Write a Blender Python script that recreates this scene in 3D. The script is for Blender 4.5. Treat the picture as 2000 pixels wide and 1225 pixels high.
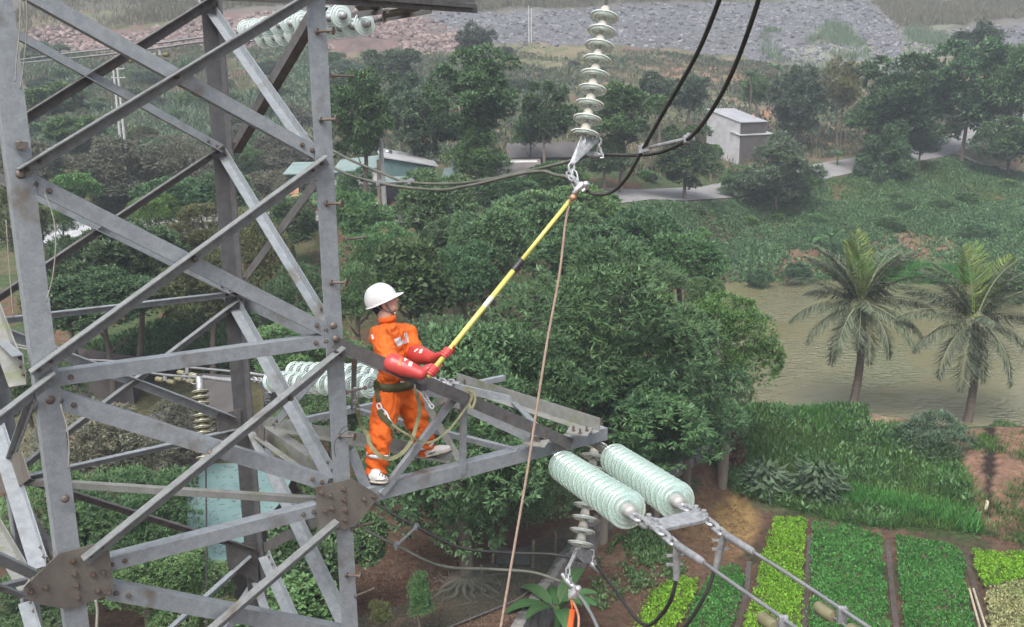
import bpy, math, random
import numpy as np
from mathutils import Vector, Matrix
for o in list(bpy.data.objects): bpy.data.objects.remove(o)
SC = bpy.context.scene
COL = SC.collection
V = lambda *a: np.array(a, dtype=float)

# ------------------------------------------------------------------ camera
FPX, PITCH, ROLL = 1827.0, 0.21811, -0.0124
CAM = V(0, 0, 20.0)
_cp, _sp = math.cos(PITCH), math.sin(PITCH)
_R0, _U0, FW = V(1, 0, 0), V(0, _sp, _cp), V(0, _cp, -_sp)
RT = math.cos(ROLL) * _R0 + math.sin(ROLL) * _U0
UP = math.cos(ROLL) * _U0 - math.sin(ROLL) * _R0
cd = bpy.data.cameras.new('camera')
cam = bpy.data.objects.new('camera', cd)
COL.objects.link(cam)
cd.sensor_width = 36.0
cd.lens = FPX / 2000.0 * 36.0
cd.clip_start = 0.1
cd.clip_end = 3000
m = Matrix([[RT[i], UP[i], -FW[i], CAM[i]] for i in range(3)] + [[0, 0, 0, 1]])
cam.matrix_world = m
SC.camera = cam

# ------------------------------------------------------------------ light
SUN_EL, SUN_AZ = math.radians(58), math.radians(200)
w = bpy.data.worlds.new('World')
SC.world = w
w.use_nodes = True
nt = w.node_tree
nt.nodes.clear()
sky = nt.nodes.new('ShaderNodeTexSky')
sky.sky_type = 'NISHITA'
sky.sun_disc = False
sky.sun_elevation = SUN_EL
sky.sun_rotation = SUN_AZ
sky.air_density = 1.0
sky.dust_density = 6.0
sky.ozone_density = 2.0
# an overcast sky: the same Nishita light with most of its blue taken out
hsv = nt.nodes.new('ShaderNodeHueSaturation')
hsv.inputs['Saturation'].default_value = 0.42
bg = nt.nodes.new('ShaderNodeBackground')
bg.inputs[1].default_value = 0.15
out = nt.nodes.new('ShaderNodeOutputWorld')
nt.links.new(sky.outputs[0], hsv.inputs['Color'])
nt.links.new(hsv.outputs[0], bg.inputs[0])
nt.links.new(bg.outputs[0], out.inputs[0])
sd = bpy.data.lights.new('sun', 'SUN')
sd.energy = 1.5
sd.angle = math.radians(25)
sd.color = (1.0, 0.97, 0.93)
so = bpy.data.objects.new('sun', sd)
COL.objects.link(so)
so.rotation_euler = Vector((math.sin(SUN_AZ) * math.cos(SUN_EL), math.cos(SUN_AZ) * math.cos(SUN_EL), math.sin(SUN_EL))).to_track_quat('Z', 'Y').to_euler()
SC.view_settings.view_transform = 'Standard'
SC.view_settings.look = 'None'
SC.view_settings.exposure = 0.85
SC.view_settings.gamma = 1.0
SC.render.engine = 'CYCLES'
SC.cycles.max_bounces = 7
SC.cycles.diffuse_bounces = 3
SC.cycles.glossy_bounces = 3
SC.cycles.transmission_bounces = 6
SC.cycles.transparent_max_bounces = 12
SC.cycles.volume_bounces = 0
SC.cycles.use_denoising = True

# ------------------------------------------------------------------ helpers
def P(px, py, d):
    """point seen at photo pixel (px,py) at depth d metres along the view axis"""
    return CAM + RT * ((px - 1000) / FPX * d) - UP * ((py - 612.5) / FPX * d) + FW * d
def ray(px, py):
    return RT * ((px - 1000) / FPX) - UP * ((py - 612.5) / FPX) + FW
def onplane(px, py, p0, n):
    r = ray(px, py)
    return CAM + r * (np.dot(np.asarray(p0) - CAM, n) / np.dot(r, n))
def onz(px, py, z):
    return onplane(px, py, V(0, 0, z), V(0, 0, 1))
def proj(p):
    q = np.asarray(p) - CAM
    d = q @ FW
    return 1000 + FPX * (q @ RT) / d, 612.5 - FPX * (q @ UP) / d, d
def nrm(v):
    v = np.asarray(v, dtype=float)
    return v / (np.linalg.norm(v) + 1e-12)
def cross(a, b): return np.cross(a, b)

class MB:
    def __init__(s):
        s.v, s.f, s.m, s.n = [], [], [], 0
    def add(s, verts, faces, mat=0):
        verts = np.asarray(verts, dtype=float).reshape(-1, 3)
        s.v.append(verts)
        for f in faces: s.f.append(tuple(i + s.n for i in f))
        s.m += [mat] * len(faces)
        s.n += len(verts)
    def box(s, c, ax, ay, az, mat=0):
        """box with centre c and half-axis vectors"""
        c, ax, ay, az = map(np.asarray, (c, ax, ay, az))
        vs = [c + i * ax + j * ay + k * az for k in (-1, 1) for j in (-1, 1) for i in (-1, 1)]
        fs = [(0, 2, 3, 1), (4, 5, 7, 6), (0, 1, 5, 4), (2, 6, 7, 3), (0, 4, 6, 2), (1, 3, 7, 5)]
        if np.dot(np.cross(ax, ay), az) < 0: fs = [f[::-1] for f in fs]
        s.add(vs, fs, mat)
    def bar(s, p0, p1, w, h=None, upv=(0, 0, 1), mat=0):
        p0, p1 = np.asarray(p0, float), np.asarray(p1, float)
        h = w if h is None else h
        d = nrm(p1 - p0)
        u = np.asarray(upv, float)
        if abs(np.dot(u, d)) > .95: u = V(1, 0, 0)
        sx = nrm(np.cross(d, u)); uu = np.cross(sx, d)
        s.box((p0 + p1) / 2, (p1 - p0) / 2, sx * w / 2, uu * h / 2, mat)
    def prism(s, prof, p0, p1, u, n, mat=0):
        """extrude a 2-D profile [(a,b)] (a along u, b along n) from p0 to p1"""
        p0, p1 = np.asarray(p0, float), np.asarray(p1, float)
        k = len(prof)
        vs = [p0 + a * u + b * n for a, b in prof] + [p1 + a * u + b * n for a, b in prof]
        fs = [(i, (i + 1) % k, k + (i + 1) % k, k + i) for i in range(k)]
        fs += [tuple(range(k))[::-1], tuple(range(k, 2 * k))]
        s.add(vs, fs, mat)
    def plate(s, pts, n, t, mat=0):
        """a flat polygon with thickness t along n"""
        pts = [np.asarray(p, float) for p in pts]
        k = len(pts); n = nrm(n)
        vs = pts + [p + n * t for p in pts]
        fs = [tuple(range(k))[::-1], tuple(range(k, 2 * k))] + [(i, (i + 1) % k, k + (i + 1) % k, k + i) for i in range(k)]
        s.add(vs, fs, mat)
    def tube(s, pts, r, seg=8, mat=0, cap=True):
        pts = np.asarray(pts, float); k = len(pts)
        rs = np.broadcast_to(np.asarray(r, float), (k,))
        tan = np.gradient(pts, axis=0)
        tan /= np.linalg.norm(tan, axis=1)[:, None] + 1e-12
        a = V(0, 0, 1) if abs(tan[0][2]) < .9 else V(1, 0, 0)
        nn = nrm(np.cross(tan[0], a))
        vs = []
        for i in range(k):
            nn = nrm(nn - tan[i] * np.dot(nn, tan[i])); b = np.cross(tan[i], nn)
            for j in range(seg):
                t = 2 * math.pi * j / seg
                vs.append(pts[i] + rs[i] * (math.cos(t) * nn + math.sin(t) * b))
        fs = [(i * seg + j, i * seg + (j + 1) % seg, (i + 1) * seg + (j + 1) % seg, (i + 1) * seg + j) for i in range(k - 1) for j in range(seg)]
        if cap: fs += [tuple(range(seg))[::-1], tuple((k - 1) * seg + j for j in range(seg))]
        s.add(vs, fs, mat)
    def lathe(s, prof, c, axis, seg=24, mat=0):
        """prof [(r,h)] turned round axis through c"""
        axis = nrm(axis); a = V(0, 0, 1) if abs(axis[2]) < .9 else V(1, 0, 0)
        u = nrm(np.cross(axis, a)); v = np.cross(axis, u); k = len(prof)
        vs = [np.asarray(c) + axis * h + r * (math.cos(2 * math.pi * j / seg) * u + math.sin(2 * math.pi * j / seg) * v) for r, h in prof for j in range(seg)]
        fs = [(i * seg + j, i * seg + (j + 1) % seg, (i + 1) * seg + (j + 1) % seg, (i + 1) * seg + j) for i in range(k - 1) for j in range(seg)]
        s.add(vs, fs, mat)
    def sphere(s, c, r, seg=16, rings=10, mat=0, rot=None):
        r = np.broadcast_to(np.asarray(r, float), (3,))
        vs, fs = [], []
        for i in range(rings + 1):
            t = math.pi * i / rings
            for j in range(seg):
                q = 2 * math.pi * j / seg
                vs.append(V(math.sin(t) * math.cos(q), math.sin(t) * math.sin(q), math.cos(t)) * r)
        vs = np.array(vs)
        if rot is not None: vs = vs @ np.asarray(rot).T
        vs = vs + np.asarray(c)
        for i in range(rings):
            for j in range(seg): fs.append((i * seg + j, (i + 1) * seg + j, (i + 1) * seg + (j + 1) % seg, i * seg + (j + 1) % seg))
        s.add(vs, fs, mat)
    def mesh(s, name):
        me = bpy.data.meshes.new(name)
        vs = np.concatenate(s.v) if s.v else np.zeros((0, 3))
        me.from_pydata(vs.tolist(), [], s.f)
        me.update()
        return me

def obj(name, mb, mats, parent=None, smooth=False, origin=None):
    me = mb.mesh(name) if isinstance(mb, MB) else mb
    mats = mats if isinstance(mats, (list, tuple)) else [mats]
    for x in mats: me.materials.append(x)
    if isinstance(mb, MB) and len(mats) > 1: me.polygons.foreach_set('material_index', np.array(mb.m, dtype=np.int32))
    if smooth: me.polygons.foreach_set('use_smooth', np.ones(len(me.polygons), dtype=bool))
    o = bpy.data.objects.new(name, me)
    COL.objects.link(o)
    if origin is not None:
        me.transform(Matrix.Translation(Vector(-np.asarray(origin))))
        o.location = origin
    if parent is not None:
        o.parent = parent
        o.matrix_parent_inverse = Matrix.Translation(-Vector(parent.location)) if parent.rotation_euler.z == 0 and tuple(parent.scale) == (1, 1, 1) else Matrix()
    return o
def thing(name, label, cat, loc=(0, 0, 0), group=None):
    o = bpy.data.objects.new(name, None)
    COL.objects.link(o)
    o.location = loc
    o.empty_display_size = .2
    o['label'] = label; o['category'] = cat
    if group: o['group'] = group
    return o
def tag(o, label, cat, group=None):
    o['label'] = label; o['category'] = cat
    if group: o['group'] = group
    return o
def auto_smooth(o, deg=35):
    me = o.data
    me.polygons.foreach_set('use_smooth', np.ones(len(me.polygons), dtype=bool))
    me.set_sharp_from_angle(angle=math.radians(deg))

# ------------------------------------------------------------------ materials
def mat(name, base, rough=.6, metal=0., var=None, scale=8., bump=0., bscale=60., spec=.5, coat=0., trans=0., rnd=0., stain=None, stretch=None, island=0., hue=0.):
    """principled; base mixed with var by object noise, with optional bump, stain = (colour, scale, threshold)"""
    m = bpy.data.materials.new(name)
    m.use_nodes = True
    nt = m.node_tree; N = nt.nodes; L = nt.links
    b = N['Principled BSDF']
    b.inputs['Roughness'].default_value = rough
    b.inputs['Metallic'].default_value = metal
    b.inputs['Specular IOR Level'].default_value = spec
    b.inputs['Coat Weight'].default_value = coat
    b.inputs['Transmission Weight'].default_value = trans
    tc = N.new('ShaderNodeTexCoord')
    src = tc.outputs['Object']
    if stretch:
        mp = N.new('ShaderNodeMapping'); mp.inputs['Scale'].default_value = stretch
        L.new(src, mp.inputs[0]); src = mp.outputs[0]
    col = None
    def rgb(c):
        n = N.new('ShaderNodeRGB'); n.outputs[0].default_value = (*c, 1); return n.outputs[0]
    col = rgb(base)
    if var is not None:
        nz = N.new('ShaderNodeTexNoise'); nz.inputs['Scale'].default_value = scale; nz.inputs['Detail'].default_value = 5
        L.new(src, nz.inputs[0])
        mr = N.new('ShaderNodeMapRange'); mr.inputs[1].default_value = .35; mr.inputs[2].default_value = .65
        L.new(nz.outputs[0], mr.inputs[0])
        mx = N.new('ShaderNodeMix'); mx.data_type = 'RGBA'
        L.new(mr.outputs[0], mx.inputs['Factor']); L.new(col, mx.inputs[6]); L.new(rgb(var), mx.inputs[7])
        col = mx.outputs[2]
    if stain is not None:
        nz = N.new('ShaderNodeTexNoise'); nz.inputs['Scale'].default_value = stain[1]; nz.inputs['Detail'].default_value = 6
        L.new(src, nz.inputs[0])
        mr = N.new('ShaderNodeMapRange'); mr.inputs[1].default_value = stain[2]; mr.inputs[2].default_value = stain[2] + .13
        L.new(nz.outputs[0], mr.inputs[0])
        mx = N.new('ShaderNodeMix'); mx.data_type = 'RGBA'
        L.new(mr.outputs[0], mx.inputs['Factor']); L.new(col, mx.inputs[6]); L.new(rgb(stain[0]), mx.inputs[7])
        col = mx.outputs[2]
    if rnd or island or hue:
        hs = N.new('ShaderNodeHueSaturation')
        L.new(col, hs.inputs['Color'])
        val = None
        if rnd:
            oi = N.new('ShaderNodeObjectInfo')
            mr = N.new('ShaderNodeMapRange'); mr.inputs[3].default_value = 1 - rnd; mr.inputs[4].default_value = 1 + rnd
            L.new(oi.outputs['Random'], mr.inputs[0]); val = mr.outputs[0]
            if hue:
                mh = N.new('ShaderNodeMapRange'); mh.inputs[3].default_value = .5 - hue; mh.inputs[4].default_value = .5 + hue
                ml = N.new('ShaderNodeMath'); ml.operation = 'MULTIPLY'; ml.inputs[1].default_value = 7.31
                fr = N.new('ShaderNodeMath'); fr.operation = 'FRACT'
                L.new(oi.outputs['Random'], ml.inputs[0]); L.new(ml.outputs[0], fr.inputs[0]); L.new(fr.outputs[0], mh.inputs[0])
                L.new(mh.outputs[0], hs.inputs['Hue'])
        if island:
            ge = N.new('ShaderNodeNewGeometry')
            mr = N.new('ShaderNodeMapRange'); mr.inputs[3].default_value = 1 - island; mr.inputs[4].default_value = 1 + island
            L.new(ge.outputs['Random Per Island'], mr.inputs[0])
            if val is None: val = mr.outputs[0]
            else:
                mu = N.new('ShaderNodeMath'); mu.operation = 'MULTIPLY'
                L.new(val, mu.inputs[0]); L.new(mr.outputs[0], mu.inputs[1]); val = mu.outputs[0]
        if val is not None: L.new(val, hs.inputs['Value'])
        col = hs.outputs[0]
    L.new(col, b.inputs['Base Color'])
    if bump:
        nz = N.new('ShaderNodeTexNoise'); nz.inputs['Scale'].default_value = bscale; nz.inputs['Detail'].default_value = 4
        L.new(src, nz.inputs[0])
        bp = N.new('ShaderNodeBump'); bp.inputs['Strength'].default_value = bump; bp.inputs['Distance'].default_value = .02
        L.new(nz.outputs[0], bp.inputs['Height']); L.new(bp.outputs[0], b.inputs['Normal'])
    return m

GALV = mat('galvanised_steel', (.315, .342, .362), .50, .28, (.255, .28, .30), 16, .08, 90, stain=((.18, .165, .145), 3.4, .59), rnd=.08)
def spangle(m, amt=.22, sc=55):
    # zinc spangle: small crystal patches of slightly different grey, plus fine rust-brown runs
    N = m.node_tree.nodes; L = m.node_tree.links; b = N['Principled BSDF']; src = b.inputs['Base Color'].links[0].from_socket
    tc = N.new('ShaderNodeTexCoord'); vo = N.new('ShaderNodeTexVoronoi'); vo.inputs['Scale'].default_value = sc; L.new(tc.outputs['Object'], vo.inputs['Vector'])
    mr = N.new('ShaderNodeMapRange'); mr.inputs[3].default_value = 1 - amt; mr.inputs[4].default_value = 1 + amt; L.new(vo.outputs['Color'], mr.inputs[0])
    hs = N.new('ShaderNodeHueSaturation'); L.new(mr.outputs[0], hs.inputs['Value']); L.new(src, hs.inputs['Color']); L.new(hs.outputs[0], b.inputs['Base Color'])
spangle(GALV, .09, 80)
GALV_OLD_SHADED = mat('weathered_shaded_steel', (.155, .15, .148), .65, .25, (.115, .11, .108), 14, .12, 70, stain=((.11, .08, .055), 4.5, .62), rnd=.10)  # brown-stained steel, darkened to paint in the shade of undersides and back members
spangle(GALV_OLD_SHADED, .10)
GALV_SHADED = mat('shaded_grey_steel', (.24, .25, .25), .60, .25, (.19, .20, .20), 16, .10, 80, stain=((.14, .12, .10), 3.6, .62), rnd=.08)  # darker copy of the steel: shade on the rising diagonals' faces, as colour
spangle(GALV_SHADED, .10)
GALV_MOSS = mat('mossy_steel', (.27, .275, .265), .7, .2, (.21, .215, .195), 9, .12, 70, stain=((.175, .195, .11), 3.5, .56))
spangle(GALV_MOSS, .08)
PLATE = mat('rusty_plate', (.135, .12, .108), .7, .25, (.18, .165, .14), 5, .2, 60, stain=((.13, .085, .055), 4.5, .60))
BOLT = mat('rusty_bolt', (.17, .145, .13), .6, .3, (.12, .085, .065), 20)
HARD = mat('dull_fitting_metal', (.42, .43, .44), .5, .5, (.28, .29, .30), 22, .1, 60)
# ================================================================== TOWER
TH = 0.641116962
A_ = V(math.cos(TH), math.sin(TH), 0)
B_ = V(-math.sin(TH), math.cos(TH), 0)
S_ = 1.25
TC = V(-2.34990452 * S_, 6.02897488 * S_, 0)
H_ = 0.9 * S_
ZC, ZA, ZB = 20 - .3044 * S_, 20 - 1.3835 * S_, 20 - 2.5485 * S_
LEG = {1: TC + H_ * (-A_ - B_), 2: TC + H_ * (A_ - B_), 3: TC + H_ * (A_ + B_), 4: TC + H_ * (-A_ + B_)}
FACE = {'F': (LEG[1], -B_), 'R': (LEG[2], A_), 'B': (LEG[3], B_), 'L': (LEG[4], -A_)}
tower = thing('lattice_tower', 'galvanised steel lattice power line tower with bolted crossarm, filling the left of the view', 'tower', (TC[0], TC[1], 2.0))
LW = .148
LEGD = mat('shaded_leg_steel', (.105, .105, .11), .7, .2, (.14, .14, .145), 12, .1, 70, rnd=0)  # rear leg only: shade of its inner side is put into the colour
def leg_mesh(c, da, db, z0, z1, w=LW, t=.014):
    mb = MB()
    prof = [(0, 0), (w, 0), (w, t), (t, t), (t, w), (0, w)]
    mb.prism(prof, V(c[0], c[1], z0), V(c[0], c[1], z1), da, db)
    return mb
for k, (da, db) in {1: (A_, B_), 2: (-A_, B_), 3: (-A_, -B_), 4: (A_, -B_)}.items():
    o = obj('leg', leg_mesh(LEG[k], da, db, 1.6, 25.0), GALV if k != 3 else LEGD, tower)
def lmember(mb, p0, p1, n, w, flange='in', edge='top', t=.008, off=0., wb=None):
    """L-section: flange A in the plane with outward normal n, flange B at the upper/lower edge pointing in or out"""
    p0, p1 = np.asarray(p0, float), np.asarray(p1, float)
    d = nrm(p1 - p0); u = nrm(np.cross(n, d))
    if u[2] < 0: u = -u
    if edge == 'bottom': u = -u
    wb = w if wb is None else wb
    s = -1 if flange == 'in' else 1
    o = off
    prof = [(w / 2, o), (w / 2, o + s * wb), (w / 2 - t, o + s * wb), (w / 2 - t, o + s * t), (-w / 2, o + s * t), (-w / 2, o)]
    mb.prism(prof, p0, p1, u, n)
def pxw(w, p):  # pixel width to metres at point p
    return w / FPX * (np.dot(np.asarray(p) - CAM, FW))
_bi = [0]
def brace(face, a, b, wpx, flange='in', edge='top', m=None, off=None, ext=0., name='brace', bolts=True):
    p0, n = FACE[face]
    q0, q1 = onplane(a[0], a[1], p0, n), onplane(b[0], b[1], p0, n)
    _bi[0] += 1
    if off is None: off = (.010 if flange == 'out' else -.018) - .0013 * (_bi[0] % 7)
    if flange == 'out': off = abs(off)
    wm = pxw(wpx, (q0 + q1) / 2)
    mb = MB(); lmember(mb, q0, q1, n, wm, flange, edge, off=off)
    o = obj(name, mb, m or GALV, tower)
    d = nrm(q1 - q0); L_ = np.linalg.norm(q1 - q0)
    for s in (.05, .14, L_ - .14, L_ - .05):
        c = q0 + d * s + n * ((off if flange == 'out' else off) + .001)
        if not (-60 < proj(c)[0] < 1300 and -40 < proj(c)[1] < 1260): continue
        bm = MB(); bm.lathe([(0, -.002), (.021, -.002), (.021, .003), (.016, .003), (.016, .015), (.009, .015), (.008, .024), (0, .024)], c, n if face in 'FL' else -n, 6); obj('bolt_head', bm, BOLT, o)
    return o
# --- front face
brace('F', (38, 339), (640, -27), 22, 'out', m=GALV_SHADED, off=.016)
brace('F', (-10, -53), (622, 300), 27, 'in', 'bottom', off=-.016)
brace('F', (55, 352), (648, 650), 29, 'in', 'bottom', off=-.016)
brace('F', (62, 731), (636, 312), 23, 'out', m=GALV_SHADED, off=.016)
brace('F', (95, 744), (650, 666), 27, 'in', off=-.016)
brace('F', (105, 780), (640, 946), 31, 'in', off=-.017)
brace('F', (163, 1092), (668, 682), 23, 'out', m=GALV_SHADED, off=.026)
brace('F', (205, 1108), (625, 998), 27, 'in', off=-.017)
brace('F', (215, 1158), (700, 1248), 30, 'in', off=-.016)
brace('F', (655, 1018), (330, 1296), 22, 'out', m=GALV_SHADED, off=.026)
# --- right face (L2-L3), seen from inside
def rb(a, b, wpx, **k): return brace('R', a, b, wpx, k.pop('flange', 'in'), k.pop('edge', 'top'), **k)
rb((462, 569), (650, 640), 15, off=-.02)
rb((404, -10), (622, 298), 18, edge='bottom', m=GALV, off=-.02)
rb((616, 5), (450, 292), 20, edge='bottom', flange='out', m=GALV_OLD_SHADED, off=.006)
rb((437, 284), (648, 625), 17, edge='bottom', m=GALV, off=-.02)
rb((630, 335), (470, 552), 18, m=GALV_OLD_SHADED, flange='out', off=.006)
rb((460, 572), (660, 925), 21, edge='bottom', off=-.02)
rb((640, 705), (532, 832), 18, flange='out', off=.006)
rb((490, 842), (660, 962), 13, m=GALV_MOSS, off=-.02)
rb((508, 836), (706, 1250), 22, edge='bottom', off=-.02)
rb((500, 1078), (650, 1000), 20, m=GALV_OLD_SHADED, flange='out', off=.006)
rb((530, 1078), (640, 1320), 20, edge='bottom', off=-.034)
# --- back face (L3-L4)
def bb(a, b, wpx, **k): return brace('B', a, b, wpx, k.pop('flange', 'in'), k.pop('edge', 'top'), **k)
bb((418, 0), (-70, 307), 20, m=GALV_OLD_SHADED, off=-.02)
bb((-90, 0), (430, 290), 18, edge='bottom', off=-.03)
bb((432, 290), (-50, 612), 15, m=GALV_OLD_SHADED, off=-.02)
bb((-70, 315), (455, 570), 17, edge='bottom', off=-.03)
bb((-30, 629), (468, 572), 13, off=-.02)
bb((462, 590), (5, 938), 15, m=GALV_SHADED, off=-.03)
bb((-30, 633), (450, 818), 19, off=-.02)
bb((20, 938), (470, 838), 13, off=-.02)
bb((20, 926), (492, 1073), 14, m=GALV_OLD_SHADED, off=-.02)
bb((488, 1085), (200, 1342), 14, off=-.03)
# --- left face (L4-L1)
def lb(a, b, wpx, **k): return brace('L', a, b, wpx, k.pop('flange', 'in'), k.pop('edge', 'top'), **k)
lb((-45, 470), (60, 738), 30, edge='bottom', m=GALV_MOSS, flange='out', off=.02)
lb((-25, 712), (98, 1095), 28, edge='bottom', flange='out', off=.02)
lb((78, 770), (20, 925), 13, flange='out', off=.02)
lb((-30, 960), (72, 1132), 26, edge='bottom', m=GALV_MOSS, flange='out', off=.02)
lb((66, 1165), (98, 1270), 24, edge='bottom', flange='out', off=.02)
lb((-20, 630), (60, 700), 18, flange='out', off=.04)
lb((10, 945), (118, 1135), 14, m=GALV_OLD_SHADED, flange='in', off=-.02)
# --- bays below the picture, down to the ground
zz = [ZB - 1.72, 12.6, 10.2, 7.6, 4.9, 2.0]
for i in range(len(zz) - 1):
    for fk, (ka, kb) in {'F': (1, 2), 'R': (2, 3), 'B': (3, 4), 'L': (4, 1)}.items():
        n = FACE[fk][1]
        for sgn in (0, 1):
            pa = V(LEG[ka][0], LEG[ka][1], zz[i]); pb = V(LEG[kb][0], LEG[kb][1], zz[i + 1])
            if sgn: pa, pb = V(LEG[ka][0], LEG[ka][1], zz[i + 1]), V(LEG[kb][0], LEG[kb][1], zz[i])
            mb = MB(); lmember(mb, pa, pb, n, .09, 'in' if sgn else 'out', off=-.02 if sgn else .006)
            obj('brace', mb, GALV, tower)
# --- horizontal diaphragm
def flat(a, b, z, wpx, m=GALV, z1=None, name='brace', upf=True):
    q0, q1 = onz(a[0], a[1], z), onz(b[0], b[1], z if z1 is None else z1)
    wm = pxw(wpx, (q0 + q1) / 2)
    d = nrm(q1 - q0); side = nrm(np.cross(d, V(0, 0, 1))); up = np.cross(side, d)
    if side[1] > 0: side = -side     # vertical flange faces the viewer
    mb = MB(); t = .008
    mb.prism([(-wm / 2, 0), (wm / 2, 0), (wm / 2, -wm * 1.0), (wm / 2 - t, -wm), (wm / 2 - t, -t), (-wm / 2, -t)], q0, q1, side, up)
    return obj(name, mb, m, tower)
flat((40, 934), (640, 972), ZB - .02, 13, GALV_MOSS)
# --- gusset plates with bolts
def plate(face, pts, off, m=PLATE, t=.010, bolts=(), br=.019, name='gusset_plate'):
    p0, n = FACE[face]
    q = [onplane(x, y, p0 + n * off, n) for x, y in pts]
    mb = MB()
    e1 = q[1] - q[0]; e2 = q[2] - q[1]
    if np.dot(np.cross(e1, e2), n) < 0: q = q[::-1]
    mb.plate(q, n, t)
    o = obj(name, mb, m, tower)
    for x, y in bolts:
        bm = MB(); c = onplane(x, y, p0 + n * (off + t), n)
        bm.lathe([(0, .0), (br * 1.25, 0), (br * 1.25, .004), (br, .004), (br, .017), (br * .55, .017), (br * .5, .034), (0, .034)], c, n, 6); obj('bolt_head', bm, BOLT, o)
    return o
plate('F', [(114, 1081), (188, 1061), (213, 1075), (222, 1155), (208, 1163), (133, 1190), (80, 1180), (48, 1168), (45, 1148)], .018,
      bolts=[(142, 1095), (145, 1120), (181, 1121), (200, 1117), (149, 1142), (151, 1166), (190, 1153), (211, 1156), (89, 1147), (60, 1155)])
plate('F', [(616, 952), (686, 934), (738, 966), (741, 968), (692, 1028), (664, 1034), (622, 1037), (618, 990)], .018,
      bolts=[(627, 962), (644, 967), (670, 955), (671, 975), (634, 997), (647, 993), (673, 996), (673, 1015), (710, 974), (729, 969)])
plate('B', [(424, 812), (470, 798), (470, 850), (425, 842)], -.045, GALV_OLD_SHADED, bolts=[(434, 822), (434, 834)])
plate('B', [(440, 1062), (505, 1060), (505, 1140), (446, 1110)], -.045, GALV_OLD_SHADED)
plate('R', [(492, 845), (506, 822), (516, 835), (514, 875), (498, 885)], -.045, GALV_OLD_SHADED)
plate('L', [(-8, 900), (44, 880), (60, 935), (22, 962), (-8, 960)], .03, PLATE, bolts=[(20, 920), (30, 945)])
# --- step bolts on leg 2 and single joint bolts
def step_bolt(px, py, out=.15, r=.010, head=.022, n=None, m=BOLT):
    n = -B_ if n is None else n
    c = onplane(px, py, LEG[2] if px > 400 else LEG[1], -B_)
    mb = MB()
    mb.lathe([(0, 0), (.024, 0), (.024, .014), (r, .014), (r, out), (head, out), (head, out + .010), (0, out + .010)], c, n, 12)
    return obj('step_bolt', mb, m, tower, origin=None)
sb = nrm(-B_ * .55 + A_ * .45 + V(0, 0, .02))
for x, y in ((618, 62), (625, 234), (636, 398), (646, 552), (662, 852), (676, 1123)):
    step_bolt(x, y, .13, n=sb, head=.032)
for x, y in ((648, 148), (674, 468), (686, 1033), (694, 1164), (677, 766)):
    mb = MB(); c = onplane(x, y, LEG[2], -B_)
    mb.lathe([(0, -.01), (.022, -.01), (.022, .004), (.0095, .004), (.0095, .17), (.017, .17), (.017, .182), (0, .182)], c + A_ * .002, nrm(A_ * .9 + B_ * .05 - V(0, 0, .0)), 10)
    obj('step_bolt', mb, BOLT, tower)
for x, y, r in ((40, 340, .026), (651, 636, .026), (655, 661, .024), (92, 748, .024), (98, 781, .026), (38, 283, .024), (345, 147, .02), (380, 505, .02), (127, 974, .024), (411, 885, .02), (567, 118 + 660, .018)):
    c = onplane(x, y, LEG[1] - B_ * .034, -B_); mb = MB()
    mb.lathe([(0, 0), (r * 1.2, 0), (r * 1.2, .006), (r, .006), (r * .95, .024), (r * .6, .026), (0, .027)], c, -B_, 10); obj('joint_bolt', mb, BOLT, tower, True)
mb = MB()
mb.plate([onplane(x, y, LEG[1] + B_ * -.012, -B_) for x, y in ((28, 277), (52, 277), (52, 291), (28, 291))][::-1], -B_, .05)
obj('cleat', mb, PLATE, tower)

# --- lower crossarm
FP = FACE['F'][0]
def onF(px, py, off=0.): return onplane(px, py, FP - B_ * off, -B_)
def armL(q0, q1, n, wpx, flange='in', edge='top', m=GALV, off=0., name='arm_member', wb=None):
    mb = MB(); wm = pxw(wpx, (np.asarray(q0) + q1) / 2)
    lmember(mb, q0, q1, n, wm, flange, edge, off=off, wb=wb)
    return obj(name, mb, m, tower)
L2B = V(LEG[2][0], LEG[2][1], ZB); L3B = V(LEG[3][0], LEG[3][1], ZB)
armL(onF(700, 975), onF(1187, 848), -B_, 27, off=-.004, name='arm_chord', wb=.12)           # bottom front chord
armL(onF(648, 668), onF(1112, 866), -B_, 24, 'out', 'bottom', GALV_OLD_SHADED, off=.030, name='arm_chord', wb=.075)   # top front chord
L3A = V(LEG[3][0], LEG[3][1], ZA - .12)
UBe = onF(1048, 862, -.12)
nb = nrm(np.cross(nrm(UBe - L3A), V(0, 0, 1))); nb = nb if nb[1] < 0 else -nb
armL(L3A, UBe, nb, 19, 'in', 'bottom', GALV, name='arm_chord')                                # upper chord from the back leg
N_ = onz(893, 752, ZB)
flat((486, 838), (985, 733), ZB + .002, 11, GALV, name='arm_chord')                                          # bottom back chord
T_ = onz(1160, 838, ZB)
mb = MB(); ne = nrm(np.cross(T_ - N_, V(0, 0, 1))); ne = ne if ne[1] > 0 else -ne
lmember(mb, onz(893, 753, ZB + .02) + V(0, 0, .08), onz(1172, 845, ZB + .02) + V(0, 0, .08), -ne, .145, 'out', 'bottom', off=0, wb=.11)
obj('arm_end_beam', mb, GALV_MOSS, tower)
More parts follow.
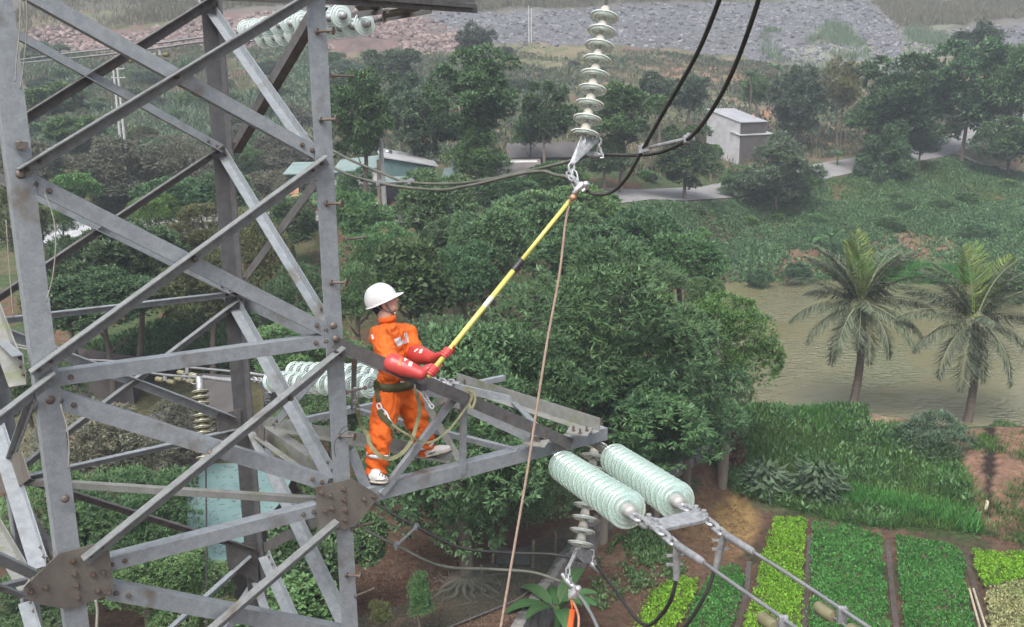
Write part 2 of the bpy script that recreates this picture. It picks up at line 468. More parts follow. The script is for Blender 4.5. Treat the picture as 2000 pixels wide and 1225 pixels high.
# bottom diagonals
q0, q1 = onz(515, 832, ZB + .02), onz(884, 899, ZB + .02)
nd = nrm(np.cross(q1 - q0, V(0, 0, 1))); nd = nd if nd[1] < 0 else -nd
mb = MB(); lmember(mb, q0 + V(0, 0, .055), q1 + V(0, 0, .055), nd, .11, 'out', 'bottom', wb=.09); obj('arm_brace', mb, GALV_MOSS, tower)
q0, q1 = onz(520, 850, ZB - .03), onz(655, 945, ZB - .03)
nd = nrm(np.cross(q1 - q0, V(0, 0, 1))); nd = nd if nd[1] < 0 else -nd
mb = MB(); lmember(mb, q0, q1, nd, .15, 'in', 'top', wb=.1); obj('arm_brace', mb, GALV_MOSS, tower)
flat((678, 793), (1012, 877), ZB + .012, 10, GALV, name='arm_brace')
q0, q1 = onz(888, 757, ZB + .1), onz(1000, 782, ZB + .06)
mb = MB(); lmember(mb, q0, q1, nrm(V(.15, -1, 0)), .09, 'in', 'top', wb=.03); obj('arm_brace', mb, GALV, tower)
q0, q1 = onz(1004, 784, ZB + .06), onF(1056, 838, -.05)
mb = MB(); lmember(mb, q0, q1, nrm(V(.3, -.6, .7)), .075, 'in', 'top', wb=.02); obj('arm_brace', mb, GALV, tower)
# verticals and diagonals of the arm's front plane
def tie(q0, q1, n, w, m=GALV, flange='in', edge='top', off=.0):
    mb = MB(); lmember(mb, q0, q1, n, w, flange, edge, off=off, wb=w * .8); return obj('arm_brace', mb, m, tower)
tie(onF(907, 772), onF(904, 926), -B_, .052, off=.012)
tie(onF(896, 766), onF(744, 965), -B_, .060, off=.026)
tie(onz(816, 762, ZB + .62), onz(898, 899, ZB + .03), nrm(V(.3, -.9, .3)), .065, GALV_MOSS)
tie(onF(884, 770, -.03), onz(842, 795, ZB + .42), nrm(V(-.2, -.7, .6)), .085, GALV_MOSS)
tie(onF(693, 690, -.2), onz(690, 795, ZB + .02), -B_, .07, edge='top')
tie(onF(686, 880, -.05), onF(716, 955, -.05), -B_, .09, off=.0)
# tip plates
for pts in (((1030, 852), (1020, 870), (1064, 875), (1074, 862)), ((1112, 836), (1105, 848), (1148, 853), (1158, 838))):
    zt = ZB + .075
    q = [onz(x, y, zt) for x, y in pts]
    mb = MB(); e = np.cross(q[1] - q[0], q[2] - q[1])
    if e[2] < 0: q = q[::-1]
    mb.plate(q, V(0, 0, 1), .014); po = obj('tip_plate', mb, GALV_MOSS, tower)
    for k in range(3):
        bm = MB(); c = onz(pts[0][0] + 8 + 13 * k, pts[0][1] + 6 + (k % 2) * 5, zt + .014)
        bm.lathe([(0, 0), (.02, 0), (.02, .015), (.012, .015), (.012, .05), (0, .05)], c, V(0, 0, 1), 6); obj('bolt_head', bm, BOLT, po)
mb = MB()
q = [onz(x, y, ZB + .06) for x, y in ((880, 752), (905, 745), (918, 750), (895, 757))]
mb.plate(q if np.cross(q[1] - q[0], q[2] - q[1])[2] > 0 else q[::-1], V(0, 0, 1), .014)
obj('tip_plate', mb, GALV_MOSS, tower)
for x, y in ((1162, 831), (1174, 829)):
    mb = MB(); mb.lathe([(0, 0), (.02, 0), (.02, .02), (.011, .02), (.011, .06), (0, .06)], onz(x, y, ZB + .05), V(0, 0, 1), 6); obj('joint_bolt', mb, BOLT, tower)
for x, y in ((886, 743), (902, 740), (908, 744)):
    mb = MB(); mb.lathe([(0, 0), (.02, 0), (.02, .02), (.011, .02), (.011, .05), (0, .05)], onz(x, y + 5, ZB + .08), V(0, 0, 1), 6); obj('joint_bolt', mb, BOLT, tower)
# --- upper crossarm seen at the top edge
ZT = 20 + .98
def topbar(a, b, da, db, wpx, m=GALV_OLD_SHADED, edge='top', n=None, flange='in'):
    q0, q1 = P(a[0], a[1], da), P(b[0], b[1], db)
    n = -B_ if n is None else n
    mb = MB(); lmember(mb, q0, q1, n, pxw(wpx, (q0 + q1) / 2), flange, edge)
    obj('upper_arm_chord', mb, m, tower)
topbar((636, -3), (932, 18), 7.35, 9.5, 17)
topbar((425, -6), (632, 4), 9.1, 9.9, 12)
topbar((700, -6), (928, 2), 8.2, 9.6, 7)
topbar((660, -10), (930, 12), 7.4, 9.4, 9)
topbar((632, 4), (900, 16), 9.9, 11.2, 8)
for pts, dd in ((((692, 12), (760, 8), (806, 10), (700, 22)), 11.3), (((748, 22), (790, 14), (842, 12), (800, 26), (756, 34), (750, 46), (745, 34)), 11.2)):
    q = [P(x, y, dd + .1 * i) for i, (x, y) in enumerate(pts)]
    c = np.cross(q[1] - q[0], q[2] - q[1])
    mb = MB(); mb.plate(q, nrm(c), .012); obj('tip_plate', mb, GALV_MOSS, tower)
# lead of the arm that carries the hanging string, above the frame
topbar((932, -60), (1240, -75), 8.6, 8.9, 14)
topbar((640, -130), (1240, -75), 7.4, 8.9, 14)
# --- the left crossarm, running out of the picture
armL(onF(107, 731), P(-120, 905, 5.6), -B_, 24, 'out', 'top', GALV_SHADED, off=.03, name='arm_chord', wb=.09)
armL(P(66, 1124, 6.3), P(-160, 1020, 5.0), -B_, 20, 'in', 'top', GALV, name='arm_chord')
armL(P(46, 1164, 6.25), P(-160, 1085, 4.9), -B_, 14, 'out', 'top', GALV, name='arm_chord')
armL(P(52, 1137, 6.35), P(-120, 1180, 5.1), -B_, 14, 'in', 'top', GALV, name='arm_chord')
# ================================================================== TERRAIN
RNG = np.random.default_rng(7)
_perm = np.random.default_rng(3).random((64, 64))
def vnoise(x, y):
    xi, yi = np.floor(x).astype(int), np.floor(y).astype(int)
    fx, fy = x - xi, y - yi
    fx, fy = fx * fx * (3 - 2 * fx), fy * fy * (3 - 2 * fy)
    g = lambda a, b: _perm[a % 64, b % 64]
    return (g(xi, yi) * (1 - fx) + g(xi + 1, yi) * fx) * (1 - fy) + (g(xi, yi + 1) * (1 - fx) + g(xi + 1, yi + 1) * fx) * fy
def fbm(x, y, o=4):
    s, a, t = 0, .5, 0
    for k in range(o):
        s = s + a * vnoise(x * 2 ** k + 17 * k, y * 2 ** k + 5 * k); t += a; a *= .55
    return s / t - .5
def zpix(px, py, Y):
    r = ray(px, py); return CAM[2] + r[2] * Y / r[1]
def q(py): return ('p', py)
COLS = [
 (-500, [(0, 2), (45, 2), (60, 4), (75, 8), (90, 9.5), (125, 14), (160, 20), (190, 28), (250, 45), (600, 130)]),
 (80, [(0, 2), (45, 2), (60, 4), (75, 7.6), (90, q(432)), (125, q(300)), (160, q(215)), (190, q(130)), (215, q(62)), (250, q(-5)), (600, q(-350))]),
 (600, [(0, 2), (45, 2), (60, 5.2), (74, 10.2), (79, 11), (86, 11.2), (100, 11.8), (125, q(305)), (160, q(228)), (190, q(130)), (220, q(60)), (250, q(5)), (600, q(-350))]),
 (900, [(0, 2), (42, 2), (55, 3), (70, 7), (80, 10.6), (86, 11), (95, 11.3), (105, 12), (130, q(290)), (165, q(200)), (195, q(140)), (215, q(98)), (260, q(20)), (300, q(-20)), (600, q(-300))]),
 (1250, [(0, 1.8), (42, 1.9), (60, 2.6), (80, 5), (93, 9.3), (97, q(378)), (104, q(352)), (130, q(290)), (165, q(195)), (200, q(125)), (300, q(-10)), (600, q(-300))]),
 (1395, [(0, .4), (40, .6), (50, 2.2), (58, 2.2), (80, 2.4), (94, 3), (108, 7), (117, 10.3), (121, q(328)), (135, q(288)), (165, q(200)), (200, q(128)), (300, q(-8)), (600, q(-300))]),
 (1432, [(0, .2), (42.5, .2), (46, 1.0), (52, 2.7), (54.5, .8), (93, .8), (96.5, 2.7), (112, 8.2), (121, q(332)), (128, q(318)), (140, q(285)), (165, q(205)), (200, q(128)), (300, q(-6)), (600, q(-290))]),
 (1700, [(0, .2), (43, .2), (46, 1.0), (51.6, 2.7), (54, .8), (93, .8), (96.5, 2.7), (112, 8.0), (123, q(335)), (128, q(314)), (134, q(304)), (152, q(262)), (175, q(190)), (200, q(128)), (300, q(5)), (420, q(-60)), (600, q(-160))]),
 (2000, [(0, .2), (39, .2), (43, 1.6), (49.5, 2.4), (52, .8), (86, .8), (90, 2.7), (110, 7.6), (128, q(345)), (138, q(300)), (150, q(262)), (175, q(190)), (210, q(110)), (300, q(15)), (600, q(-130))]),
 (2500, [(0, .2), (38, .2), (42, 1.8), (52, 2.6), (90, 2.8), (110, 7.6), (138, 12), (150, 14), (210, 30), (300, 52), (600, 110)]),
]
YG = np.linspace(0, 700, 1401)
_cu, _cz = [], []
for px, lst in COLS:
    ys = [a for a, b in lst]; zs = [zpix(px, b[1], a) if isinstance(b, tuple) else b for a, b in lst]
    zz_ = np.interp(YG, ys, zs)
    k = np.exp(-np.linspace(-2, 2, 5) ** 2); k /= k.sum()
    zz_ = np.convolve(np.pad(zz_, 2, 'edge'), k, 'valid')
    r = ray(px, 400); _cu.append(r[0] / r[1]); _cz.append(zz_)
_cu, _cz = np.array(_cu), np.array(_cz)
WALL = [onz(x, y, .5)[:2] for x, y in ((985, 1330), (1048, 1225), (1110, 1130), (1165, 1070), (1235, 1015), (1330, 955), (1375, 925))]
WALL = np.array(WALL)
def walldist(x, y):
    """signed distance to the terrace wall line; > 0 on the garden side, and how far along"""
    best = np.full(np.shape(x), 1e9); sg = np.zeros(np.shape(x))
    for a, b in zip(WALL[:-1], WALL[1:]):
        d = b - a; L2 = d @ d
        t = np.clip(((x - a[0]) * d[0] + (y - a[1]) * d[1]) / L2, 0, 1)
        ex, ey = x - a[0] - t * d[0], y - a[1] - t * d[1]
        dist = np.hypot(ex, ey); s = np.sign(d[1] * (x - a[0]) - d[0] * (y - a[1]))
        m = dist < best; best = np.where(m, dist, best); sg = np.where(m, s, sg)
    return best * sg
ROADP = None
def roaddist(x, y):
    best = np.full(np.shape(x), 1e9); hz = np.zeros(np.shape(x))
    for i in range(len(ROADP) - 1):
        a, b = ROADP[i], ROADP[i + 1]; d = b[:2] - a[:2]; L2 = d @ d
        t = np.clip(((x - a[0]) * d[0] + (y - a[1]) * d[1]) / L2, 0, 1)
        e = np.hypot(x - a[0] - t * d[0], y - a[1] - t * d[1]); m = e < best
        best = np.where(m, e, best); cr = (d[0] * (y - a[1]) - d[1] * (x - a[0])) / math.sqrt(L2); hz = np.where(m, a[2] + (b[2] - a[2]) * t + np.clip(cr, -4, 4) * .17, hz)
    # cross-fall: the road leans a little towards the valley
    return best, hz
def height(x, y, rough=True):
    x, y = np.asarray(x, float), np.asarray(y, float)
    yy = np.clip(y, 0, 699)
    u = x / np.maximum(yy, 28)
    u = np.clip(u, _cu[0], _cu[-1])
    iu = np.clip(np.searchsorted(_cu, u) - 1, 0, len(_cu) - 2)
    t = np.clip((u - _cu[iu]) / (_cu[iu + 1] - _cu[iu]), 0, 1)
    yi = yy * 2; i0 = np.clip(yi.astype(int), 0, 1399); fy = yi - i0
    za = _cz[iu, i0] * (1 - fy) + _cz[iu, i0 + 1] * fy
    zb = _cz[iu + 1, i0] * (1 - fy) + _cz[iu + 1, i0 + 1] * fy
    z = za * (1 - t) + zb * t
    # terrace step at the stone wall
    wd = walldist(x, y)
    near = (y < 42) & (y > -30)
    zl = 2.0; zr = np.clip(.25 + .55 * np.exp(-((wd - 2.2) / 1.6) ** 2), .2, 1.2)
    far = np.clip((y - 36) / 6, 0, 1)
    stepz = np.where(wd > 0, zr, zl)
    z = np.where(near & (np.abs(x) < 60), stepz * (1 - far) + z * far, z)
    if ROADP is not None:
        dd_, hh_ = roaddist(x, y)
        w_ = np.clip((6.5 - dd_) / 3.5, 0, 1); z = z * (1 - w_) + hh_ * w_
        rgh = 1 - w_
    else: rgh = 1.
    if rough:
        n = fbm(x * .12, y * .12, 4) * np.clip((yy - 40) / 60, .12, 3.0) * 1.1 + fbm(x * .6 + 9, y * .6, 3) * np.clip(yy / 120, .15, 1.2) * .5
        pond = (z < 2.2) & (y > 53) & (u > _cu[5] + .02)
        beds = (y < 43) & (wd > .8)
        z = z + np.where(pond | beds, n * .15, n) * rgh
    return z
_rp = []
for px, py, Y in ((-150, 0, 84), (300, 0, 83), (600, 0, 81.5), (744, 0, 80.6), (850, 0, 83), (1000, 0, 90), (1130, 0, 95), (1230, 0, 98.5), (1290, 0, 104), (1400, 0, 113), (1500, 0, 118), (1620, 0, 124), (1720, 0, 130), (1800, 0, 136), (1870, 0, 144), (1950, 0, 156), (2100, 0, 170)):
    r = ray(px, 400); _rp.append([r[0] / r[1] * Y, Y, float(height(r[0] / r[1] * Y, Y, False))])
_rp = np.array(_rp); _rp[1:-1, 2] = (_rp[:-2, 2] + 2 * _rp[1:-1, 2] + _rp[2:, 2]) / 4
ROADP = _rp
def G(px, py, y0=18, y1=640):
    """where the ray through pixel (px,py) meets the ground"""
    r = ray(px, py); ys = np.concatenate([np.arange(y0, 60, .1), np.arange(60, 160, .25), np.arange(160, y1, 1.)])
    xs = r[0] / r[1] * ys; zs = CAM[2] + r[2] / r[1] * ys
    hz = height(xs, ys)
    k = np.argmax(zs < hz) if (zs < hz).any() else len(ys) - 1
    return V(xs[k], ys[k], hz[k])
def inpoly(x, y, poly):
    x, y = np.asarray(x), np.asarray(y); r = np.zeros(x.shape, bool); n = len(poly)
    for i in range(n):
        x1, y1 = poly[i][:2]; x2, y2 = poly[(i + 1) % n][:2]
        c = ((y1 > y) != (y2 > y)) & (x < (x2 - x1) * (y - y1) / ((y2 - y1) if y2 != y1 else 1e-9) + x1)
        r ^= c
    return r
def gpoly(pts): return [G(x, y) for x, y in pts]
def edgesoft(x, y, poly, wob=2., sc=.15):
    return inpoly(x + fbm(x * sc, y * sc) * wob * 2, y + fbm(x * sc + 40, y * sc + 9) * wob * 2, poly)

xs = np.unique(np.concatenate([np.arange(-340, -90, 3.), np.arange(-90, -30, .9), np.arange(-30, 32, .33), np.arange(32, 100, .8), np.arange(100, 341, 3.)]))
ys = np.unique(np.concatenate([np.arange(-60, 18, 4.), np.arange(18, 60, .33), np.arange(60, 140, .55), np.arange(140, 260, 1.1), np.arange(260, 680, 6.)]))
GX, GY = np.meshgrid(xs, ys)
GZ = height(GX, GY)
fx, fy_ = GX.ravel(), GY.ravel()
col = np.zeros((fx.size, 3))
def setc(mask, c): col[mask] = c
nz1 = fbm(fx * .1, fy_ * .1, 5); nz2 = fbm(fx * .35 + 50, fy_ * .35, 4)
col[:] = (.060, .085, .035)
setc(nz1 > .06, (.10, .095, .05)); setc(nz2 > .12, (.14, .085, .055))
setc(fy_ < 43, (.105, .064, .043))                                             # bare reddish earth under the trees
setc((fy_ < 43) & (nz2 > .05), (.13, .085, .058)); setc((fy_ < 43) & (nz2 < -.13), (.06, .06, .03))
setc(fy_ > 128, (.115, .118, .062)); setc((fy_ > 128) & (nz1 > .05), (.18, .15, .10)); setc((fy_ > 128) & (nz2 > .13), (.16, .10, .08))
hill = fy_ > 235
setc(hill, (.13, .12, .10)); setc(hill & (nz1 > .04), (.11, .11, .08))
def paint(pts, c, c2=None, wob=2., sc=.15):
    m = edgesoft(fx, fy_, gpoly(pts), wob, sc); setc(m, c)
    if c2 is not None: setc(m & (nz2 > .04), c2)
    return m
GRAVEL = [(770, 95), (840, 22), (1000, 24), (1200, 12), (1400, 5), (1690, 2), (1760, 60), (1880, 55), (2060, 36), (2060, 140), (1900, 100), (1760, 145), (1600, 140), (1500, 120), (1300, 95), (1200, 88), (1100, 92), (960, 92)]
mgrav = paint(GRAVEL, (.135, .138, .145), (.11, .113, .118), 3)
paint([(1540, 130), (1600, 50), (1640, 45), (1700, 100), (1720, 140), (1640, 150)], (.17, .18, .15), (.20, .19, .16), 7)
paint([(1760, 60), (1850, 45), (1860, 120), (1770, 120)], (.17, .18, .13), (.2, .19, .15), 7)
REDROCK = [(60, 120), (60, 60), (260, 60), (430, 30), (640, 25), (860, 40), (940, 100), (760, 108), (660, 110), (560, 90), (420, 96), (240, 110)]
mred = paint(REDROCK, (.165, .115, .10), (.13, .095, .085), 3)
paint([(40, 60), (300, 5), (640, -20), (640, 5), (420, 22), (250, 45)], (.13, .14, .085), (.17, .16, .10), 3)
paint([(1300, 128), (1460, 118), (1560, 140), (1500, 165), (1350, 165), (1280, 150)], (.25, .15, .11), (.2, .17, .10), 3)
paint([(1000, 155), (1130, 135), (1260, 150), (1200, 175), (1050, 180)], (.18, .14, .09), (.12, .13, .06), 3)
paint([(820, 100), (1000, 90), (1160, 95), (1300, 110), (1250, 150), (1000, 160), (860, 150)], (.125, .135, .065), (.2, .17, .11), 3)
paint([(440, 300), (440, 260), (560, 255), (620, 300), (560, 340), (470, 335)], (.22, .12, .08), (.17, .11, .07), 2)
paint([(760, 250), (880, 240), (900, 300), (780, 300)], (.22, .16, .09), (.17, .14, .07), 2)
paint([(1540, 250), (1670, 225), (1680, 280), (1560, 290)], (.26, .19, .11), (.19, .16, .08), 2)
paint([(1440, 220), (1500, 215), (1510, 240), (1450, 240)], (.36, .20, .12))
paint([(1690, 480), (1760, 455), (1880, 450), (1850, 490), (1760, 505), (1700, 500)], (.17, .10, .07), (.12, .10, .055), 1)
paint([(1460, 520), (1540, 490), (1640, 495), (1640, 530), (1560, 535), (1420, 548), (1400, 535)], (.18, .10, .07), (.13, .09, .055), 1)
paint([(1420, 800), (1640, 790), (1700, 830), (1850, 850), (1900, 990), (1900, 1060), (1700, 1030), (1500, 985), (1440, 965), (1380, 900)], (.045, .072, .022), (.06, .085, .03), .6)
paint([(1660, 812), (1690, 806), (1760, 808), (1770, 818), (1730, 834), (1690, 824)], (.33, .24, .17), (.26, .19, .13), .2)
paint([(1850, 870), (1880, 838), (2060, 832), (2060, 1020), (1920, 1035), (1900, 970)], (.21, .125, .085), (.17, .11, .07), .6)
paint([(1921, 836), (1944, 836), (1942, 920), (1938, 1012), (1923, 1012), (1922, 920)], (.03, .02, .015), None, .05)
paint([(1350, 1000), (1400, 905), (1440, 940), (1490, 1020), (1470, 1080), (1400, 1110), (1300, 1120), (1270, 1060)], (.20, .125, .065), (.15, .09, .055), .4)
paint([(1400, 1000), (1440, 960), (1480, 1020), (1470, 1060), (1420, 1050)], (.30, .20, .08), (.24, .15, .07), .4)
# fine per-vertex mottling
v_ = 1 + .45 * fbm(fx * .05 + 7, fy_ * .05, 4) + .35 * fbm(fx * 1.7, fy_ * 1.7, 3) + .25 * fbm(fx * 5, fy_ * 5, 2)
col *= v_[:, None]
nx_, ny_ = len(xs), len(ys)
me = bpy.data.meshes.new('terrain')
co = np.stack([fx, fy_, GZ.ravel()], 1)
idx = np.arange(nx_ * ny_).reshape(ny_, nx_)
quads = np.stack([idx[:-1, :-1], idx[:-1, 1:], idx[1:, 1:], idx[1:, :-1]], -1).reshape(-1, 4)
def fastmesh(me, co, quads, smooth=False):
    k = quads.shape[1]
    me.vertices.add(len(co)); me.vertices.foreach_set('co', np.ascontiguousarray(co, dtype=np.float32).ravel())
    me.loops.add(quads.size); me.loops.foreach_set('vertex_index', np.ascontiguousarray(quads, dtype=np.int32).ravel())
    me.polygons.add(len(quads)); me.polygons.foreach_set('loop_start', np.arange(0, quads.size, k, dtype=np.int32))
    me.polygons.foreach_set('loop_total', np.full(len(quads), k, dtype=np.int32))
    if smooth: me.polygons.foreach_set('use_smooth', np.ones(len(quads), dtype=bool))
    me.update(calc_edges=True)
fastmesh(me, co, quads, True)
def setcol(me, c, dom='POINT'):
    a = me.color_attributes.new('Col', 'FLOAT_COLOR', dom)
    a.data.foreach_set('color', np.concatenate([c, np.ones((len(c), 1))], 1).astype(np.float32).ravel())
setcol(me, np.clip(col, .01, .8))
gm = bpy.data.materials.new('ground'); gm.use_nodes = True
N = gm.node_tree.nodes; L = gm.node_tree.links; b = N['Principled BSDF']; b.inputs['Roughness'].default_value = .95; b.inputs['Specular IOR Level'].default_value = .2
at = N.new('ShaderNodeVertexColor'); at.layer_name = 'Col'
tc = N.new('ShaderNodeTexCoord')
n1 = N.new('ShaderNodeTexNoise'); n1.inputs['Scale'].default_value = 3.2; n1.inputs['Detail'].default_value = 8; n1.inputs['Roughness'].default_value = .7
n2 = N.new('ShaderNodeTexVoronoi'); n2.inputs['Scale'].default_value = 1.1
L.new(tc.outputs['Object'], n1.inputs[0]); L.new(tc.outputs['Object'], n2.inputs['Vector'])
mr = N.new('ShaderNodeMapRange'); mr.inputs[1].default_value = .3; mr.inputs[2].default_value = .7; mr.inputs[3].default_value = .55; mr.inputs[4].default_value = 1.45
hs = N.new('ShaderNodeHueSaturation')
L.new(n1.outputs[0], mr.inputs[0]); L.new(mr.outputs[0], hs.inputs['Value']); L.new(at.outputs[0], hs.inputs['Color']); L.new(hs.outputs[0], b.inputs['Base Color'])
bp = N.new('ShaderNodeBump'); bp.inputs['Strength'].default_value = .9; bp.inputs['Distance'].default_value = .25
L.new(n1.outputs[0], bp.inputs['Height']); L.new(bp.outputs[0], b.inputs['Normal'])
terr = obj('terrain', me, gm); terr['kind'] = 'structure'

# pond water
wm = bpy.data.materials.new('pond_water'); wm.use_nodes = True
N = wm.node_tree.nodes; L = wm.node_tree.links; b = N['Principled BSDF']
b.inputs['Base Color'].default_value = (.115, .105, .045, 1); b.inputs['Roughness'].default_value = .05; b.inputs['IOR'].default_value = 1.5
tc = N.new('ShaderNodeTexCoord'); mp = N.new('ShaderNodeMapping'); mp.inputs['Scale'].default_value = (1.1, 1.9, 1)
n1 = N.new('ShaderNodeTexNoise'); n1.inputs['Scale'].default_value = 1.3; n1.inputs['Detail'].default_value = 2; n1.inputs['Distortion'].default_value = .6
n3 = N.new('ShaderNodeTexNoise'); n3.inputs['Scale'].default_value = .09; n3.inputs['Detail'].default_value = 2
L.new(tc.outputs['Object'], mp.inputs[0]); L.new(mp.outputs[0], n1.inputs[0]); L.new(tc.outputs['Object'], n3.inputs[0])
bp = N.new('ShaderNodeBump'); bp.inputs['Strength'].default_value = .30; bp.inputs['Distance'].default_value = .45
L.new(n1.outputs[0], bp.inputs['Height']); L.new(bp.outputs[0], b.inputs['Normal'])
n4 = N.new('ShaderNodeTexNoise'); n4.inputs['Scale'].default_value = .16; n4.inputs['Detail'].default_value = 4; L.new(tc.outputs['Object'], n4.inputs[0])
m4 = N.new('ShaderNodeMapRange'); m4.inputs[1].default_value = .46; m4.inputs[2].default_value = .60; m4.inputs[3].default_value = .10; m4.inputs[4].default_value = 1.0; L.new(n4.outputs[0], m4.inputs[0]); L.new(m4.outputs[0], bp.inputs['Strength'])
m5 = N.new('ShaderNodeMapRange'); m5.inputs[1].default_value = .47; m5.inputs[2].default_value = .58; m5.inputs[3].default_value = .12; m5.inputs[4].default_value = 1.0; L.new(n4.outputs[0], m5.inputs[0]); L.new(m5.outputs[0], b.inputs['Specular IOR Level'])
mx = N.new('ShaderNodeMix'); mx.data_type = 'RGBA'; mx.inputs[6].default_value = (.18, .168, .088, 1); mx.inputs[7].default_value = (.135, .13, .075, 1)
L.new(n3.outputs[0], mx.inputs['Factor']); L.new(mx.outputs[2], b.inputs['Base Color'])
mb = MB(); mb.add([(11.4, 52.9, 2.0), (18, 51.8, 2.0), (24, 50.4, 2.0), (30, 49.0, 2.0), (60, 47, 2.0), (60, 96, 2.0), (19, 98, 2.0)], [(0, 1, 2, 3, 4, 5, 6)])
pond = obj('pond_water', mb, wm); pond['kind'] = 'structure'

# road draped on the ground
ROADM = mat('worn_asphalt', (.20, .195, .195), .9, 0, (.24, .235, .23), .8, .3, 30, stain=((.15, .125, .10), .5, .6))
def strip(name, pts, w, m, lift=.05, tilt=0., kind='structure', n=6):
    """a sheet of width w along ground points"""
    P_ = []
    for a, b2 in zip(pts[:-1], pts[1:]):
        for t in np.linspace(0, 1, n, endpoint=False): P_.append(np.asarray(a) * (1 - t) + np.asarray(b2) * t)
    P_.append(np.asarray(pts[-1])); P_ = np.array(P_)[:, :2]
    k = np.ones(5) / 5
    if len(P_) > 12:
        Q = np.stack([np.convolve(np.pad(P_[:, i], 2, 'edge'), k, 'valid') for i in (0, 1)], 1); P_ = Q
    tn = np.gradient(P_, axis=0); tn /= np.linalg.norm(tn, axis=1)[:, None]
    nn = np.stack([-tn[:, 1], tn[:, 0]], 1); M = 5; vs = []
    w = np.broadcast_to(w, (len(P_),))
    for i in range(len(P_)):
        for j in range(M):
            p = P_[i] + nn[i] * w[i] * (j / (M - 1) - .5); vs.append((p[0], p[1], 0))
    vs = np.array(vs); vs[:, 2] = height(vs[:, 0], vs[:, 1])
    h = vs[:, 2].reshape(-1, M).mean(1)
    vs[:, 2] += lift
    fs = [(i * M + j, (i + 1) * M + j, (i + 1) * M + j + 1, i * M + j + 1) for i in range(len(P_) - 1) for j in range(M - 1)]
    mb = MB(); mb.add(vs, fs); o = obj(name, mb, m, smooth=True); o['kind'] = kind
    return o
strip('road', list(ROADP), 5.6, ROADM, .10, n=8)
PATHM = mat('concrete_path', (.34, .33, .29), .9, 0, (.26, .26, .2), 2)
strip('path', [G(1830, 285) , G(1890, 312), G(1950, 330), G(2020, 350)], .8, PATHM, .06)
# ================================================================== LEAVES
def leafmat(name, c1, c2, rough=.5, rnd=.26, island=.40, hue=.018, trans=.16, scale=.6):
    m = mat(name, c1, rough, 0, c2, scale, rnd=rnd, island=island, hue=hue, spec=.35)
    if trans:
        N = m.node_tree.nodes; L = m.node_tree.links; b = N['Principled BSDF']
        tr = N.new('ShaderNodeBsdfTranslucent'); mx = N.new('ShaderNodeMixShader'); mx.inputs[0].default_value = trans
        src = b.inputs['Base Color'].links[0].from_socket
        L.new(src, tr.inputs[0]); L.new(b.outputs[0], mx.inputs[1]); L.new(tr.outputs[0], mx.inputs[2])
        L.new(mx.outputs[0], N['Material Output'].inputs[0])
    return m
LF_DARK = leafmat('dark_leaf', (0.071, 0.137, 0.062), (0.095, 0.172, 0.071))
LF_MANGO = leafmat('mango_leaf', (0.077, 0.146, 0.066), (0.116, 0.200, 0.077))
LF_BRIGHT = leafmat('bright_leaf', (0.091, 0.189, 0.052), (0.130, 0.247, 0.065))
LF_MID = leafmat('mid_leaf', (0.081, 0.162, 0.060), (0.112, 0.197, 0.070))
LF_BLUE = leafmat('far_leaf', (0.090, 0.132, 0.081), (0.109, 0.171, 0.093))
LF_OLIVE = leafmat('olive_leaf', (0.127, 0.138, 0.050), (0.094, 0.116, 0.044))
LF_VINE = leafmat('vine_leaf', (.12, .20, .075), (.085, .16, .06), trans=.3)
LF_GREY = leafmat('grey_leaf', (0.127, 0.145, 0.101), (0.164, 0.152, 0.108))
LF_GRASS = leafmat('grass_blade', (.055, .125, .028), (.085, .165, .035), hue=.0, rnd=0)
LF_DRY = leafmat('dry_grass', (.15, .135, .085), (.11, .115, .06), rnd=0, hue=0)
LF_LIME = leafmat('lime_leaf', (.22, .42, .035), (.17, .36, .03), trans=.3, rnd=0, hue=0)
LF_VEG = leafmat('vegetable_leaf', (0.057, 0.201, 0.040), (0.081, 0.247, 0.052), rnd=.08, hue=0)
LF_STRAW = leafmat('straw_leaf', (.36, .36, .17), (.25, .30, .12), rnd=0, hue=0)
LF_PALM = leafmat('palm_leaf', (.080, .108, .062), (.12, .145, .092), trans=.15, hue=.005)
LF_PALMY = leafmat('young_palm_leaf', (.13, .20, .045), (.17, .21, .045), trans=.2)
LF_BANANA = leafmat('banana_leaf', (.055, .135, .05), (.08, .18, .065), rough=.4, trans=.3, island=.15)
LF_RED = leafmat('red_leaf', (.10, .045, .035), (.08, .06, .035))
BARK = mat('bark', (.13, .105, .08), .95, 0, (.19, .165, .135), 3, .5, 14, rnd=.15, stretch=(1, 1, .25))
BARKP = mat('palm_bark', (.15, .125, .105), .95, 0, (.10, .075, .055), 4, .4, 20, stretch=(.4, .4, 6))
ROCKG = mat('grey_rubble', (.135, .138, .145), .9, 0, (.19, .193, .20), 2, .3, 8, island=.6)
ROCKR = mat('red_rubble', (.175, .125, .11), .9, 0, (.22, .17, .155), 2, .3, 8, island=.45)

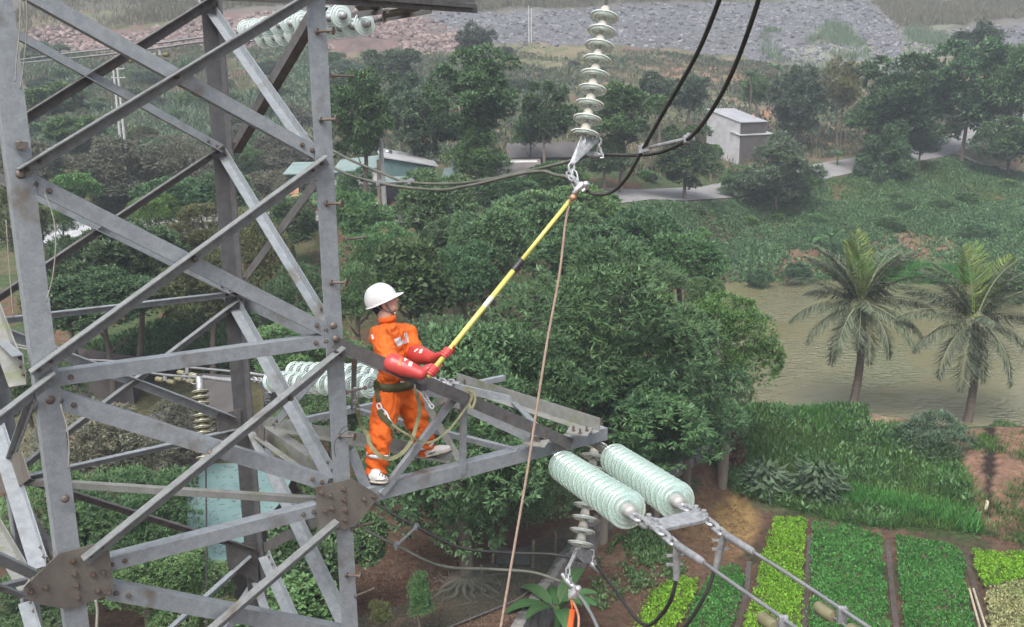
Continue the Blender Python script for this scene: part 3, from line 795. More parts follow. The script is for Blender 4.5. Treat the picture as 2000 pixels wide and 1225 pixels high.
def unit(n, rng):
    v = rng.normal(size=(n, 3)); return v / np.linalg.norm(v, axis=1)[:, None]
def nv(a): return a / (np.linalg.norm(a, axis=1)[:, None] + 1e-9)
def leaf_arrays(p, d, w, l, wd, fold=.12, curl=.18):
    """rhombic leaves: p base, d axis, w side axis, l length, wd width"""
    l = np.asarray(l)[:, None]; wd = np.asarray(wd)[:, None]
    n = np.cross(d, w)
    a = p; tip = p + d * l - n * l * curl
    m1 = p + d * l * .45 + w * wd * .5 + n * wd * fold; m2 = p + d * l * .45 - w * wd * .5 + n * wd * fold
    co = np.stack([a, m1, tip, m2], 1).reshape(-1, 3)
    return co
def leaves_to_mesh(name, co):
    me = bpy.data.meshes.new(name)
    fastmesh(me, co, np.arange(len(co)).reshape(-1, 4)); return me
def sideaxis(d, rng, flat=.7):
    """width axis: mostly horizontal, with scatter, at right angles to d"""
    s = np.cross(d, np.array([0, 0, 1.])) + unit(len(d), rng) * (1 - flat) + 1e-3
    s = s - d * (s * d).sum(1)[:, None]
    return nv(s)
def crown_mesh(name, seed, rx, rz, lobes=22, lobe_r=.42, clusters=2500, k=9, ll=.22, lw=.05, droop=.35, fill=.15, spread=1.0, base_cut=-.95, hang=0., inset=.68, sub=2.2, vary=.22):
    rng = np.random.default_rng(seed)
    c = unit(lobes * 3, rng); c = c[c[:, 2] > base_cut][:lobes]
    R = np.array([rx, rx, rz])
    rad = inset + vary * (rng.random(len(c)) - .35); cen = c * rad[:, None] * R
    cen[:, 2] *= np.where(cen[:, 2] < 0, .8, 1)
    lr = lobe_r * (.65 + .6 * rng.random(len(c)))[:, None] * np.array([rx, rx, rx * .85])
    pts, nor = [], []
    i = rng.integers(0, len(c), clusters * 5)
    u = unit(len(i), rng); u[:, 2] = np.where(u[:, 2] < -.6, -u[:, 2], u[:, 2])
    # lumps of foliage on each lobe
    bumps = 1 + .16 * np.sin(u[:, 0] * sub * 3 + i) * np.cos(u[:, 1] * sub * 3 + i * 1.7) + .10 * np.sin(u[:, 2] * sub * 5 + i * 2.3)
    p = cen[i] + u * lr[i] * bumps[:, None]
    # drop points buried inside another lobe
    keep = np.ones(len(i), bool)
    for j in range(len(c)):
        q_ = (p - cen[j]) / (lr[j] * .86)
        keep &= ~(((q_ ** 2).sum(1) < 1) & (i != j))
    p, u = p[keep][:clusters], u[keep][:clusters]
    nf = int(clusters * fill)
    pi = unit(nf, rng) * (rng.random(nf) ** .4)[:, None] * R * .72; ui = nv(pi + 1e-3)
    p = np.concatenate([p, pi]); u = np.concatenate([u, ui])
    p = p + rng.normal(size=p.shape) * rx * .012
    n = len(p)
    P2 = np.repeat(p, k, 0); U2 = np.repeat(u, k, 0)
    # one twig axis per cluster, leaves radiate round it
    d = nv(U2 * .55 + unit(len(P2), rng) * .85 * spread + np.array([0, 0, -droop]))
    w_ = sideaxis(d, rng, .55)
    s = .7 + .6 * rng.random(len(P2)); sc = np.repeat(.8 + .4 * rng.random(n), k)
    co = leaf_arrays(P2 + d * ll * .05, d, w_, ll * s * sc, lw * s * sc)
    return leaves_to_mesh(name, co)
CR = {}
def crown(kind):
    if kind in CR: return CR[kind]
    base, var = kind
    sd = hash(base) % 1000 if False else sum(map(ord, base)) + var * 37
    if base == 'mango': me = crown_mesh('mango_crown', sd, 4.0, 4.2, 34, .34, 3400, 9, .27, .062, .45, .15)
    elif base == 'near': me = crown_mesh('lush_crown', sd, 4.0, 4.2, 30, .33, 4200, 8, .21, .075, .35, .12)
    elif base == 'dense': me = crown_mesh('dense_crown', sd, 4.0, 3.6, 36, .30, 3000, 8, .34, .12, .3, .1)
    elif base == 'road': me = crown_mesh('roadside_crown', sd, 4.0, 5.2, 44, .21, 2100, 8, .42, .15, .45, .22, inset=.66, base_cut=-.98, vary=.62)
    elif base == 'loose': me = crown_mesh('loose_crown', sd, 4.0, 4.6, 34, .22, 1500, 8, .40, .11, .3, .3, inset=.62, vary=.6)
    elif base == 'vine': me = crown_mesh('vine_crown', sd, 4.0, 3.4, 26, .34, 2600, 4, .42, .36, .5, .05)
    elif base == 'far': me = crown_mesh('bushy_crown', sd, 4.0, 3.6, 30, .27, 1300, 7, .55, .20, .3, .15, vary=.5)
    elif base == 'bush': me = crown_mesh('bush_crown', sd, 4.0, 3.0, 14, .42, 900, 7, .62, .24, .1, .1)
    elif base == 'fine': me = crown_mesh('fine_crown', sd, 4.0, 3.6, 26, .34, 2400, 8, .34, .07, .3, .15)
    CR[kind] = me
    return me
TRUNKS = {}
def trunk_mesh(h, r, seed, limbs=5, lean=.04, rlimb=1.6):
    key = (round(h, 1), round(r, 2), seed)
    rng = np.random.default_rng(seed + 500)
    mb = MB(); n = 7
    top = V(rng.normal() * lean * h, rng.normal() * lean * h, h)
    pts = [V(0, 0, -.5)] + [top * t + V(math.sin(t * 5 + seed), math.cos(t * 4 + seed), 0) * .04 * h * .4 * t * (1 - t) * 4 for t in np.linspace(.02, 1, n)]
    pts = np.array(pts)
    mb.tube(pts, np.concatenate([[r * 1.4], np.linspace(r * 1.15, r * .45, n)]), 8)
    for k in range(limbs):
        t = .5 + .45 * k / max(1, limbs - 1); b0 = pts[0] * 0 + top * t
        a = k * 2.4 + seed; e = b0 + V(math.cos(a) * rlimb, math.sin(a) * rlimb, rlimb * .95)
        mid = (b0 + e) / 2 + V(0, 0, -.12 * rlimb)
        mb.tube([b0, mid, e], [r * .5, r * .33, r * .12], 6)
    return mb
_tc = [0]
def tree(px, py, hw, hh, Y, kind, leaf, label, name='tree', cat='tree', group=None, trunk=True, tr=.2, rot=None, base=None, limbs=5, shape=1.):
    """crown centred on pixel (px,py) at distance Y, with pixel half-size (hw,hh); trunk goes down to the ground"""
    _tc[0] += 1; sd = _tc[0]
    r = ray(px, py); c = CAM + r * (Y / r[1]); d = (c - CAM) @ FW
    sx, sz = hw / FPX * d, hh / FPX * d
    gz = float(height(c[0], c[1]))
    root = thing(name, label, cat, (c[0], c[1], gz), group)
    v = sd % 3
    me = crown((kind, v))
    R0 = 4.0 * 1.02
    bx = np.array(me.vertices[0].co)  # noqa
    zr = {'mango': 4.2, 'near': 4.2, 'dense': 3.6, 'road': 5.2, 'loose': 4.6, 'vine': 3.4, 'far': 3.6, 'bush': 3.0, 'fine': 3.6}[kind]
    o = bpy.data.objects.new('crown', me.copy() if (me.materials and me.materials[0] != leaf) else me)
    if not o.data.materials: o.data.materials.append(leaf)
    elif o.data.materials[0] != leaf:
        key = (kind, v, leaf.name)
        if key in CR:
            bpy.data.meshes.remove(o.data) if o.data.users == 0 else None
            o = bpy.data.objects.new('crown', CR[key])
        else:
            o.data.materials.clear(); o.data.materials.append(leaf); CR[key] = o.data
    COL.objects.link(o); o.parent = root
    o.location = (0, 0, c[2] - gz)
    o.rotation_euler = (0, 0, sd * 1.7 if rot is None else rot)
    k = {'near': 1.06, 'mango': 1.04, 'road': 1.10, 'far': 1.0, 'loose': 1.12, 'bush': 1.05}.get(kind, 1.04)
    o.scale = (sx / R0 * k, sx / R0 * k, sz / (zr * 1.02) * k)
    if trunk:
        h = max(.6, c[2] - gz + sz * .15)
        mb = trunk_mesh(h, tr, sd, limbs, rlimb=sx * .5)
        t = obj('trunk', mb, BARK); auto_smooth(t, 60); t.parent = root; t.location = (0, 0, 0)
    return root
# ---- trees, from the near ones under the crossarm to those on the hillside
LF_LITTER = leafmat('dead_leaf', (.20, .12, .08), (.13, .075, .05), rnd=0, hue=0)
MG, DK, BR, MD, BL, OL, VN, GY_ = LF_MANGO, LF_DARK, LF_BRIGHT, LF_MID, LF_BLUE, LF_OLIVE, LF_VINE, LF_GREY
tA = tree(905, 870, 205, 240, 33.0, 'near', DK, 'big dark leafy tree right below the worker, its roots spread over bare earth', tr=.26)
tree(880, 700, 150, 80, 37, 'near', DK, 'low dense treetop just behind the worker at his waist height')
tree(1035, 740, 110, 110, 36, 'near', DK, 'dark treetop right behind the end of the crossarm', trunk=False)
tree(1185, 660, 215, 180, 41, 'mango', MG, 'large narrow-leaved tree behind the hanging rope, tallest in the middle')
tree(1180, 800, 190, 130, 38.5, 'mango', MG, 'narrow-leaved tree behind the two tilted glass insulator strings', tr=.22)
tree(1420, 690, 104, 112, 45, 'near', BR, 'round bright green tree at the left shore of the pond', tr=.25)
tree(1345, 790, 110, 110, 42.5, 'mango', DK, 'dark tree below the bright round one, beside the grassy bank', tr=.2)
tree(1300, 640, 80, 60, 48, 'mango', MD, 'treetop squeezed between the large middle tree and the bright round tree')
tree(1055, 945, 75, 105, 34, 'near', DK, 'low dark foliage right of the trunk of the big tree, behind the rope', trunk=False)
tree(1285, 860, 75, 70, 40, 'mango', MD, 'foliage hanging between the two tilted insulator strings and the earth mound', tr=.15)
tree(800, 560, 80, 78, 52, 'vine', VN, 'tree smothered in pale heart-shaped vine leaves behind the worker', 'vine_tree')
tree(905, 545, 62, 70, 55, 'dense', DK, 'dark round tree right of the vine-covered tree')
tree(960, 480, 85, 75, 58, 'dense', DK, 'dark bushy tree left of the yellow pole at mid height')
tree(1050, 450, 105, 72, 62, 'dense', DK, 'broad dark tree behind the upper half of the yellow pole')
tree(1150, 500, 110, 60, 56, 'dense', DK, 'broad treetop right of the rope above the large middle tree')
tree(1130, 410, 90, 50, 70, 'dense', MD, 'greener treetop below the steel clamp that the pole reaches')
tree(1245, 470, 80, 60, 65, 'dense', DK, 'rounded dark tree midway between the clamp and the pond')
tree(1335, 520, 82, 62, 62, 'dense', MD, 'rounded tree at the upper left corner of the pond')
tree(1375, 580, 36, 40, 57, 'dense', MD, 'small treetop touching the pond edge above the bright round tree', tr=.14)
tree(1230, 545, 100, 45, 52, 'mango', MG, 'flat narrow-leaved treetop over the large middle tree')
tree(855, 410, 85, 72, 68, 'dense', DK, 'dark round tree in front of the roadside houses')
tree(880, 470, 60, 45, 62, 'dense', DK, 'small dark tree below the round tree by the houses')
tree(990, 380, 70, 35, 76, 'dense', DK, 'low dark tree in front of the grey roofed sheds')
tree(1080, 350, 60, 32, 84, 'dense', MD, 'low tree behind the clamp, in front of the grey sheds', tr=.14)
tree(700, 420, 55, 62, 66, 'loose', MD, 'light green loose tree right of the tower leg, before the road', tr=.12)
tree(740, 500, 75, 58, 58, 'fine', MD, 'light green bushy tree right of the tower leg below the road')
tree(700, 580, 60, 60, 52, 'fine', MD, 'bushy tree between the tower leg and the helmet')
tree(580, 590, 75, 70, 52, 'fine', DK, 'dark tree seen through the right tower face, level with the helmet')
tree(600, 680, 110, 65, 45, 'near', MD, 'leafy treetop behind the left pair of glass insulator strings')
tree(640, 810, 110, 85, 39, 'near', DK, 'dark treetop below the left glass insulator strings')
tree(570, 430, 60, 55, 68, 'loose', DK, 'shadowy tree beside the banana plants, right of the rear tower leg')
tree(500, 500, 75, 75, 58, 'fine', OL, 'olive bamboo-like clump right of the rear tower leg')
tree(400, 455, 95, 52, 62, 'fine', OL, 'olive feathery tree left of the rear tower leg')
tree(400, 560, 110, 70, 54, 'fine', OL, 'dull olive tree below the feathery one, left of the rear tower leg')
tree(350, 395, 90, 45, 74, 'dense', DK, 'dark green tree above the olive tree')
tree(440, 380, 60, 40, 76, 'dense', DK, 'dark green tree by the rear tower leg below the white roof')
tree(250, 505, 110, 75, 57, 'dense', DK, 'large dark tree in the middle of the left tower panel')
tree(200, 590, 120, 60, 52, 'dense', DK, 'dark tree under the large dark one, near the front tower leg')
tree(130, 540, 60, 70, 56, 'loose', DK, 'dark loose tree just right of the front tower leg')
tree(120, 420, 45, 45, 72, 'fine', BR, 'light green feathery tree above the white roof', tr=.1)
tree(300, 420, 50, 40, 70, 'fine', BR, 'yellowish green bush beside the feathery olive tree', 'shrub', 'shrub', tr=.1)
tree(150, 370, 40, 22, 86, 'bush', BR, 'small bright green bush under the second brace of the left panel', 'shrub', 'shrub', trunk=False)
tree(90, 590, 60, 40, 52, 'loose', OL, 'dull green bush behind the left tower leg', 'shrub', 'shrub', tr=.1)
tree(30, 440, 60, 70, 66, 'loose', OL, 'olive tree at the left frame edge', tr=.12)
tree(200, 880, 125, 95, 34, 'mango', GY_, 'grey-green narrow-leaved tree inside the lower tower, left half', tr=.15)
tree(330, 850, 90, 65, 38, 'mango', GY_, 'grey-green narrow-leaved treetop inside the lower tower by the yellow insulators', tr=.15)
tree(270, 1010, 130, 110, 30, 'mango', MG, 'narrow-leaved tree above the lower left gusset plate', tr=.15)
tree(330, 1150, 110, 80, 27.5, 'near', MD, 'leafy bush at the bottom between the gusset plates', 'shrub', 'shrub', tr=.1)
tree(90, 1010, 110, 120, 30, 'mango', MG, 'narrow-leaved tree behind the left tower leg at the bottom', tr=.15)
tree(60, 760, 90, 70, 42, 'mango', MD, 'leafy tree behind the left tower leg at waist height of the worker', tr=.15)
tree(60, 1190, 110, 70, 27, 'mango', DK, 'dark leafy tree in the bottom left corner', tr=.12)
tree(600, 1085, 75, 100, 29.5, 'vine', DK, 'vine-covered bush behind the right gusset plate', 'shrub', 'shrub', tr=.1)
tree(570, 1200, 90, 60, 27, 'vine', MD, 'vine-covered bush at the bottom edge under the right gusset plate', 'shrub', 'shrub', tr=.1)
tree(715, 1060, 45, 50, 30, 'vine', DK, 'small vine bush right of the right tower leg', 'shrub', 'shrub', trunk=False)
tree(450, 1210, 60, 40, 27, 'fine', OL, 'small olive bush at the bottom edge by the rear tower leg', 'shrub', 'shrub', trunk=False)
# pond bank
tree(1820, 875, 78, 62, 48, 'fine', LF_BLUE, 'round grey-green bush on the pond bank under the right palm', 'shrub', 'shrub', tr=.08)
tree(1965, 845, 30, 14, 50, 'bush', MD, 'small green bush at the pond edge on the far right', 'shrub', 'shrub', trunk=False)
tree(1480, 545, 22, 16, 92, 'bush', DK, 'small dark bush at the far pond shore, left one', 'shrub', 'shrub', trunk=False)
tree(1555, 535, 26, 18, 93, 'bush', DK, 'dark bush at the far pond shore left of the left palm', 'shrub', 'shrub', trunk=False)
tree(1980, 560, 45, 40, 84, 'bush', DK, 'dark bush at the right shore of the pond behind the right palm', 'shrub', 'shrub', trunk=False)
# roadside and house trees
tree(705, 235, 60, 88, 78, 'road', MD, 'tall airy tree just right of the tower leg top, by the concrete pole', tr=.22)
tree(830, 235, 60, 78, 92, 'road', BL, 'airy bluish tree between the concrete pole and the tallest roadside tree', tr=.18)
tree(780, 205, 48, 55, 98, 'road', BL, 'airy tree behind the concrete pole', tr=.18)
tree(938, 190, 82, 88, 85, 'road', DK, 'tallest roadside tree, dark, above the teal shed', tr=.3)
tree(935, 310, 62, 55, 84, 'loose', MD, 'lower boughs of a young tree beside the tallest roadside tree', tr=.12)
tree(1070, 225, 50, 58, 96, 'road', DK, 'airy tree behind the lower half of the hanging insulator string', tr=.18)
tree(1035, 250, 38, 42, 100, 'loose', DK, 'slim loose tree above the grey sheds', tr=.12)
tree(1215, 225, 68, 62, 99, 'road', MD, 'dark roadside tree right of the hanging insulator string', tr=.2)
tree(1180, 310, 50, 40, 98, 'dense', DK, 'dense low tree behind the steel yoke plate', tr=.15)
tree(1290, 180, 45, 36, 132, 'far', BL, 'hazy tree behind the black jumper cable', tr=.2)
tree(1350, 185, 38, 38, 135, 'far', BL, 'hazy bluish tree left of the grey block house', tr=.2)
tree(1338, 312, 58, 60, 104, 'road', DK, 'dense roadside tree below the cable spacer', tr=.2)
tree(1390, 300, 22, 18, 118, 'dense', BR, 'small green tree against the wall of the grey block house', tr=.12)
tree(1518, 345, 80, 66, 110, 'loose', BL, 'broad grey-green tree in front of the grey block house', tr=.2)
tree(1440, 355, 40, 28, 112, 'loose', MD, 'small tree at the road bend below the block house', tr=.12)
tree(1560, 205, 52, 68, 138, 'road', BL, 'bluish tree right of the grey block house', tr=.22)
tree(1640, 175, 42, 50, 142, 'loose', OL, 'thin yellowish tree in the dry field by the road', tr=.15)
tree(1750, 210, 84, 90, 124, 'road', DK, 'big grey-green tree left of the pair on the right, beside the road', tr=.28)
tree(1735, 318, 50, 74, 121, 'road', DK, 'narrow tree on the bank under the big roadside tree', tr=.2)
tree(1800, 275, 42, 36, 126, 'loose', DK, 'small tree beside the road between the two big ones', tr=.14)
tree(1890, 185, 80, 92, 132, 'road', DK, 'big dark tree on the right by the road, with bare pale trunks', tr=.28)
tree(1822, 175, 50, 50, 138, 'road', BL, 'dark tree behind and between the two big roadside trees', tr=.2)
tree(1905, 95, 48, 42, 165, 'far', BL, 'hazy dark treetop rising above the big right tree', tr=.25)
tree(1985, 165, 55, 80, 128, 'far', MD, 'yellow-green tree at the right frame edge', tr=.2)
tree(1975, 275, 65, 48, 126, 'dense', DK, 'dark thicket at the right frame edge beside the road', 'shrub', 'shrub', trunk=False)
tree(928, 95, 42, 40, 178, 'far', BL, 'lone hazy tree below the grey rubble slope', tr=.25)
tree(760, 128, 55, 34, 150, 'far', BL, 'hazy tree clump left of the lone tree on the hillside', tr=.2)
tree(690, 175, 55, 30, 128, 'far', BL, 'hazy scrub behind the airy tree by the tower leg', 'shrub', 'shrub', trunk=False)
tree(1480, 180, 30, 30, 150, 'far', MD, 'small hillside tree behind the areca palm', tr=.12)
tree(820, 1165, 26, 46, 29, 'loose', MD, 'slender sapling on the bare earth left of the big tree roots', tr=.04)
tree(745, 1195, 24, 30, 28, 'loose', OL, 'small low bush on the bare earth beside the right tower leg', 'shrub', 'shrub', trunk=False)
tree(60, 330, 70, 50, 90, 'dense', GY_, 'grey-green tree at the left frame edge above the white roof')
tree(220, 335, 85, 60, 92, 'loose', GY_, 'brownish green tree in the centre of the left tower panel', trunk=False)
tree(330, 325, 70, 55, 95, 'fine', GY_, 'brownish green tree right of the twin poles', trunk=False)
tree(100, 200, 60, 32, 128, 'far', BR, 'bright green scrub at the upper left behind the tower', 'shrub', 'shrub', trunk=False)
tree(150, 255, 60, 30, 112, 'far', MD, 'green bush left of the twin poles', 'shrub', 'shrub', trunk=False)
rs = np.random.default_rng(5)
for k in range(34):
    px, py = rs.uniform(40, 640), rs.uniform(285, 400)
    g = G(px, py); s = rs.uniform(1.5, 3.0); d = (g - CAM) @ FW; hw = s / d * FPX
    tree(px, py - hw * .4, hw * 1.2, hw * .85, g[1], ('loose', 'fine', 'dense')[k % 3], (GY_, DK, GY_, MD, OL)[k % 5], 'leafy thicket on the lower hillside seen through the tower', 'shrub', 'shrub', 'thickets seen through the tower', trunk=False)
tree(700, 372, 46, 34, 82, 'loose', MD, 'loose bush in front of the low pale-roofed house', 'shrub', 'shrub', trunk=False)
tree(812, 372, 40, 24, 82, 'loose', DK, 'dark loose bush in front of the long teal house', 'shrub', 'shrub', trunk=False)
# scrub on the hillside: nothing tells these apart
rs = np.random.default_rng(11)
k = 0
while k < 70:
    px, py = rs.uniform(0, 1300), rs.uniform(100, 270)
    if 640 < px < 1300 and py > 185: continue
    g = G(px, py)
    if g[1] < 110: continue
    s = rs.uniform(.9, 2.2); d = (g - CAM) @ FW; hw = s / d * FPX
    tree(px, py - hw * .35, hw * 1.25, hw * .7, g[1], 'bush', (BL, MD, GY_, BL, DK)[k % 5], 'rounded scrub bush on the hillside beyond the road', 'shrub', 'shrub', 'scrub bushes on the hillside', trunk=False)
    k += 1
k = 0
while k < 26:
    px, py = rs.uniform(1250, 1990), rs.uniform(345, 470)
    g = G(px, py)
    s = rs.uniform(.5, 1.1); d = (g - CAM) @ FW; hw = s / d * FPX
    tree(px, py - hw * .3, hw * 1.3, hw * .7, g[1], 'bush', (DK, MD, BR)[k % 3], 'low bush on the green slope between the road and the pond', 'shrub', 'shrub', 'low bushes on the slope above the pond', trunk=False)
    k += 1
# ---- ground cover
def scatter(polys, n, seed, wob=0.):
    """random ground points inside pixel polygons (even per square metre)"""
    rng = np.random.default_rng(seed); out = []
    gp = [np.array(gpoly(p)) for p in polys]
    areas = [max(1, .5 * abs(np.dot(g[:, 0], np.roll(g[:, 1], 1)) - np.dot(g[:, 1], np.roll(g[:, 0], 1)))) for g in gp]
    for g, a in zip(gp, areas):
        k = int(n * a / sum(areas)); got = 0
        while got < k:
            x = rng.uniform(g[:, 0].min(), g[:, 0].max(), k * 2); y = rng.uniform(g[:, 1].min(), g[:, 1].max(), k * 2)
            m = inpoly(x, y, g); x, y = x[m][:k - got], y[m][:k - got]; got += len(x)
            if len(x) == 0: break
            kr = (roaddist(x, y)[0] > 3.4) | (y < 70); x, y = x[kr], y[kr]
            out.append(np.stack([x, y, height(x, y)], 1))
    return np.concatenate(out)
def stuff(name, pts, k, ll, lw, m, label, cat, seed=1, up=1.0, spread=.8, zj=0., cl=None, kind='stuff', parent=None):
    rng = np.random.default_rng(seed); n = len(pts)
    if cl is not None:   # thin out by a patchy mask
        keep = fbm(pts[:, 0] * cl[0], pts[:, 1] * cl[0], 3) > cl[1] + .1 * rng.normal(size=n); pts = pts[keep]; n = len(pts)
    p = np.repeat(pts, k, 0) + rng.normal(size=(n * k, 3)) * np.array([ll * .35, ll * .35, 0]); p[:, 2] += rng.random(n * k) * zj
    d = nv(unit(n * k, rng) * spread + np.array([0, 0, up]))
    w_ = sideaxis(d, rng, .4); s = .6 + .8 * rng.random(n * k)
    co = leaf_arrays(p, d, w_, ll * s, lw * s, curl=.35)
    o = obj(name, leaves_to_mesh(name, co), m, parent)
    if kind: o['kind'] = kind
    if label: tag(o, label, cat)
    return o
BANK = [(1430, 805), (1640, 793), (1700, 835), (1760, 838), (1860, 880), (1890, 940), (1905, 1040), (1700, 1030), (1560, 1000), (1500, 985), (1440, 965), (1385, 900)]
pts = scatter([BANK], 11000, 1)
stuff('grass', pts, 6, .40, .036, LF_GRASS, 'long arching green grass on the bank between the pond and the vegetable beds', 'grass', 2, .65, 1.15)
pts = scatter([BANK], 5000, 41)
stuff('undergrowth', pts, 5, .26, .11, LF_MID, 'broad-leaved weeds among the long grass on the bank', 'undergrowth', 42, .9, 1.0, .35, (.35, .0))
pts = scatter([BANK], 3500, 43)
stuff('grass', pts, 7, .55, .030, LF_VEG, 'brighter arching tufts on the grassy bank by the pond', 'grass', 44, .8, 1.0, .0, (.5, .05))
pts = scatter([[(1650, 985), (1905, 1045), (1900, 1010), (1660, 960)]], 1500, 3)
stuff('grass', pts, 6, .5, .035, LF_VEG, 'taller tufts of grass above the furrows at the foot of the bank', 'grass', 3, .6, 1.0)
SLOPE = [(1230, 385), (1320, 372), (1500, 345), (1620, 330), (1720, 325), (1850, 305), (2010, 345), (2010, 560), (1900, 540), (1860, 470), (1760, 452), (1690, 478), (1640, 500), (1540, 488), (1450, 520), (1380, 520), (1330, 500), (1240, 430)]
pts = scatter([SLOPE], 42000, 4)
stuff('undergrowth', pts, 5, .24, .11, LF_DARK, 'mixed green undergrowth covering the slope above the pond', 'undergrowth', 5, .5, 1.0, .3, (.12, -.10))
pts = scatter([[(1560, 350), (1850, 330), (2010, 380), (2010, 480), (1850, 450), (1650, 440), (1520, 460)]], 20000, 5)
stuff('undergrowth', pts, 5, .24, .13, LF_MID, 'bright green creepers on the right part of the slope above the pond', 'undergrowth', 6, .5, 1.0, .3, (.15, 0.02))
pts = scatter([[(1400, 505), (1550, 485), (1640, 495), (1700, 470), (1880, 455), (2010, 540), (2010, 562), (1640, 552), (1420, 560)]], 5200, 51)
stuff('undergrowth', pts, 5, .34, .17, LF_DARK, 'patchy low growth on the reddish bank at the far pond shore', 'undergrowth', 52, .5, 1.0, .3, (.16, .0))
pts = scatter([[(1660, 500), (1900, 520), (1900, 555), (1660, 548)]], 2600, 53)
stuff('grass', pts, 5, .5, .06, LF_VEG, 'bright grass at the far pond shore behind the palms', 'grass', 54, .9, .8, .0)
pts = scatter([SLOPE], 22000, 14)
stuff('grass', pts, 5, .36, .04, LF_GRASS, 'grass between the creepers on the slope above the pond', 'grass', 7, .9, .8, .0, (.1, .0))
FIELD = [(640, 330), (640, 120), (860, 105), (1000, 100), (1300, 105), (1500, 130), (1700, 150), (1990, 150), (1990, 290), (1700, 300), (1500, 320), (1300, 350), (1230, 350), (1000, 300), (800, 330)]
pts = scatter([FIELD], 26000, 6)
stuff('hillside_grass', pts, 5, .75, .09, LF_DRY, 'dry yellowish grass on the hillside behind the houses', 'grass', 8, .9, .7, .0, (.06, -.04))
pts = scatter([FIELD], 22000, 16)
stuff('undergrowth', pts, 5, .55, .26, LF_BLUE, 'grey-green scrub cover on the hillside behind the houses', 'undergrowth', 9, .4, 1.0, .5, (.08, .02))
HILL = [(0, 300), (0, 100), (200, 110), (450, 100), (640, 95), (640, 300), (560, 340), (420, 330), (200, 330)]
pts = scatter([HILL], 26000, 7)
stuff('undergrowth', pts, 5, .6, .22, LF_BLUE, 'grey-green reeds and scrub on the hillside seen through the tower', 'undergrowth', 10, .7, .9, .6, (.08, -.05))
pts = scatter([HILL], 12000, 17)
stuff('hillside_grass', pts, 6, 1.1, .10, LF_DRY, 'tall pale reed grass on the hillside seen through the tower', 'grass', 11, 1., .6, .0, (.10, .03))
pts = scatter([[(0, 60), (60, 5), (640, -30), (640, 0), (430, 25), (250, 55), (60, 70)], [(860, 25), (900, -10), (1680, -10), (1700, 0), (1200, 8), (1000, 20)], [(1700, 0), (2010, 0), (2010, 34), (1880, 50), (1760, 55)]], 16000, 8)
stuff('hillside_grass', pts, 4, 1.5, .16, LF_DRY, 'dry brownish grass on the upper slope above the rubble', 'grass', 12, .9, .7, .0, (.03, -.1))
pts = scatter([[(1545, 130), (1600, 55), (1640, 45), (1700, 100), (1720, 140), (1640, 150)], [(1770, 60), (1850, 45), (1860, 120), (1770, 130)], [(1480, 100), (1500, 50), (1540, 80), (1540, 130)]], 4200, 9)
stuff('hillside_grass', pts, 6, 1.3, .14, LF_BLUE, 'tufts of green reed on the grey rubble slope', 'grass', 13, 1., .6, .0, (.11, .03))
LOW = [(110, 720), (640, 560), (640, 900), (420, 1225), (0, 1225), (0, 760)]
pts = scatter([[(100, 700), (460, 590), (640, 600), (640, 720), (400, 730), (110, 730)]], 16000, 10)
stuff('undergrowth', pts, 5, .30, .20, LF_MID, 'leafy creepers on the ground inside the tower', 'undergrowth', 14, .5, 1.0, .35)
pts = scatter([[(110, 1200), (110, 1000), (420, 960), (640, 900), (690, 1225)]], 6000, 12)
stuff('undergrowth', pts, 5, .22, .13, LF_MID, 'leafy weeds on the ground below the tower', 'undergrowth', 15, .5, 1.0, .25, (.3, -.02))
pts = scatter([[(1150, 1130), (1200, 1060), (1290, 1030), (1340, 1120), (1240, 1160), (1170, 1200)]], 1400, 13)
stuff('undergrowth', pts, 6, .17, .07, LF_MID, 'weedy growth at the foot of the stone wall', 'undergrowth', 16, .5, 1.0, .2, (.5, -.05))
pts = scatter([[(1850, 860), (2010, 845), (2010, 1075), (1900, 1040)]], 1600, 18)
stuff('grass', pts, 6, .3, .03, LF_GRASS, 'sparse grass tufts on the red earth at the right edge', 'grass', 17, .9, .9, .0, (.6, .06))
pts = scatter([[(700, 1225), (700, 1080), (900, 1070), (1090, 1100), (1000, 1225)]], 2600, 19)
stuff('leaf_litter', pts, 3, .075, .035, LF_LITTER, 'brown leaf litter on the bare earth under the big tree', 'leaf litter', 18, .1, 1.0, .0)
pts = scatter([[(1180, 1180), (1230, 1050), (1400, 930), (1480, 1040), (1380, 1130), (1240, 1180)]], 1800, 20)
stuff('leaf_litter', pts, 3, .075, .035, LF_LITTER, 'fallen brown leaves on the earth mound beside the wall', 'leaf litter', 19, .1, 1.0, .0)

# ---- rubble
def rocks(name, pts, size, m, label, seed):
    rng = np.random.default_rng(seed); n = len(pts)
    b = np.array([(-1, -1, -1), (1, -1, -1), (1, 1, -1), (-1, 1, -1), (-1, -1, 1), (1, -1, 1), (1, 1, 1), (-1, 1, 1)], float) * .5
    q_ = np.array([(0, 3, 2, 1), (4, 5, 6, 7), (0, 1, 5, 4), (1, 2, 6, 5), (2, 3, 7, 6), (3, 0, 4, 7)])
    s = size * (.35 + rng.random(n) ** 7 * 4.2)
    co = b[None] * (1 + .45 * rng.normal(size=(n, 8, 3)).clip(-1.2, 1.2) * .6)
    a = rng.uniform(0, 6.28, n); ca, sa = np.cos(a)[:, None], np.sin(a)[:, None]
    co = np.stack([co[..., 0] * ca - co[..., 1] * sa, co[..., 0] * sa + co[..., 1] * ca, co[..., 2] * .75 + co[..., 0] * .35], -1) * s[:, None, None] + pts[:, None]
    me = bpy.data.meshes.new(name); fastmesh(me, co.reshape(-1, 3), (q_[None] + 8 * np.arange(n)[:, None, None]).reshape(-1, 4))
    o = obj(name, me, m); o['kind'] = 'stuff'; tag(o, label, 'rubble')
pts = scatter([GRAVEL], 24000, 21)
rocks('rubble', pts, .20, ROCKG, 'grey broken stone covering the slope at the top right', 22)
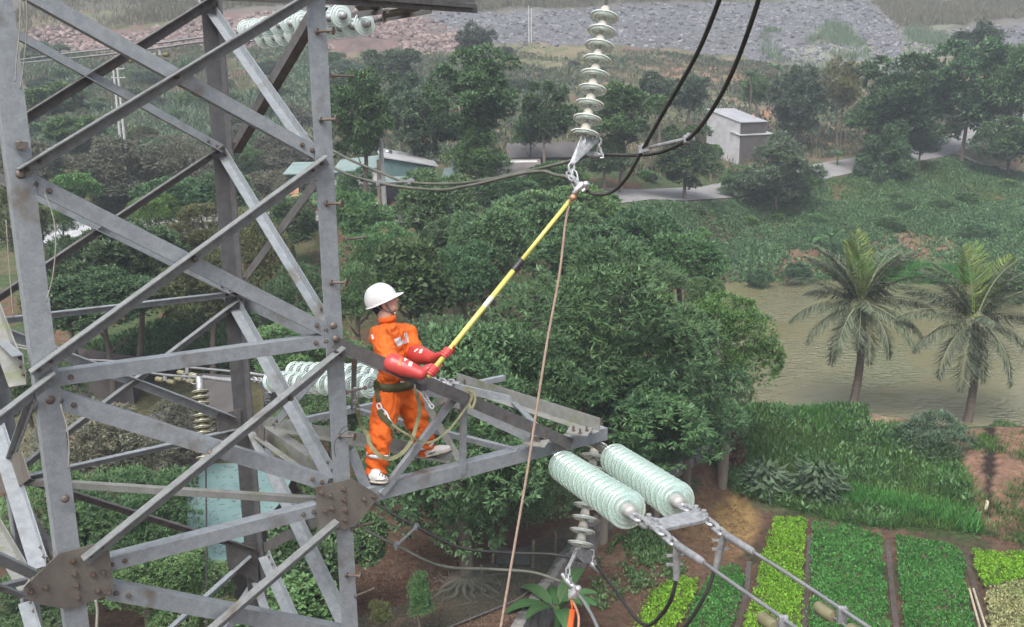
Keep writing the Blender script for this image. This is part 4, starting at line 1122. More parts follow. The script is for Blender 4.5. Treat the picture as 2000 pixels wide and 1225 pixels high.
pts = scatter([REDROCK], 22000, 23)
keep = fbm(pts[:, 0] * .06, pts[:, 1] * .06) > -.08
rocks('rubble', pts[keep], .30, ROCKR, 'reddish broken rock on the slope at the top left', 24)

# ---- vegetable beds
SOIL = mat('bed_soil', (.075, .05, .033), .95, 0, (.10, .07, .048), 3, .5, 20)
BEDS = [
 ('narrow bed of lime green lettuce, left of the dark green beds', LF_LIME, .085, .07, 900, [(1515, 1012), (1575, 1012), (1572, 1060), (1568, 1120), (1565, 1235), (1452, 1235), (1480, 1130), (1498, 1060)]),
 ('dark green vegetable bed, between the lime bed and the next furrow', LF_VEG, .085, .055, 1300, [(1588, 1020), (1640, 1022), (1720, 1045), (1725, 1120), (1740, 1235), (1580, 1235), (1585, 1110)]),
 ('dark green vegetable bed, the right one of the two wide ones', LF_VEG, .085, .055, 1300, [(1750, 1045), (1860, 1065), (1882, 1090), (1885, 1130), (1907, 1235), (1767, 1235), (1757, 1120)]),
 ('lime green bed at the right edge below the bank', LF_LIME, .085, .07, 700, [(1897, 1075), (2040, 1084), (2040, 1128), (1950, 1140), (1922, 1148), (1905, 1110)]),
 ('pale straw-coloured lettuce bed in the bottom right corner', LF_STRAW, .085, .07, 700, [(1925, 1155), (1975, 1138), (2040, 1136), (2040, 1235), (1932, 1235)]),
 ('small dark green bed left of the long lime one', LF_VEG, .085, .055, 700, [(1395, 1112), (1440, 1105), (1455, 1130), (1443, 1180), (1425, 1235), (1335, 1235), (1358, 1170)]),
 ('lime green bed at the bottom beside the stone wall', LF_LIME, .085, .07, 700, [(1255, 1160), (1330, 1130), (1365, 1135), (1350, 1180), (1315, 1235), (1170, 1235), (1210, 1190)]),
]
for i, (lab, lm, ll, lw, n, poly) in enumerate(BEDS):
    g = np.array([onz(x, y, .45) for x, y in poly])
    c = g.mean(0); root = thing('vegetable_bed', lab, 'vegetable bed', (c[0], c[1], .2))
    if cross(np.append((g[1] - g[0])[:2], 0), np.append((g[2] - g[1])[:2], 0))[2] < 0: g = g[::-1]
    gi = c + (g - c) * .93; k = len(g)
    mb = MB(); lo = g.copy(); lo[:, 2] = .0; hi = gi.copy(); hi[:, 2] = .42
    mb.add(np.concatenate([lo, hi]), [(j, (j + 1) % k, k + (j + 1) % k, k + j) for j in range(k)] + [tuple(range(k, 2 * k))])
    obj('soil', mb, SOIL, root)
    rng = np.random.default_rng(90 + i)
    area = .5 * abs(np.dot(g[:, 0], np.roll(g[:, 1], 1)) - np.dot(g[:, 1], np.roll(g[:, 0], 1)))
    m_ = int(area * 150); x = rng.uniform(g[:, 0].min(), g[:, 0].max(), m_ * 3); y = rng.uniform(g[:, 1].min(), g[:, 1].max(), m_ * 3)
    kk = inpoly(x + .28 * fbm(x * 2.5, y * 2.5, 3) , y + .28 * fbm(x * 2.5 + 9, y * 2.5, 3), g) & (fbm(x * .9 + 3, y * .9, 3) + .08 * rng.normal(size=len(x)) > -.30); x, y = x[kk][:m_], y[kk][:m_]
    z = .43 + .05 * fbm(x * 3, y * 3)
    o = stuff('vegetable_leaves', np.stack([x, y, z], 1), 5, ll, lw, lm, None, None, 100 + i, .75, 1.0, .10, kind=None, parent=root)
WETM = mat('ditch_water', (.085, .068, .055), .12, 0, (.06, .045, .035), 3, .25, 14)
strip('ditch_water', [onz(1583, 1040, .3), onz(1579, 1105, .3), onz(1574, 1160, .3), onz(1570, 1235, .3)], .22, WETM, .04)
strip('ditch_water', [onz(1733, 1050, .3), onz(1737, 1090, .3), onz(1742, 1150, .3), onz(1752, 1235, .3)], .22, WETM, .04)
strip('ditch_water', [onz(1884, 1070, .3), onz(1888, 1090, .3), onz(1900, 1130, .3), onz(1912, 1180, .3), onz(1922, 1235, .3)], .22, WETM, .04)
strip('ditch_water', [onz(1464, 1095, .3), onz(1462, 1105, .3), onz(1458, 1160, .3), onz(1436, 1235, .3)], .22, WETM, .04)

# ---- coconut palms
def palm(px, yb, Y, ycrown, label, fr, seed, name='coconut_palm'):
    rng = np.random.default_rng(seed)
    r = ray(px, yb); b0 = CAM + r * (Y / r[1]); b0[2] = float(height(b0[0], b0[1]))
    rc = ray(*ycrown); top = CAM + rc * (Y / rc[1])
    root = thing(name, label, 'palm tree', b0)
    T_ = top - b0
    mb = MB(); ts = np.linspace(0, 1, 14)
    pts = [T_ * t + V(.25, 0, 0) * math.sin(t * 3.1) for t in ts]
    mb.tube(pts, [.25 - .10 * t + (.06 if i < 1 else 0) + (.018 if i % 2 else 0) for i, t in enumerate(ts)], 10)
    t = obj('trunk', mb, BARKP); auto_smooth(t, 60); t.parent = root
    mb = MB()
    for k in range(14):
        a = rng.uniform(0, 6.28); e = rng.uniform(-.9, .6)
        mb.tube([T_ + V(0, 0, -.9 + k * .05), T_ + V(math.cos(a) * .35, math.sin(a) * .35, -.5 + e * .4)], [.05, .03], 5)
    t = obj('leaf_stubs', mb, BARK); t.parent = root
    for i, (az, el, ln, young) in enumerate(fr):
        az, el = math.radians(az), math.radians(el)
        m = 22; mb = MB(); p = T_ + V(math.cos(az), math.sin(az), .3) * .15; pts = [p]
        e = el; st = ln / m
        for j in range(m):
            e -= (.014 + .055 * (j / m)) * (1.0 if not young else .45) * (1.25 if el < .2 else 1)
            e = max(e, -1.45)
            p = p + V(math.cos(az) * math.cos(e), math.sin(az) * math.cos(e), math.sin(e)) * st; pts.append(p)
        pts = np.array(pts); mb.tube(pts, np.linspace(.045, .008, len(pts)), 5)
        tan = nv(np.gradient(pts, axis=0)); side = nv(np.cross(tan, np.array([0, 0, 1.])) + 1e-6); upv = np.cross(side, tan)
        L_, base, dd = [], [], []
        nl = 78
        for sgn in (-1, 1):
            f = np.linspace(.10, 1, nl) * (len(pts) - 1); i0 = np.clip(f.astype(int), 0, len(pts) - 2); ff = (f - i0)[:, None]
            bp_ = pts[i0] * (1 - ff) + pts[i0 + 1] * ff; tt = tan[i0]; ss = side[i0]; uu = upv[i0]
            fr_ = np.linspace(.10, 1, nl)[:, None]
            hangz = -(.55 + .8 * (1 - abs(math.sin(el)))) * (0.35 if young else 1.0)
            dv = nv(tt * (.35 + .35 * fr_) + ss * sgn * .8 + uu * .12 + np.array([0, 0, hangz]) + rng.normal(size=(nl, 3)) * .07)
            base.append(bp_); dd.append(dv); L_.append(ln * .30 * np.sin(np.clip(fr_[:, 0] * 2.6 + .45, 0, 3.0)) ** .8 * (.85 + .3 * rng.random(nl)))
        base = np.concatenate(base); dd = np.concatenate(dd); ll = np.concatenate(L_) * .84 + .15
        w_ = nv(np.cross(dd, np.repeat([[.0, 0, 1.]], len(dd), 0)) + rng.normal(size=dd.shape) * .35); w_ = nv(w_ - dd * (w_ * dd).sum(1)[:, None])
        co = leaf_arrays(base, dd, w_, ll, np.full(len(dd), .062), curl=.30)
        o = obj('frond', leaves_to_mesh('frond', co), LF_PALMY if young else LF_PALM); o.parent = root
        s_ = obj('midrib', mb, LF_PALMY if young else PALMRIB); s_.parent = o
    return root
PALMRIB = mat('palm_midrib', (.23, .25, .14), .7, 0, (.17, .18, .10), 5)
FR1 = [(180, 10, 4.2, 0), (188, -12, 3.9, 0), (165, 38, 4.0, 0), (205, -38, 4.0, 0), (225, -20, 3.6, 0), (250, -25, 3.2, 0), (278, -48, 3.6, 0), (300, -30, 3.6, 0), (325, -15, 4.0, 0), (342, -8, 4.3, 0),
       (3, 12, 4.4, 0), (12, 38, 4.2, 0), (30, 55, 3.8, 0), (60, 62, 3.6, 0), (150, 58, 3.8, 0), (120, 66, 3.6, 0), (90, 50, 3.5, 0), (95, 84, 4.0, 1), (200, 82, 3.6, 1), (340, 80, 3.4, 0), (45, 20, 3.6, 0), (130, 20, 3.6, 0), (262, 20, 2.4, 0), (176, 60, 4.3, 0), (165, 72, 4.2, 0), (6, 62, 4.3, 0), (22, 72, 4.2, 0), (192, 74, 3.9, 0), (350, 70, 4.0, 0)]
FR2 = [(182, 22, 4.5, 0), (170, 45, 4.4, 0), (195, 2, 4.0, 0), (210, -25, 4.2, 0), (232, -45, 4.2, 0), (258, -55, 3.4, 0), (292, -60, 3.6, 0), (315, -35, 4.2, 0), (338, -10, 4.0, 0), (355, 15, 4.2, 0), (15, 38, 4.2, 0),
       (40, 58, 4.4, 0), (75, 72, 4.4, 1), (20, 66, 4.0, 1), (110, 84, 4.0, 1), (150, 60, 4.2, 0), (135, 35, 4.0, 0), (60, 30, 3.8, 0), (100, 45, 3.6, 0), (265, 25, 2.6, 0), (185, 66, 4.4, 0), (172, 74, 4.0, 0), (352, 64, 4.4, 0), (5, 76, 4.2, 0), (330, 50, 4.2, 0)]
palm(1663, 812, 52.0, (1682, 590), 'coconut palm with drooping grey-green fronds, left of the two at the pond', FR1, 5)
palm(1888, 832, 51.0, (1903, 622), 'coconut palm with a yellowish new leaf, right of the two at the pond', FR2, 6)
def areca(px, yb, yt, label):
    g = G(px, yb); d = (g - CAM) @ FW; h = (yb - yt) / FPX * d
    root = thing('areca_palm', label, 'palm tree', g)
    mb = MB(); mb.tube([V(0, 0, -.3), V(.1, 0, h * .5), V(0, 0, h)], [.12, .10, .08], 6); o = obj('trunk', mb, BARKP); o.parent = root
    rng = np.random.default_rng(px)
    p, dd, ll = [], [], []
    for k in range(13):
        a = k * 2.4; el = rng.uniform(-.2, 1.2)
        for j in range(14):
            t = j / 14 * 1.6; q_ = V(math.cos(a) * t * math.cos(el), math.sin(a) * t * math.cos(el), h + math.sin(el) * t - .35 * t * t)
            p.append(q_); dd.append(nrm(V(math.cos(a), math.sin(a), -.3) + rng.normal(size=3) * .5)); ll.append(.6)
    dd = np.array(dd); co = leaf_arrays(np.array(p), dd, sideaxis(dd, rng), np.array(ll), np.full(len(ll), .16))
    o = obj('fronds', leaves_to_mesh('fronds', co), LF_DARK); o.parent = root
areca(1462, 275, 150, 'thin tall areca palm beside the grey block house')
areca(1640, 285, 178, 'thin areca palm in the dry field right of the block house')
def banana(g, h, label, nl=8, seed=1, lean=0., group=None):
    rng = np.random.default_rng(seed)
    root = thing('banana_plant', label, 'banana plant', g, group)
    mb = MB(); mb.tube([V(0, 0, -.2), V(0, 0, h * .5), V(0, 0, h * .62)], [.14, .11, .07], 8); o = obj('trunk', mb, LF_BANANA); o.parent = root
    for k in range(nl):
        a = k * 2.4 + seed; el = rng.uniform(.5, 1.25) ; ln = h * rng.uniform(.75, 1.0); m = 12
        p = V(0, 0, h * .6); pts = [p]; e = el
        for j in range(m):
            e -= .05 + .14 * j / m
            p = p + V(math.cos(a) * math.cos(e), math.sin(a) * math.cos(e), math.sin(e)) * ln / m; pts.append(p)
        pts = np.array(pts); tan = nv(np.gradient(pts, axis=0)); sd = nv(np.cross(tan, np.array([0, 0, 1.])) + 1e-6); up = np.cross(sd, tan)
        wv = np.array([.02, .02, .03] + [.5 * math.sin(min(3.0, .5 + 2.6 * t)) ** .6 for t in np.linspace(0, 1, m - 2)]) * ln * .28
        vs = []
        for j in range(m + 1): vs += [pts[j] - sd[j] * wv[j] - up[j] * wv[j] * -.18, pts[j], pts[j] + sd[j] * wv[j] + up[j] * wv[j] * .18]
        mb = MB(); mb.add(vs, [(3 * j + c, 3 * j + c + 1, 3 * j + c + 4, 3 * j + c + 3) for j in range(m) for c in (0, 1)])
        o = obj('leaf', mb, LF_BANANA, smooth=True); o.parent = root
        mb = MB(); mb.tube(pts, np.linspace(.03, .006, m + 1), 5); s_ = obj('midrib', mb, LF_VINE); s_.parent = o
banana(onz(1088, 1262, .4), 2.3, 'large banana plant at the bottom edge beside the clamp', 11, 3)
banana(G(1620, 505), 3.0, 'banana plant at the far pond shore, left of the palms', 7, 5)
banana(G(615, 452), 3.4, 'banana plant by the road, seen through the right tower face', 7, 8)
banana(G(598, 470), 3.0, 'lower banana plant by the road beside the red shop goods', 6, 12)
banana(G(1635, 325), 2.0, 'small banana plant at the edge of the road on the right', 6, 14)
banana(G(1518, 165), 3.6, 'pale banana plant on the hillside above the block house', 7, 15)
# broad-leaved clumps at the foot of the bank
def rosette(px, py, wpx, label, seed):
    g = G(px, py + 30); d = (g - CAM) @ FW; r = wpx / FPX * d
    rng = np.random.default_rng(seed); n = 330
    u = unit(n, rng); u[:, 2] = np.abs(u[:, 2])
    p = g + u * np.array([r * .9, r * .8, r * 1.1]) * (.35 + .65 * rng.random(n))[:, None]
    dd = nv(u * np.array([1, 1, .5]) + np.array([0, 0, -.75]) + rng.normal(size=(n, 3)) * .22)
    co = leaf_arrays(p, dd, sideaxis(dd, rng, .8), np.full(n, .55), np.full(n, .21), curl=.4)
    o = obj('broadleaf_plant', leaves_to_mesh('broadleaf_plant', co), LF_BLUE); tag(o, label, 'plant')
rosette(1490, 925, 52, 'clump of broad dark leaves at the foot of the bank, left one', 1)
rosette(1593, 932, 62, 'clump of broad dark leaves at the foot of the bank, right one', 2)
pts = scatter([[(1415, 885), (1440, 880), (1452, 930), (1425, 935)]], 160, 31); pts[:, 2] += RNG.random(len(pts)) * 1.2
stuff('reddish_shrub', pts, 6, .22, .1, LF_RED, 'dark reddish shrub left of the broad-leaved clumps', 'shrub', 33, .4, 1., kind=None)
# roots of the big tree
rb_ = tA.location; mb = MB()
for k in range(16):
    a = k * .41 + .1; pts = []; rr = np.random.default_rng(k)
    for t in np.linspace(0, 1, 8):
        q_ = V(rb_.x + math.cos(a + t * rr.normal() * .3) * (.2 + 1.6 * t), rb_.y + math.sin(a + t * rr.normal() * .3) * (.2 + 1.6 * t), 0)
        q_[2] = float(height(q_[0], q_[1])) + .30 * (1 - t) ** 2 - .02; pts.append(q_)
    mb.tube(pts, np.linspace(.12, .025, 8), 6)
o = obj('roots', mb, BARK, tA); auto_smooth(o, 60)
# ================================================================== BUILDINGS AND SMALL THINGS ON THE GROUND
def wallmat(name, c, c2=None, **k): return mat(name, c, .85, 0, c2 or tuple(x * .75 for x in c), 1.2, .15, 25, stain=(tuple(x * .55 for x in c), .9, .62), **k)
def corrug(name, c, c2, sc=7., rot=0.):
    m = mat(name, c, .6, .1, c2, .7, stain=(tuple(x * .5 for x in c), .6, .62))
    N = m.node_tree.nodes; L = m.node_tree.links; b = N['Principled BSDF']
    tc = N.new('ShaderNodeTexCoord'); mp = N.new('ShaderNodeMapping'); mp.inputs['Rotation'].default_value = (0, 0, rot)
    w_ = N.new('ShaderNodeTexWave'); w_.inputs['Scale'].default_value = sc; bp = N.new('ShaderNodeBump'); bp.inputs['Strength'].default_value = .8; bp.inputs['Distance'].default_value = .03
    L.new(tc.outputs['Object'], mp.inputs[0]); L.new(mp.outputs[0], w_.inputs[0]); L.new(w_.outputs[0], bp.inputs['Height']); L.new(bp.outputs[0], b.inputs['Normal'])
    return m
W_GREY = wallmat('grey_block_wall', (.43, .43, .44)); W_DARK = wallmat('dark_brick_wall', (.11, .095, .09)); W_TEAL = wallmat('teal_wall', (.11, .19, .185))
W_GREEN = wallmat('green_wall', (.22, .38, .30)); W_WHITE = wallmat('white_wall', (.62, .62, .60)); W_PINK = wallmat('pale_wall', (.42, .33, .31))
R_GREY = corrug('grey_sheet_roof', (.46, .47, .50), (.39, .40, .43)); R_OLD = corrug('old_fibre_roof', (.125, .115, .11), (.085, .078, .075), 3.0, .5)
R_WHITE = corrug('white_sheet_roof', (.56, .57, .58), (.45, .46, .47)); R_TEAL = corrug('pale_teal_roof', (.30, .40, .38), (.25, .34, .33))
R_TURQ = corrug('turquoise_roof', (.21, .33, .325), (.17, .28, .275), 4.0, .4); R_PINK = corrug('pink_roof', (.45, .22, .22), (.36, .18, .18)); R_TILE = corrug('brown_tile_roof', (.24, .21, .20), (.17, .15, .14), 5.)
R_LIT = corrug('leaf_strewn_roof', (.10, .075, .07), (.13, .10, .085), 4.); DARKM = mat('dark_opening', (.02, .02, .022), .9); WOOD = mat('old_wood', (.20, .15, .11), .9, 0, (.12, .09, .07), 6, .3)
def at(px, Y, z=None):
    r = ray(px, 400); p = CAM + r * (Y / r[1]); p[2] = height(p[0], p[1]) if z is None else z; return p
def house(name, label, a, b, dep, hts, wm, rm, over=.35, cat='house', side=None, holes=(), base=None):
    """front wall from a=(px,Y) to b=(px,Y); hts = roof heights at front-left, front-right, back-right, back-left"""
    A, B = at(*a), at(*b); z0 = min(A[2], B[2]) if base is None else base
    A[2] = B[2] = z0
    t = nrm(B - A); back = V(-t[1], t[0], 0)
    Cc, Dd = B + back * dep, A + back * dep
    root = thing(name, label, cat, A)
    mb = MB(); lo = [p - V(0, 0, 1.5) for p in (A, B, Cc, Dd)]; hi = [p + V(0, 0, h) for p, h in zip((A, B, Cc, Dd), hts)]
    mb.add(lo + hi, [(0, 1, 5, 4), (1, 2, 6, 5), (2, 3, 7, 6), (3, 0, 4, 7), (4, 5, 6, 7)], 0)
    if side: mb.m[1] = 1
    obj('wall', mb, [wm, side] if side else wm, root)
    c = sum(hi) / 4; R = [p + nrm((p - c) * V(1, 1, 0)) * over * 1.4 + V(0, 0, .03) for p in hi]
    # follow the slope outwards
    mb = MB(); mb.add(R + [p + V(0, 0, .09) for p in R], [(3, 2, 1, 0), (4, 5, 6, 7), (0, 1, 5, 4), (1, 2, 6, 5), (2, 3, 7, 6), (3, 0, 4, 7)]); obj('roof', mb, rm, root)
    for nm, u0, u1, v0, v1, hm in holes:   # openings on the front wall, proud frame with dark pane
        W_ = np.linalg.norm(B - A); c0 = A + t * W_ * u0; c1 = A + t * W_ * u1; f = -back * .03
        mb = MB(); mb.add([c0 + f + V(0, 0, v0), c1 + f + V(0, 0, v0), c1 + f + V(0, 0, v1), c0 + f + V(0, 0, v1)], [(0, 1, 2, 3)])
        mb.plate([c0 + f + V(0, 0, v0), c1 + f + V(0, 0, v0), c1 + f + V(0, 0, v1), c0 + f + V(0, 0, v1)], -back, .02); obj(nm, mb, hm, root)
    return root
house('block_house', 'grey block house with a lean-to sheet roof, beside the bend of the road', (1376, 131), (1440, 126.5), 5.5, (7.2, 5.4, 5.4, 7.2), W_GREY, R_GREY, .15, side=W_DARK)
house('lean_to', 'low awning of pale sheet in front of the dark brick side of the block house', (1443, 126.5), (1500, 130), 1.6, (3.7, 3.7, 4.2, 4.2), W_DARK, R_WHITE, .3, 'shed')
house('house', 'long teal house with a pale roof, behind the concrete pole', (752, 87), (852, 88), 5, (4.3, 3.3, 3.9, 4.9), W_TEAL, R_WHITE, .3, holes=(('door', .02, .4, 0, 1.6, DARKM), ('window', .55, .75, .9, 1.8, DARKM)))
house('house', 'low pale-roofed house left of the concrete pole, behind the trees', (655, 88), (742, 88), 5, (2.9, 3.4, 4.3, 3.8), W_WHITE, R_TEAL, .3, holes=(('door', .1, .3, 0, 1.9, DARKM),))
house('awning', 'pale sheet awning on the front of the long teal house', (753, 85.5), (806, 85.5), 1.3, (1.9, 1.9, 2.4, 2.4), DARKM, R_TEAL, .25, 'awning')
house('shed', 'small teal shed with a pale roof below the tallest roadside tree', (868, 86), (903, 86), 3.2, (2.7, 2.9, 3.7, 3.5), W_TEAL, R_TEAL, .3, 'shed')
house('water_tower', 'white square block rising behind the teal shed', (879, 94), (896, 94), 1.2, (4.2, 4.2, 4.2, 4.2), W_WHITE, W_WHITE, .05, 'water tower', base=11.4)
house('house', 'house with a brown tiled roof behind the foot of the tallest roadside tree', (978, 90), (1052, 90), 4.5, (2.6, 2.6, 4.4, 4.4), W_WHITE, R_TILE, .4, holes=(('door', .8, .95, 0, 1.9, DARKM),))
house('shed', 'long shed with an old grey fibre roof, farthest of the roadside sheds', (1000, 101), (1125, 101), 4, (3.2, 3.2, 4.6, 4.6), W_DARK, R_OLD, .4, 'shed')
house('shed', 'open shed with a whitish flat roof in front of the fibre-roofed shed', (1030, 95.5), (1108, 95.5), 2.2, (2.5, 2.5, 3.0, 3.0), DARKM, R_GREY, .4, 'shed')
house('house', 'green-walled house with a white sheet roof at the left edge', (74, 76), (112, 75), 4, (2.0, 1.9, 3.1, 3.2), W_GREEN, R_WHITE, .5, holes=(('door', .0, .25, 0, 1.8, R_PINK),))
house('shed', 'white sheet roofed annexe right of the green-walled house', (112, 77), (165, 78), 3, (1.9, 1.8, 2.6, 2.8), W_WHITE, R_WHITE, .3, 'shed')
house('house', 'house with a pink roof behind the white-roofed annexe', (140, 78), (186, 78), 3, (1.0, 1.0, 1.9, 1.9), W_PINK, R_PINK, .4)
house('shop', 'roadside shop front with dark opening, seen through the right tower face', (566, 86), (628, 86), 3.5, (3.0, 3.0, 3.8, 3.8), W_TEAL, R_TEAL, .4, 'shop', holes=(('opening', .25, .9, 0, 2.2, DARKM),))
SIGN = mat('pale_yellow_sign', (.55, .45, .25), .7, 0, (.5, .2, .12), 3); REDM = mat('red_plastic', (.55, .03, .06), .5)
g = at(573, 83.5); mb = MB(); mb.box(g + V(0, 0, 1.5), V(.55, 0, 0), V(0, .04, 0), V(0, 0, .75)); root = thing('sign_board', 'pale upright board with orange blotches beside the road, left of the shop', 'sign', g); obj('board', mb, SIGN, root)
mb = MB(); [mb.bar(g + V(s, .02, -.1), g + V(s, .02, .8), .06) for s in (-.4, .4)]; obj('post', mb, WOOD, root)
for px, Y, h, lab in ((609, 83.3, .9, 'red plastic barrel in front of the shop, left one'), (617, 83.6, 1.0, 'red plastic barrel in front of the shop, right one')):
    g = at(px, Y); mb = MB(); mb.lathe([(0, 0), (.3, 0), (.33, .2), (.33, h - .1), (.28, h), (0, h)], g, V(0, 0, 1), 14); tag(obj('barrel', mb, REDM, smooth=False), lab, 'barrel')
# steel water tanks
STEEL = mat('stainless_steel', (.62, .64, .66), .22, .95, (.5, .52, .55), 4, .05, 8); BLUEB = mat('blue_band', (.02, .09, .42), .4)
def tank(c, r, h, label, band=True):
    root = thing('water_tank', label, 'water tank', c); mb = MB()
    prof = [(0, 0), (r * .9, 0), (r * .98, .05 * h)]
    for k in range(7): z = h * (.1 + .11 * k); prof += [(r, z), (r * 1.02, z + .03 * h), (r, z + .06 * h)]
    prof += [(r, h * .88), (r * .9, h * .94), (r * .5, h * .98), (r * .25, h), (0, h)]
    mb.lathe(prof, c, V(0, 0, 1), 28); o = obj('tank_body', mb, STEEL, root); auto_smooth(o, 40)
    if band: mb = MB(); mb.lathe([(r * 1.025, h * .74), (r * 1.028, h * .74), (r * 1.028, h * .85), (r * 1.025, h * .85)], c, V(0, 0, 1), 28); obj('band', mb, BLUEB, root)
    mb = MB(); mb.tube([c + V(-.1, -r * 1.0, h * .62), c + V(.15, -r * 1.35, h * .62)], .05, 8); obj('spout', mb, STEEL, root)
tank(V(*at(507, 47.5, 4.4)), .50, 1.8, 'stainless steel water tank with a blue band behind the rear tower leg')
tank(V(*at(762, 90, 15.2)), .42, .9, 'small steel water tank on the roof of the long teal house', False)
mb = MB(); c = at(507, 47.5, 4.4)
for sx_, sy_ in ((-.4, -.4), (.4, -.4), (.4, .4), (-.4, .4)): mb.bar(V(c[0] + sx_, c[1] + sy_, 2.0), V(c[0] + sx_, c[1] + sy_, 4.34), .1)
mb.box(c - V(0, 0, .03), V(.55, 0, 0), V(0, .55, 0), V(0, 0, .03)); tag(obj('tank_stand', mb, WOOD), 'stand under the stainless steel water tank', 'stand')
# roofs low under the tower
def roofpoly(name, label, pts, z, m, t=.08, posts=True, wall=None, cat='shed', litter=None, walls=True):
    q_ = [onz(x, y, zz) for (x, y), zz in zip(pts, z)]; c = sum(q_) / len(q_); root = thing(name, label, cat, V(c[0], c[1], 2.))
    mb = MB(); qq = q_ if np.cross(q_[1] - q_[0], q_[2] - q_[1])[2] > 0 else q_[::-1]
    n = nrm(np.cross(qq[1] - qq[0], qq[2] - qq[1])); mb.plate([p - n * t for p in qq], n, t); o = obj('roof', mb, m, root)
    mb = MB(); k = len(qq); inn = [c + (p - c) * .93 for p in qq]
    if walls:
        lo = [V(p[0], p[1], 1.6) for p in inn]; hi = [p - V(0, 0, .12) for p in inn]
        mb.add(lo + hi, [(j, (j + 1) % k, k + (j + 1) % k, k + j) for j in range(k)]); obj('wall', mb, wall or W_DARK, root)
    if litter:
        rng = np.random.default_rng(5); xy = np.array(qq); m_ = litter
        x = rng.uniform(xy[:, 0].min(), xy[:, 0].max(), m_ * 3); y = rng.uniform(xy[:, 1].min(), xy[:, 1].max(), m_ * 3); kk = inpoly(x, y, xy); x, y = x[kk][:m_], y[kk][:m_]
        z_ = (np.dot(qq[0], n) - x * n[0] - y * n[1]) / n[2] + .015
        p = np.stack([x, y, z_], 1); d = nv(rng.normal(size=(len(x), 3)) * np.array([1, 1, .15])); co = leaf_arrays(p, d, sideaxis(d, rng, .9), .14 + .1 * rng.random(len(x)), np.full(len(x), .05), curl=.1)
        l = obj('fallen_leaves', leaves_to_mesh('fallen_leaves', co), LF_RED, o)
    return root
roofpoly('shed', 'low shed with a turquoise sheet roof strewn with fallen leaves, inside the lower tower', [(366, 925), (420, 905), (585, 905), (545, 985), (440, 1095), (366, 1100)], [4.9, 5.0, 5.0, 4.8, 4.5, 4.6], R_TURQ, litter=150)
roofpoly('shed', 'shed with an old grey fibre roof behind the yellowish insulator string', [(372, 728), (455, 733), (488, 800), (420, 815)], [4.9, 5.1, 4.6, 4.3], R_OLD)
roofpoly('shed', 'grey fibre roofed lean-to below the other fibre roof, inside the tower', [(275, 818), (345, 790), (420, 838), (330, 880)], [4.4, 4.6, 4.2, 4.0], R_OLD)
roofpoly('shed', 'dark roof thickly strewn with pale leaves, right of the left tower leg', [(105, 672), (285, 700), (262, 735), (110, 735)], [5.2, 5.2, 4.9, 4.9], R_LIT, litter=900)
roofpoly('shed', 'black netting shed beside the turquoise roof', [(530, 975), (590, 955), (600, 1060), (470, 1085)], [4.5, 4.2, 3.0, 3.0], DARKM, .04)
# poles
CONC = mat('pole_concrete', (.50, .50, .49), .85, 0, (.40, .40, .39), 3, .2, 20)
def pole(px, yb, Y, h, r, m, label, lean=0., name='utility_pole', arm=False):
    rr = ray(px, yb); c = CAM + rr * (Y / rr[1]); c[2] = height(c[0], c[1]); root = thing(name, label, 'pole', c); mb = MB()
    mb.tube([c - V(0, 0, .5), c + V(lean, 0, h)], [r * 1.15, r * .75], 10); obj('shaft', mb, m, root)
    mb = MB()
    if arm:
        for z in arm: mb.bar(c + V(-.9, 0, z), c + V(.9, 0, z), .1); [mb.lathe([(0, 0), (.05, 0), (.07, .08), (.04, .16), (0, .18)], c + V(s, 0, z + .05), V(0, 0, 1), 8) for s in (-.8, 0, .8)]
        obj('cross_arm', mb, CONC, root)
    return c
pole(752, 415, 79.5, 9.6, .20, CONC, 'pale concrete pole beside the road, right of the tower leg', -.15)
pole(744, 448, 77, 5.6, .16, WOOD, 'dark wooden post beside the pale concrete pole')
pole(246, 300, 123, 11.5, .16, CONC, 'right pole of the white twin poles on the hillside', arm=(11.0, 9.9))
pole(238, 300, 123, 11.3, .16, CONC, 'left pole of the white twin poles on the hillside')
pole(1033, 80, 222, 8, .12, CONC, 'thin pale pole on the grey rubble slope, left one')
pole(1038, 80, 222, 7.5, .12, CONC, 'thin pale pole on the grey rubble slope, right one')
pole(130, 340, 100, 4, .07, WOOD, 'thin dark stake beside the grey-green tree')
# parked motorbike
BLK = mat('black_rubber', (.02, .02, .02), .7); SILV = mat('silver_paint', (.55, .56, .58), .3, .6); HEL = mat('dark_blue_cloth', (.03, .04, .07), .8)
g = at(757, 81.6); root = thing('motorbike', 'small motorbike with red tail parked by the road beside the concrete pole', 'motorbike', g)
X = nrm(V(1, .25, 0)); Yv = V(-X[1], X[0], 0)
for s in (-.62, .62):
    mb = MB(); t = np.linspace(0, 2 * math.pi, 25); c = g + X * s + V(0, 0, .32); mb.tube([c + X * .28 * math.cos(a) + V(0, 0, .28 * math.sin(a)) for a in t], .055, 8, cap=False); wh = obj('wheel', mb, BLK, root)
    mb = MB(); mb.lathe([(0, -.04), (.2, -.02), (.2, .02), (0, .04)], c, Yv, 16); obj('rim', mb, SILV, wh)
mb = MB(); mb.tube([g + X * -.62 + V(0, 0, .32), g + X * -.1 + V(0, 0, .42), g + X * .4 + V(0, 0, .5), g + X * .55 + V(0, 0, .95)], [.06, .12, .1, .05], 8); mb.tube([g + X * .62 + V(0, 0, .32), g + X * .5 + V(0, 0, 1.0)], .04, 8); obj('frame', mb, SILV, root, True)
mb = MB(); mb.sphere(g + X * -.25 + V(0, 0, .78), (.42, .16, .09), rot=np.stack([X, Yv, V(0, 0, 1)], 1)); obj('seat', mb, BLK, root, True)
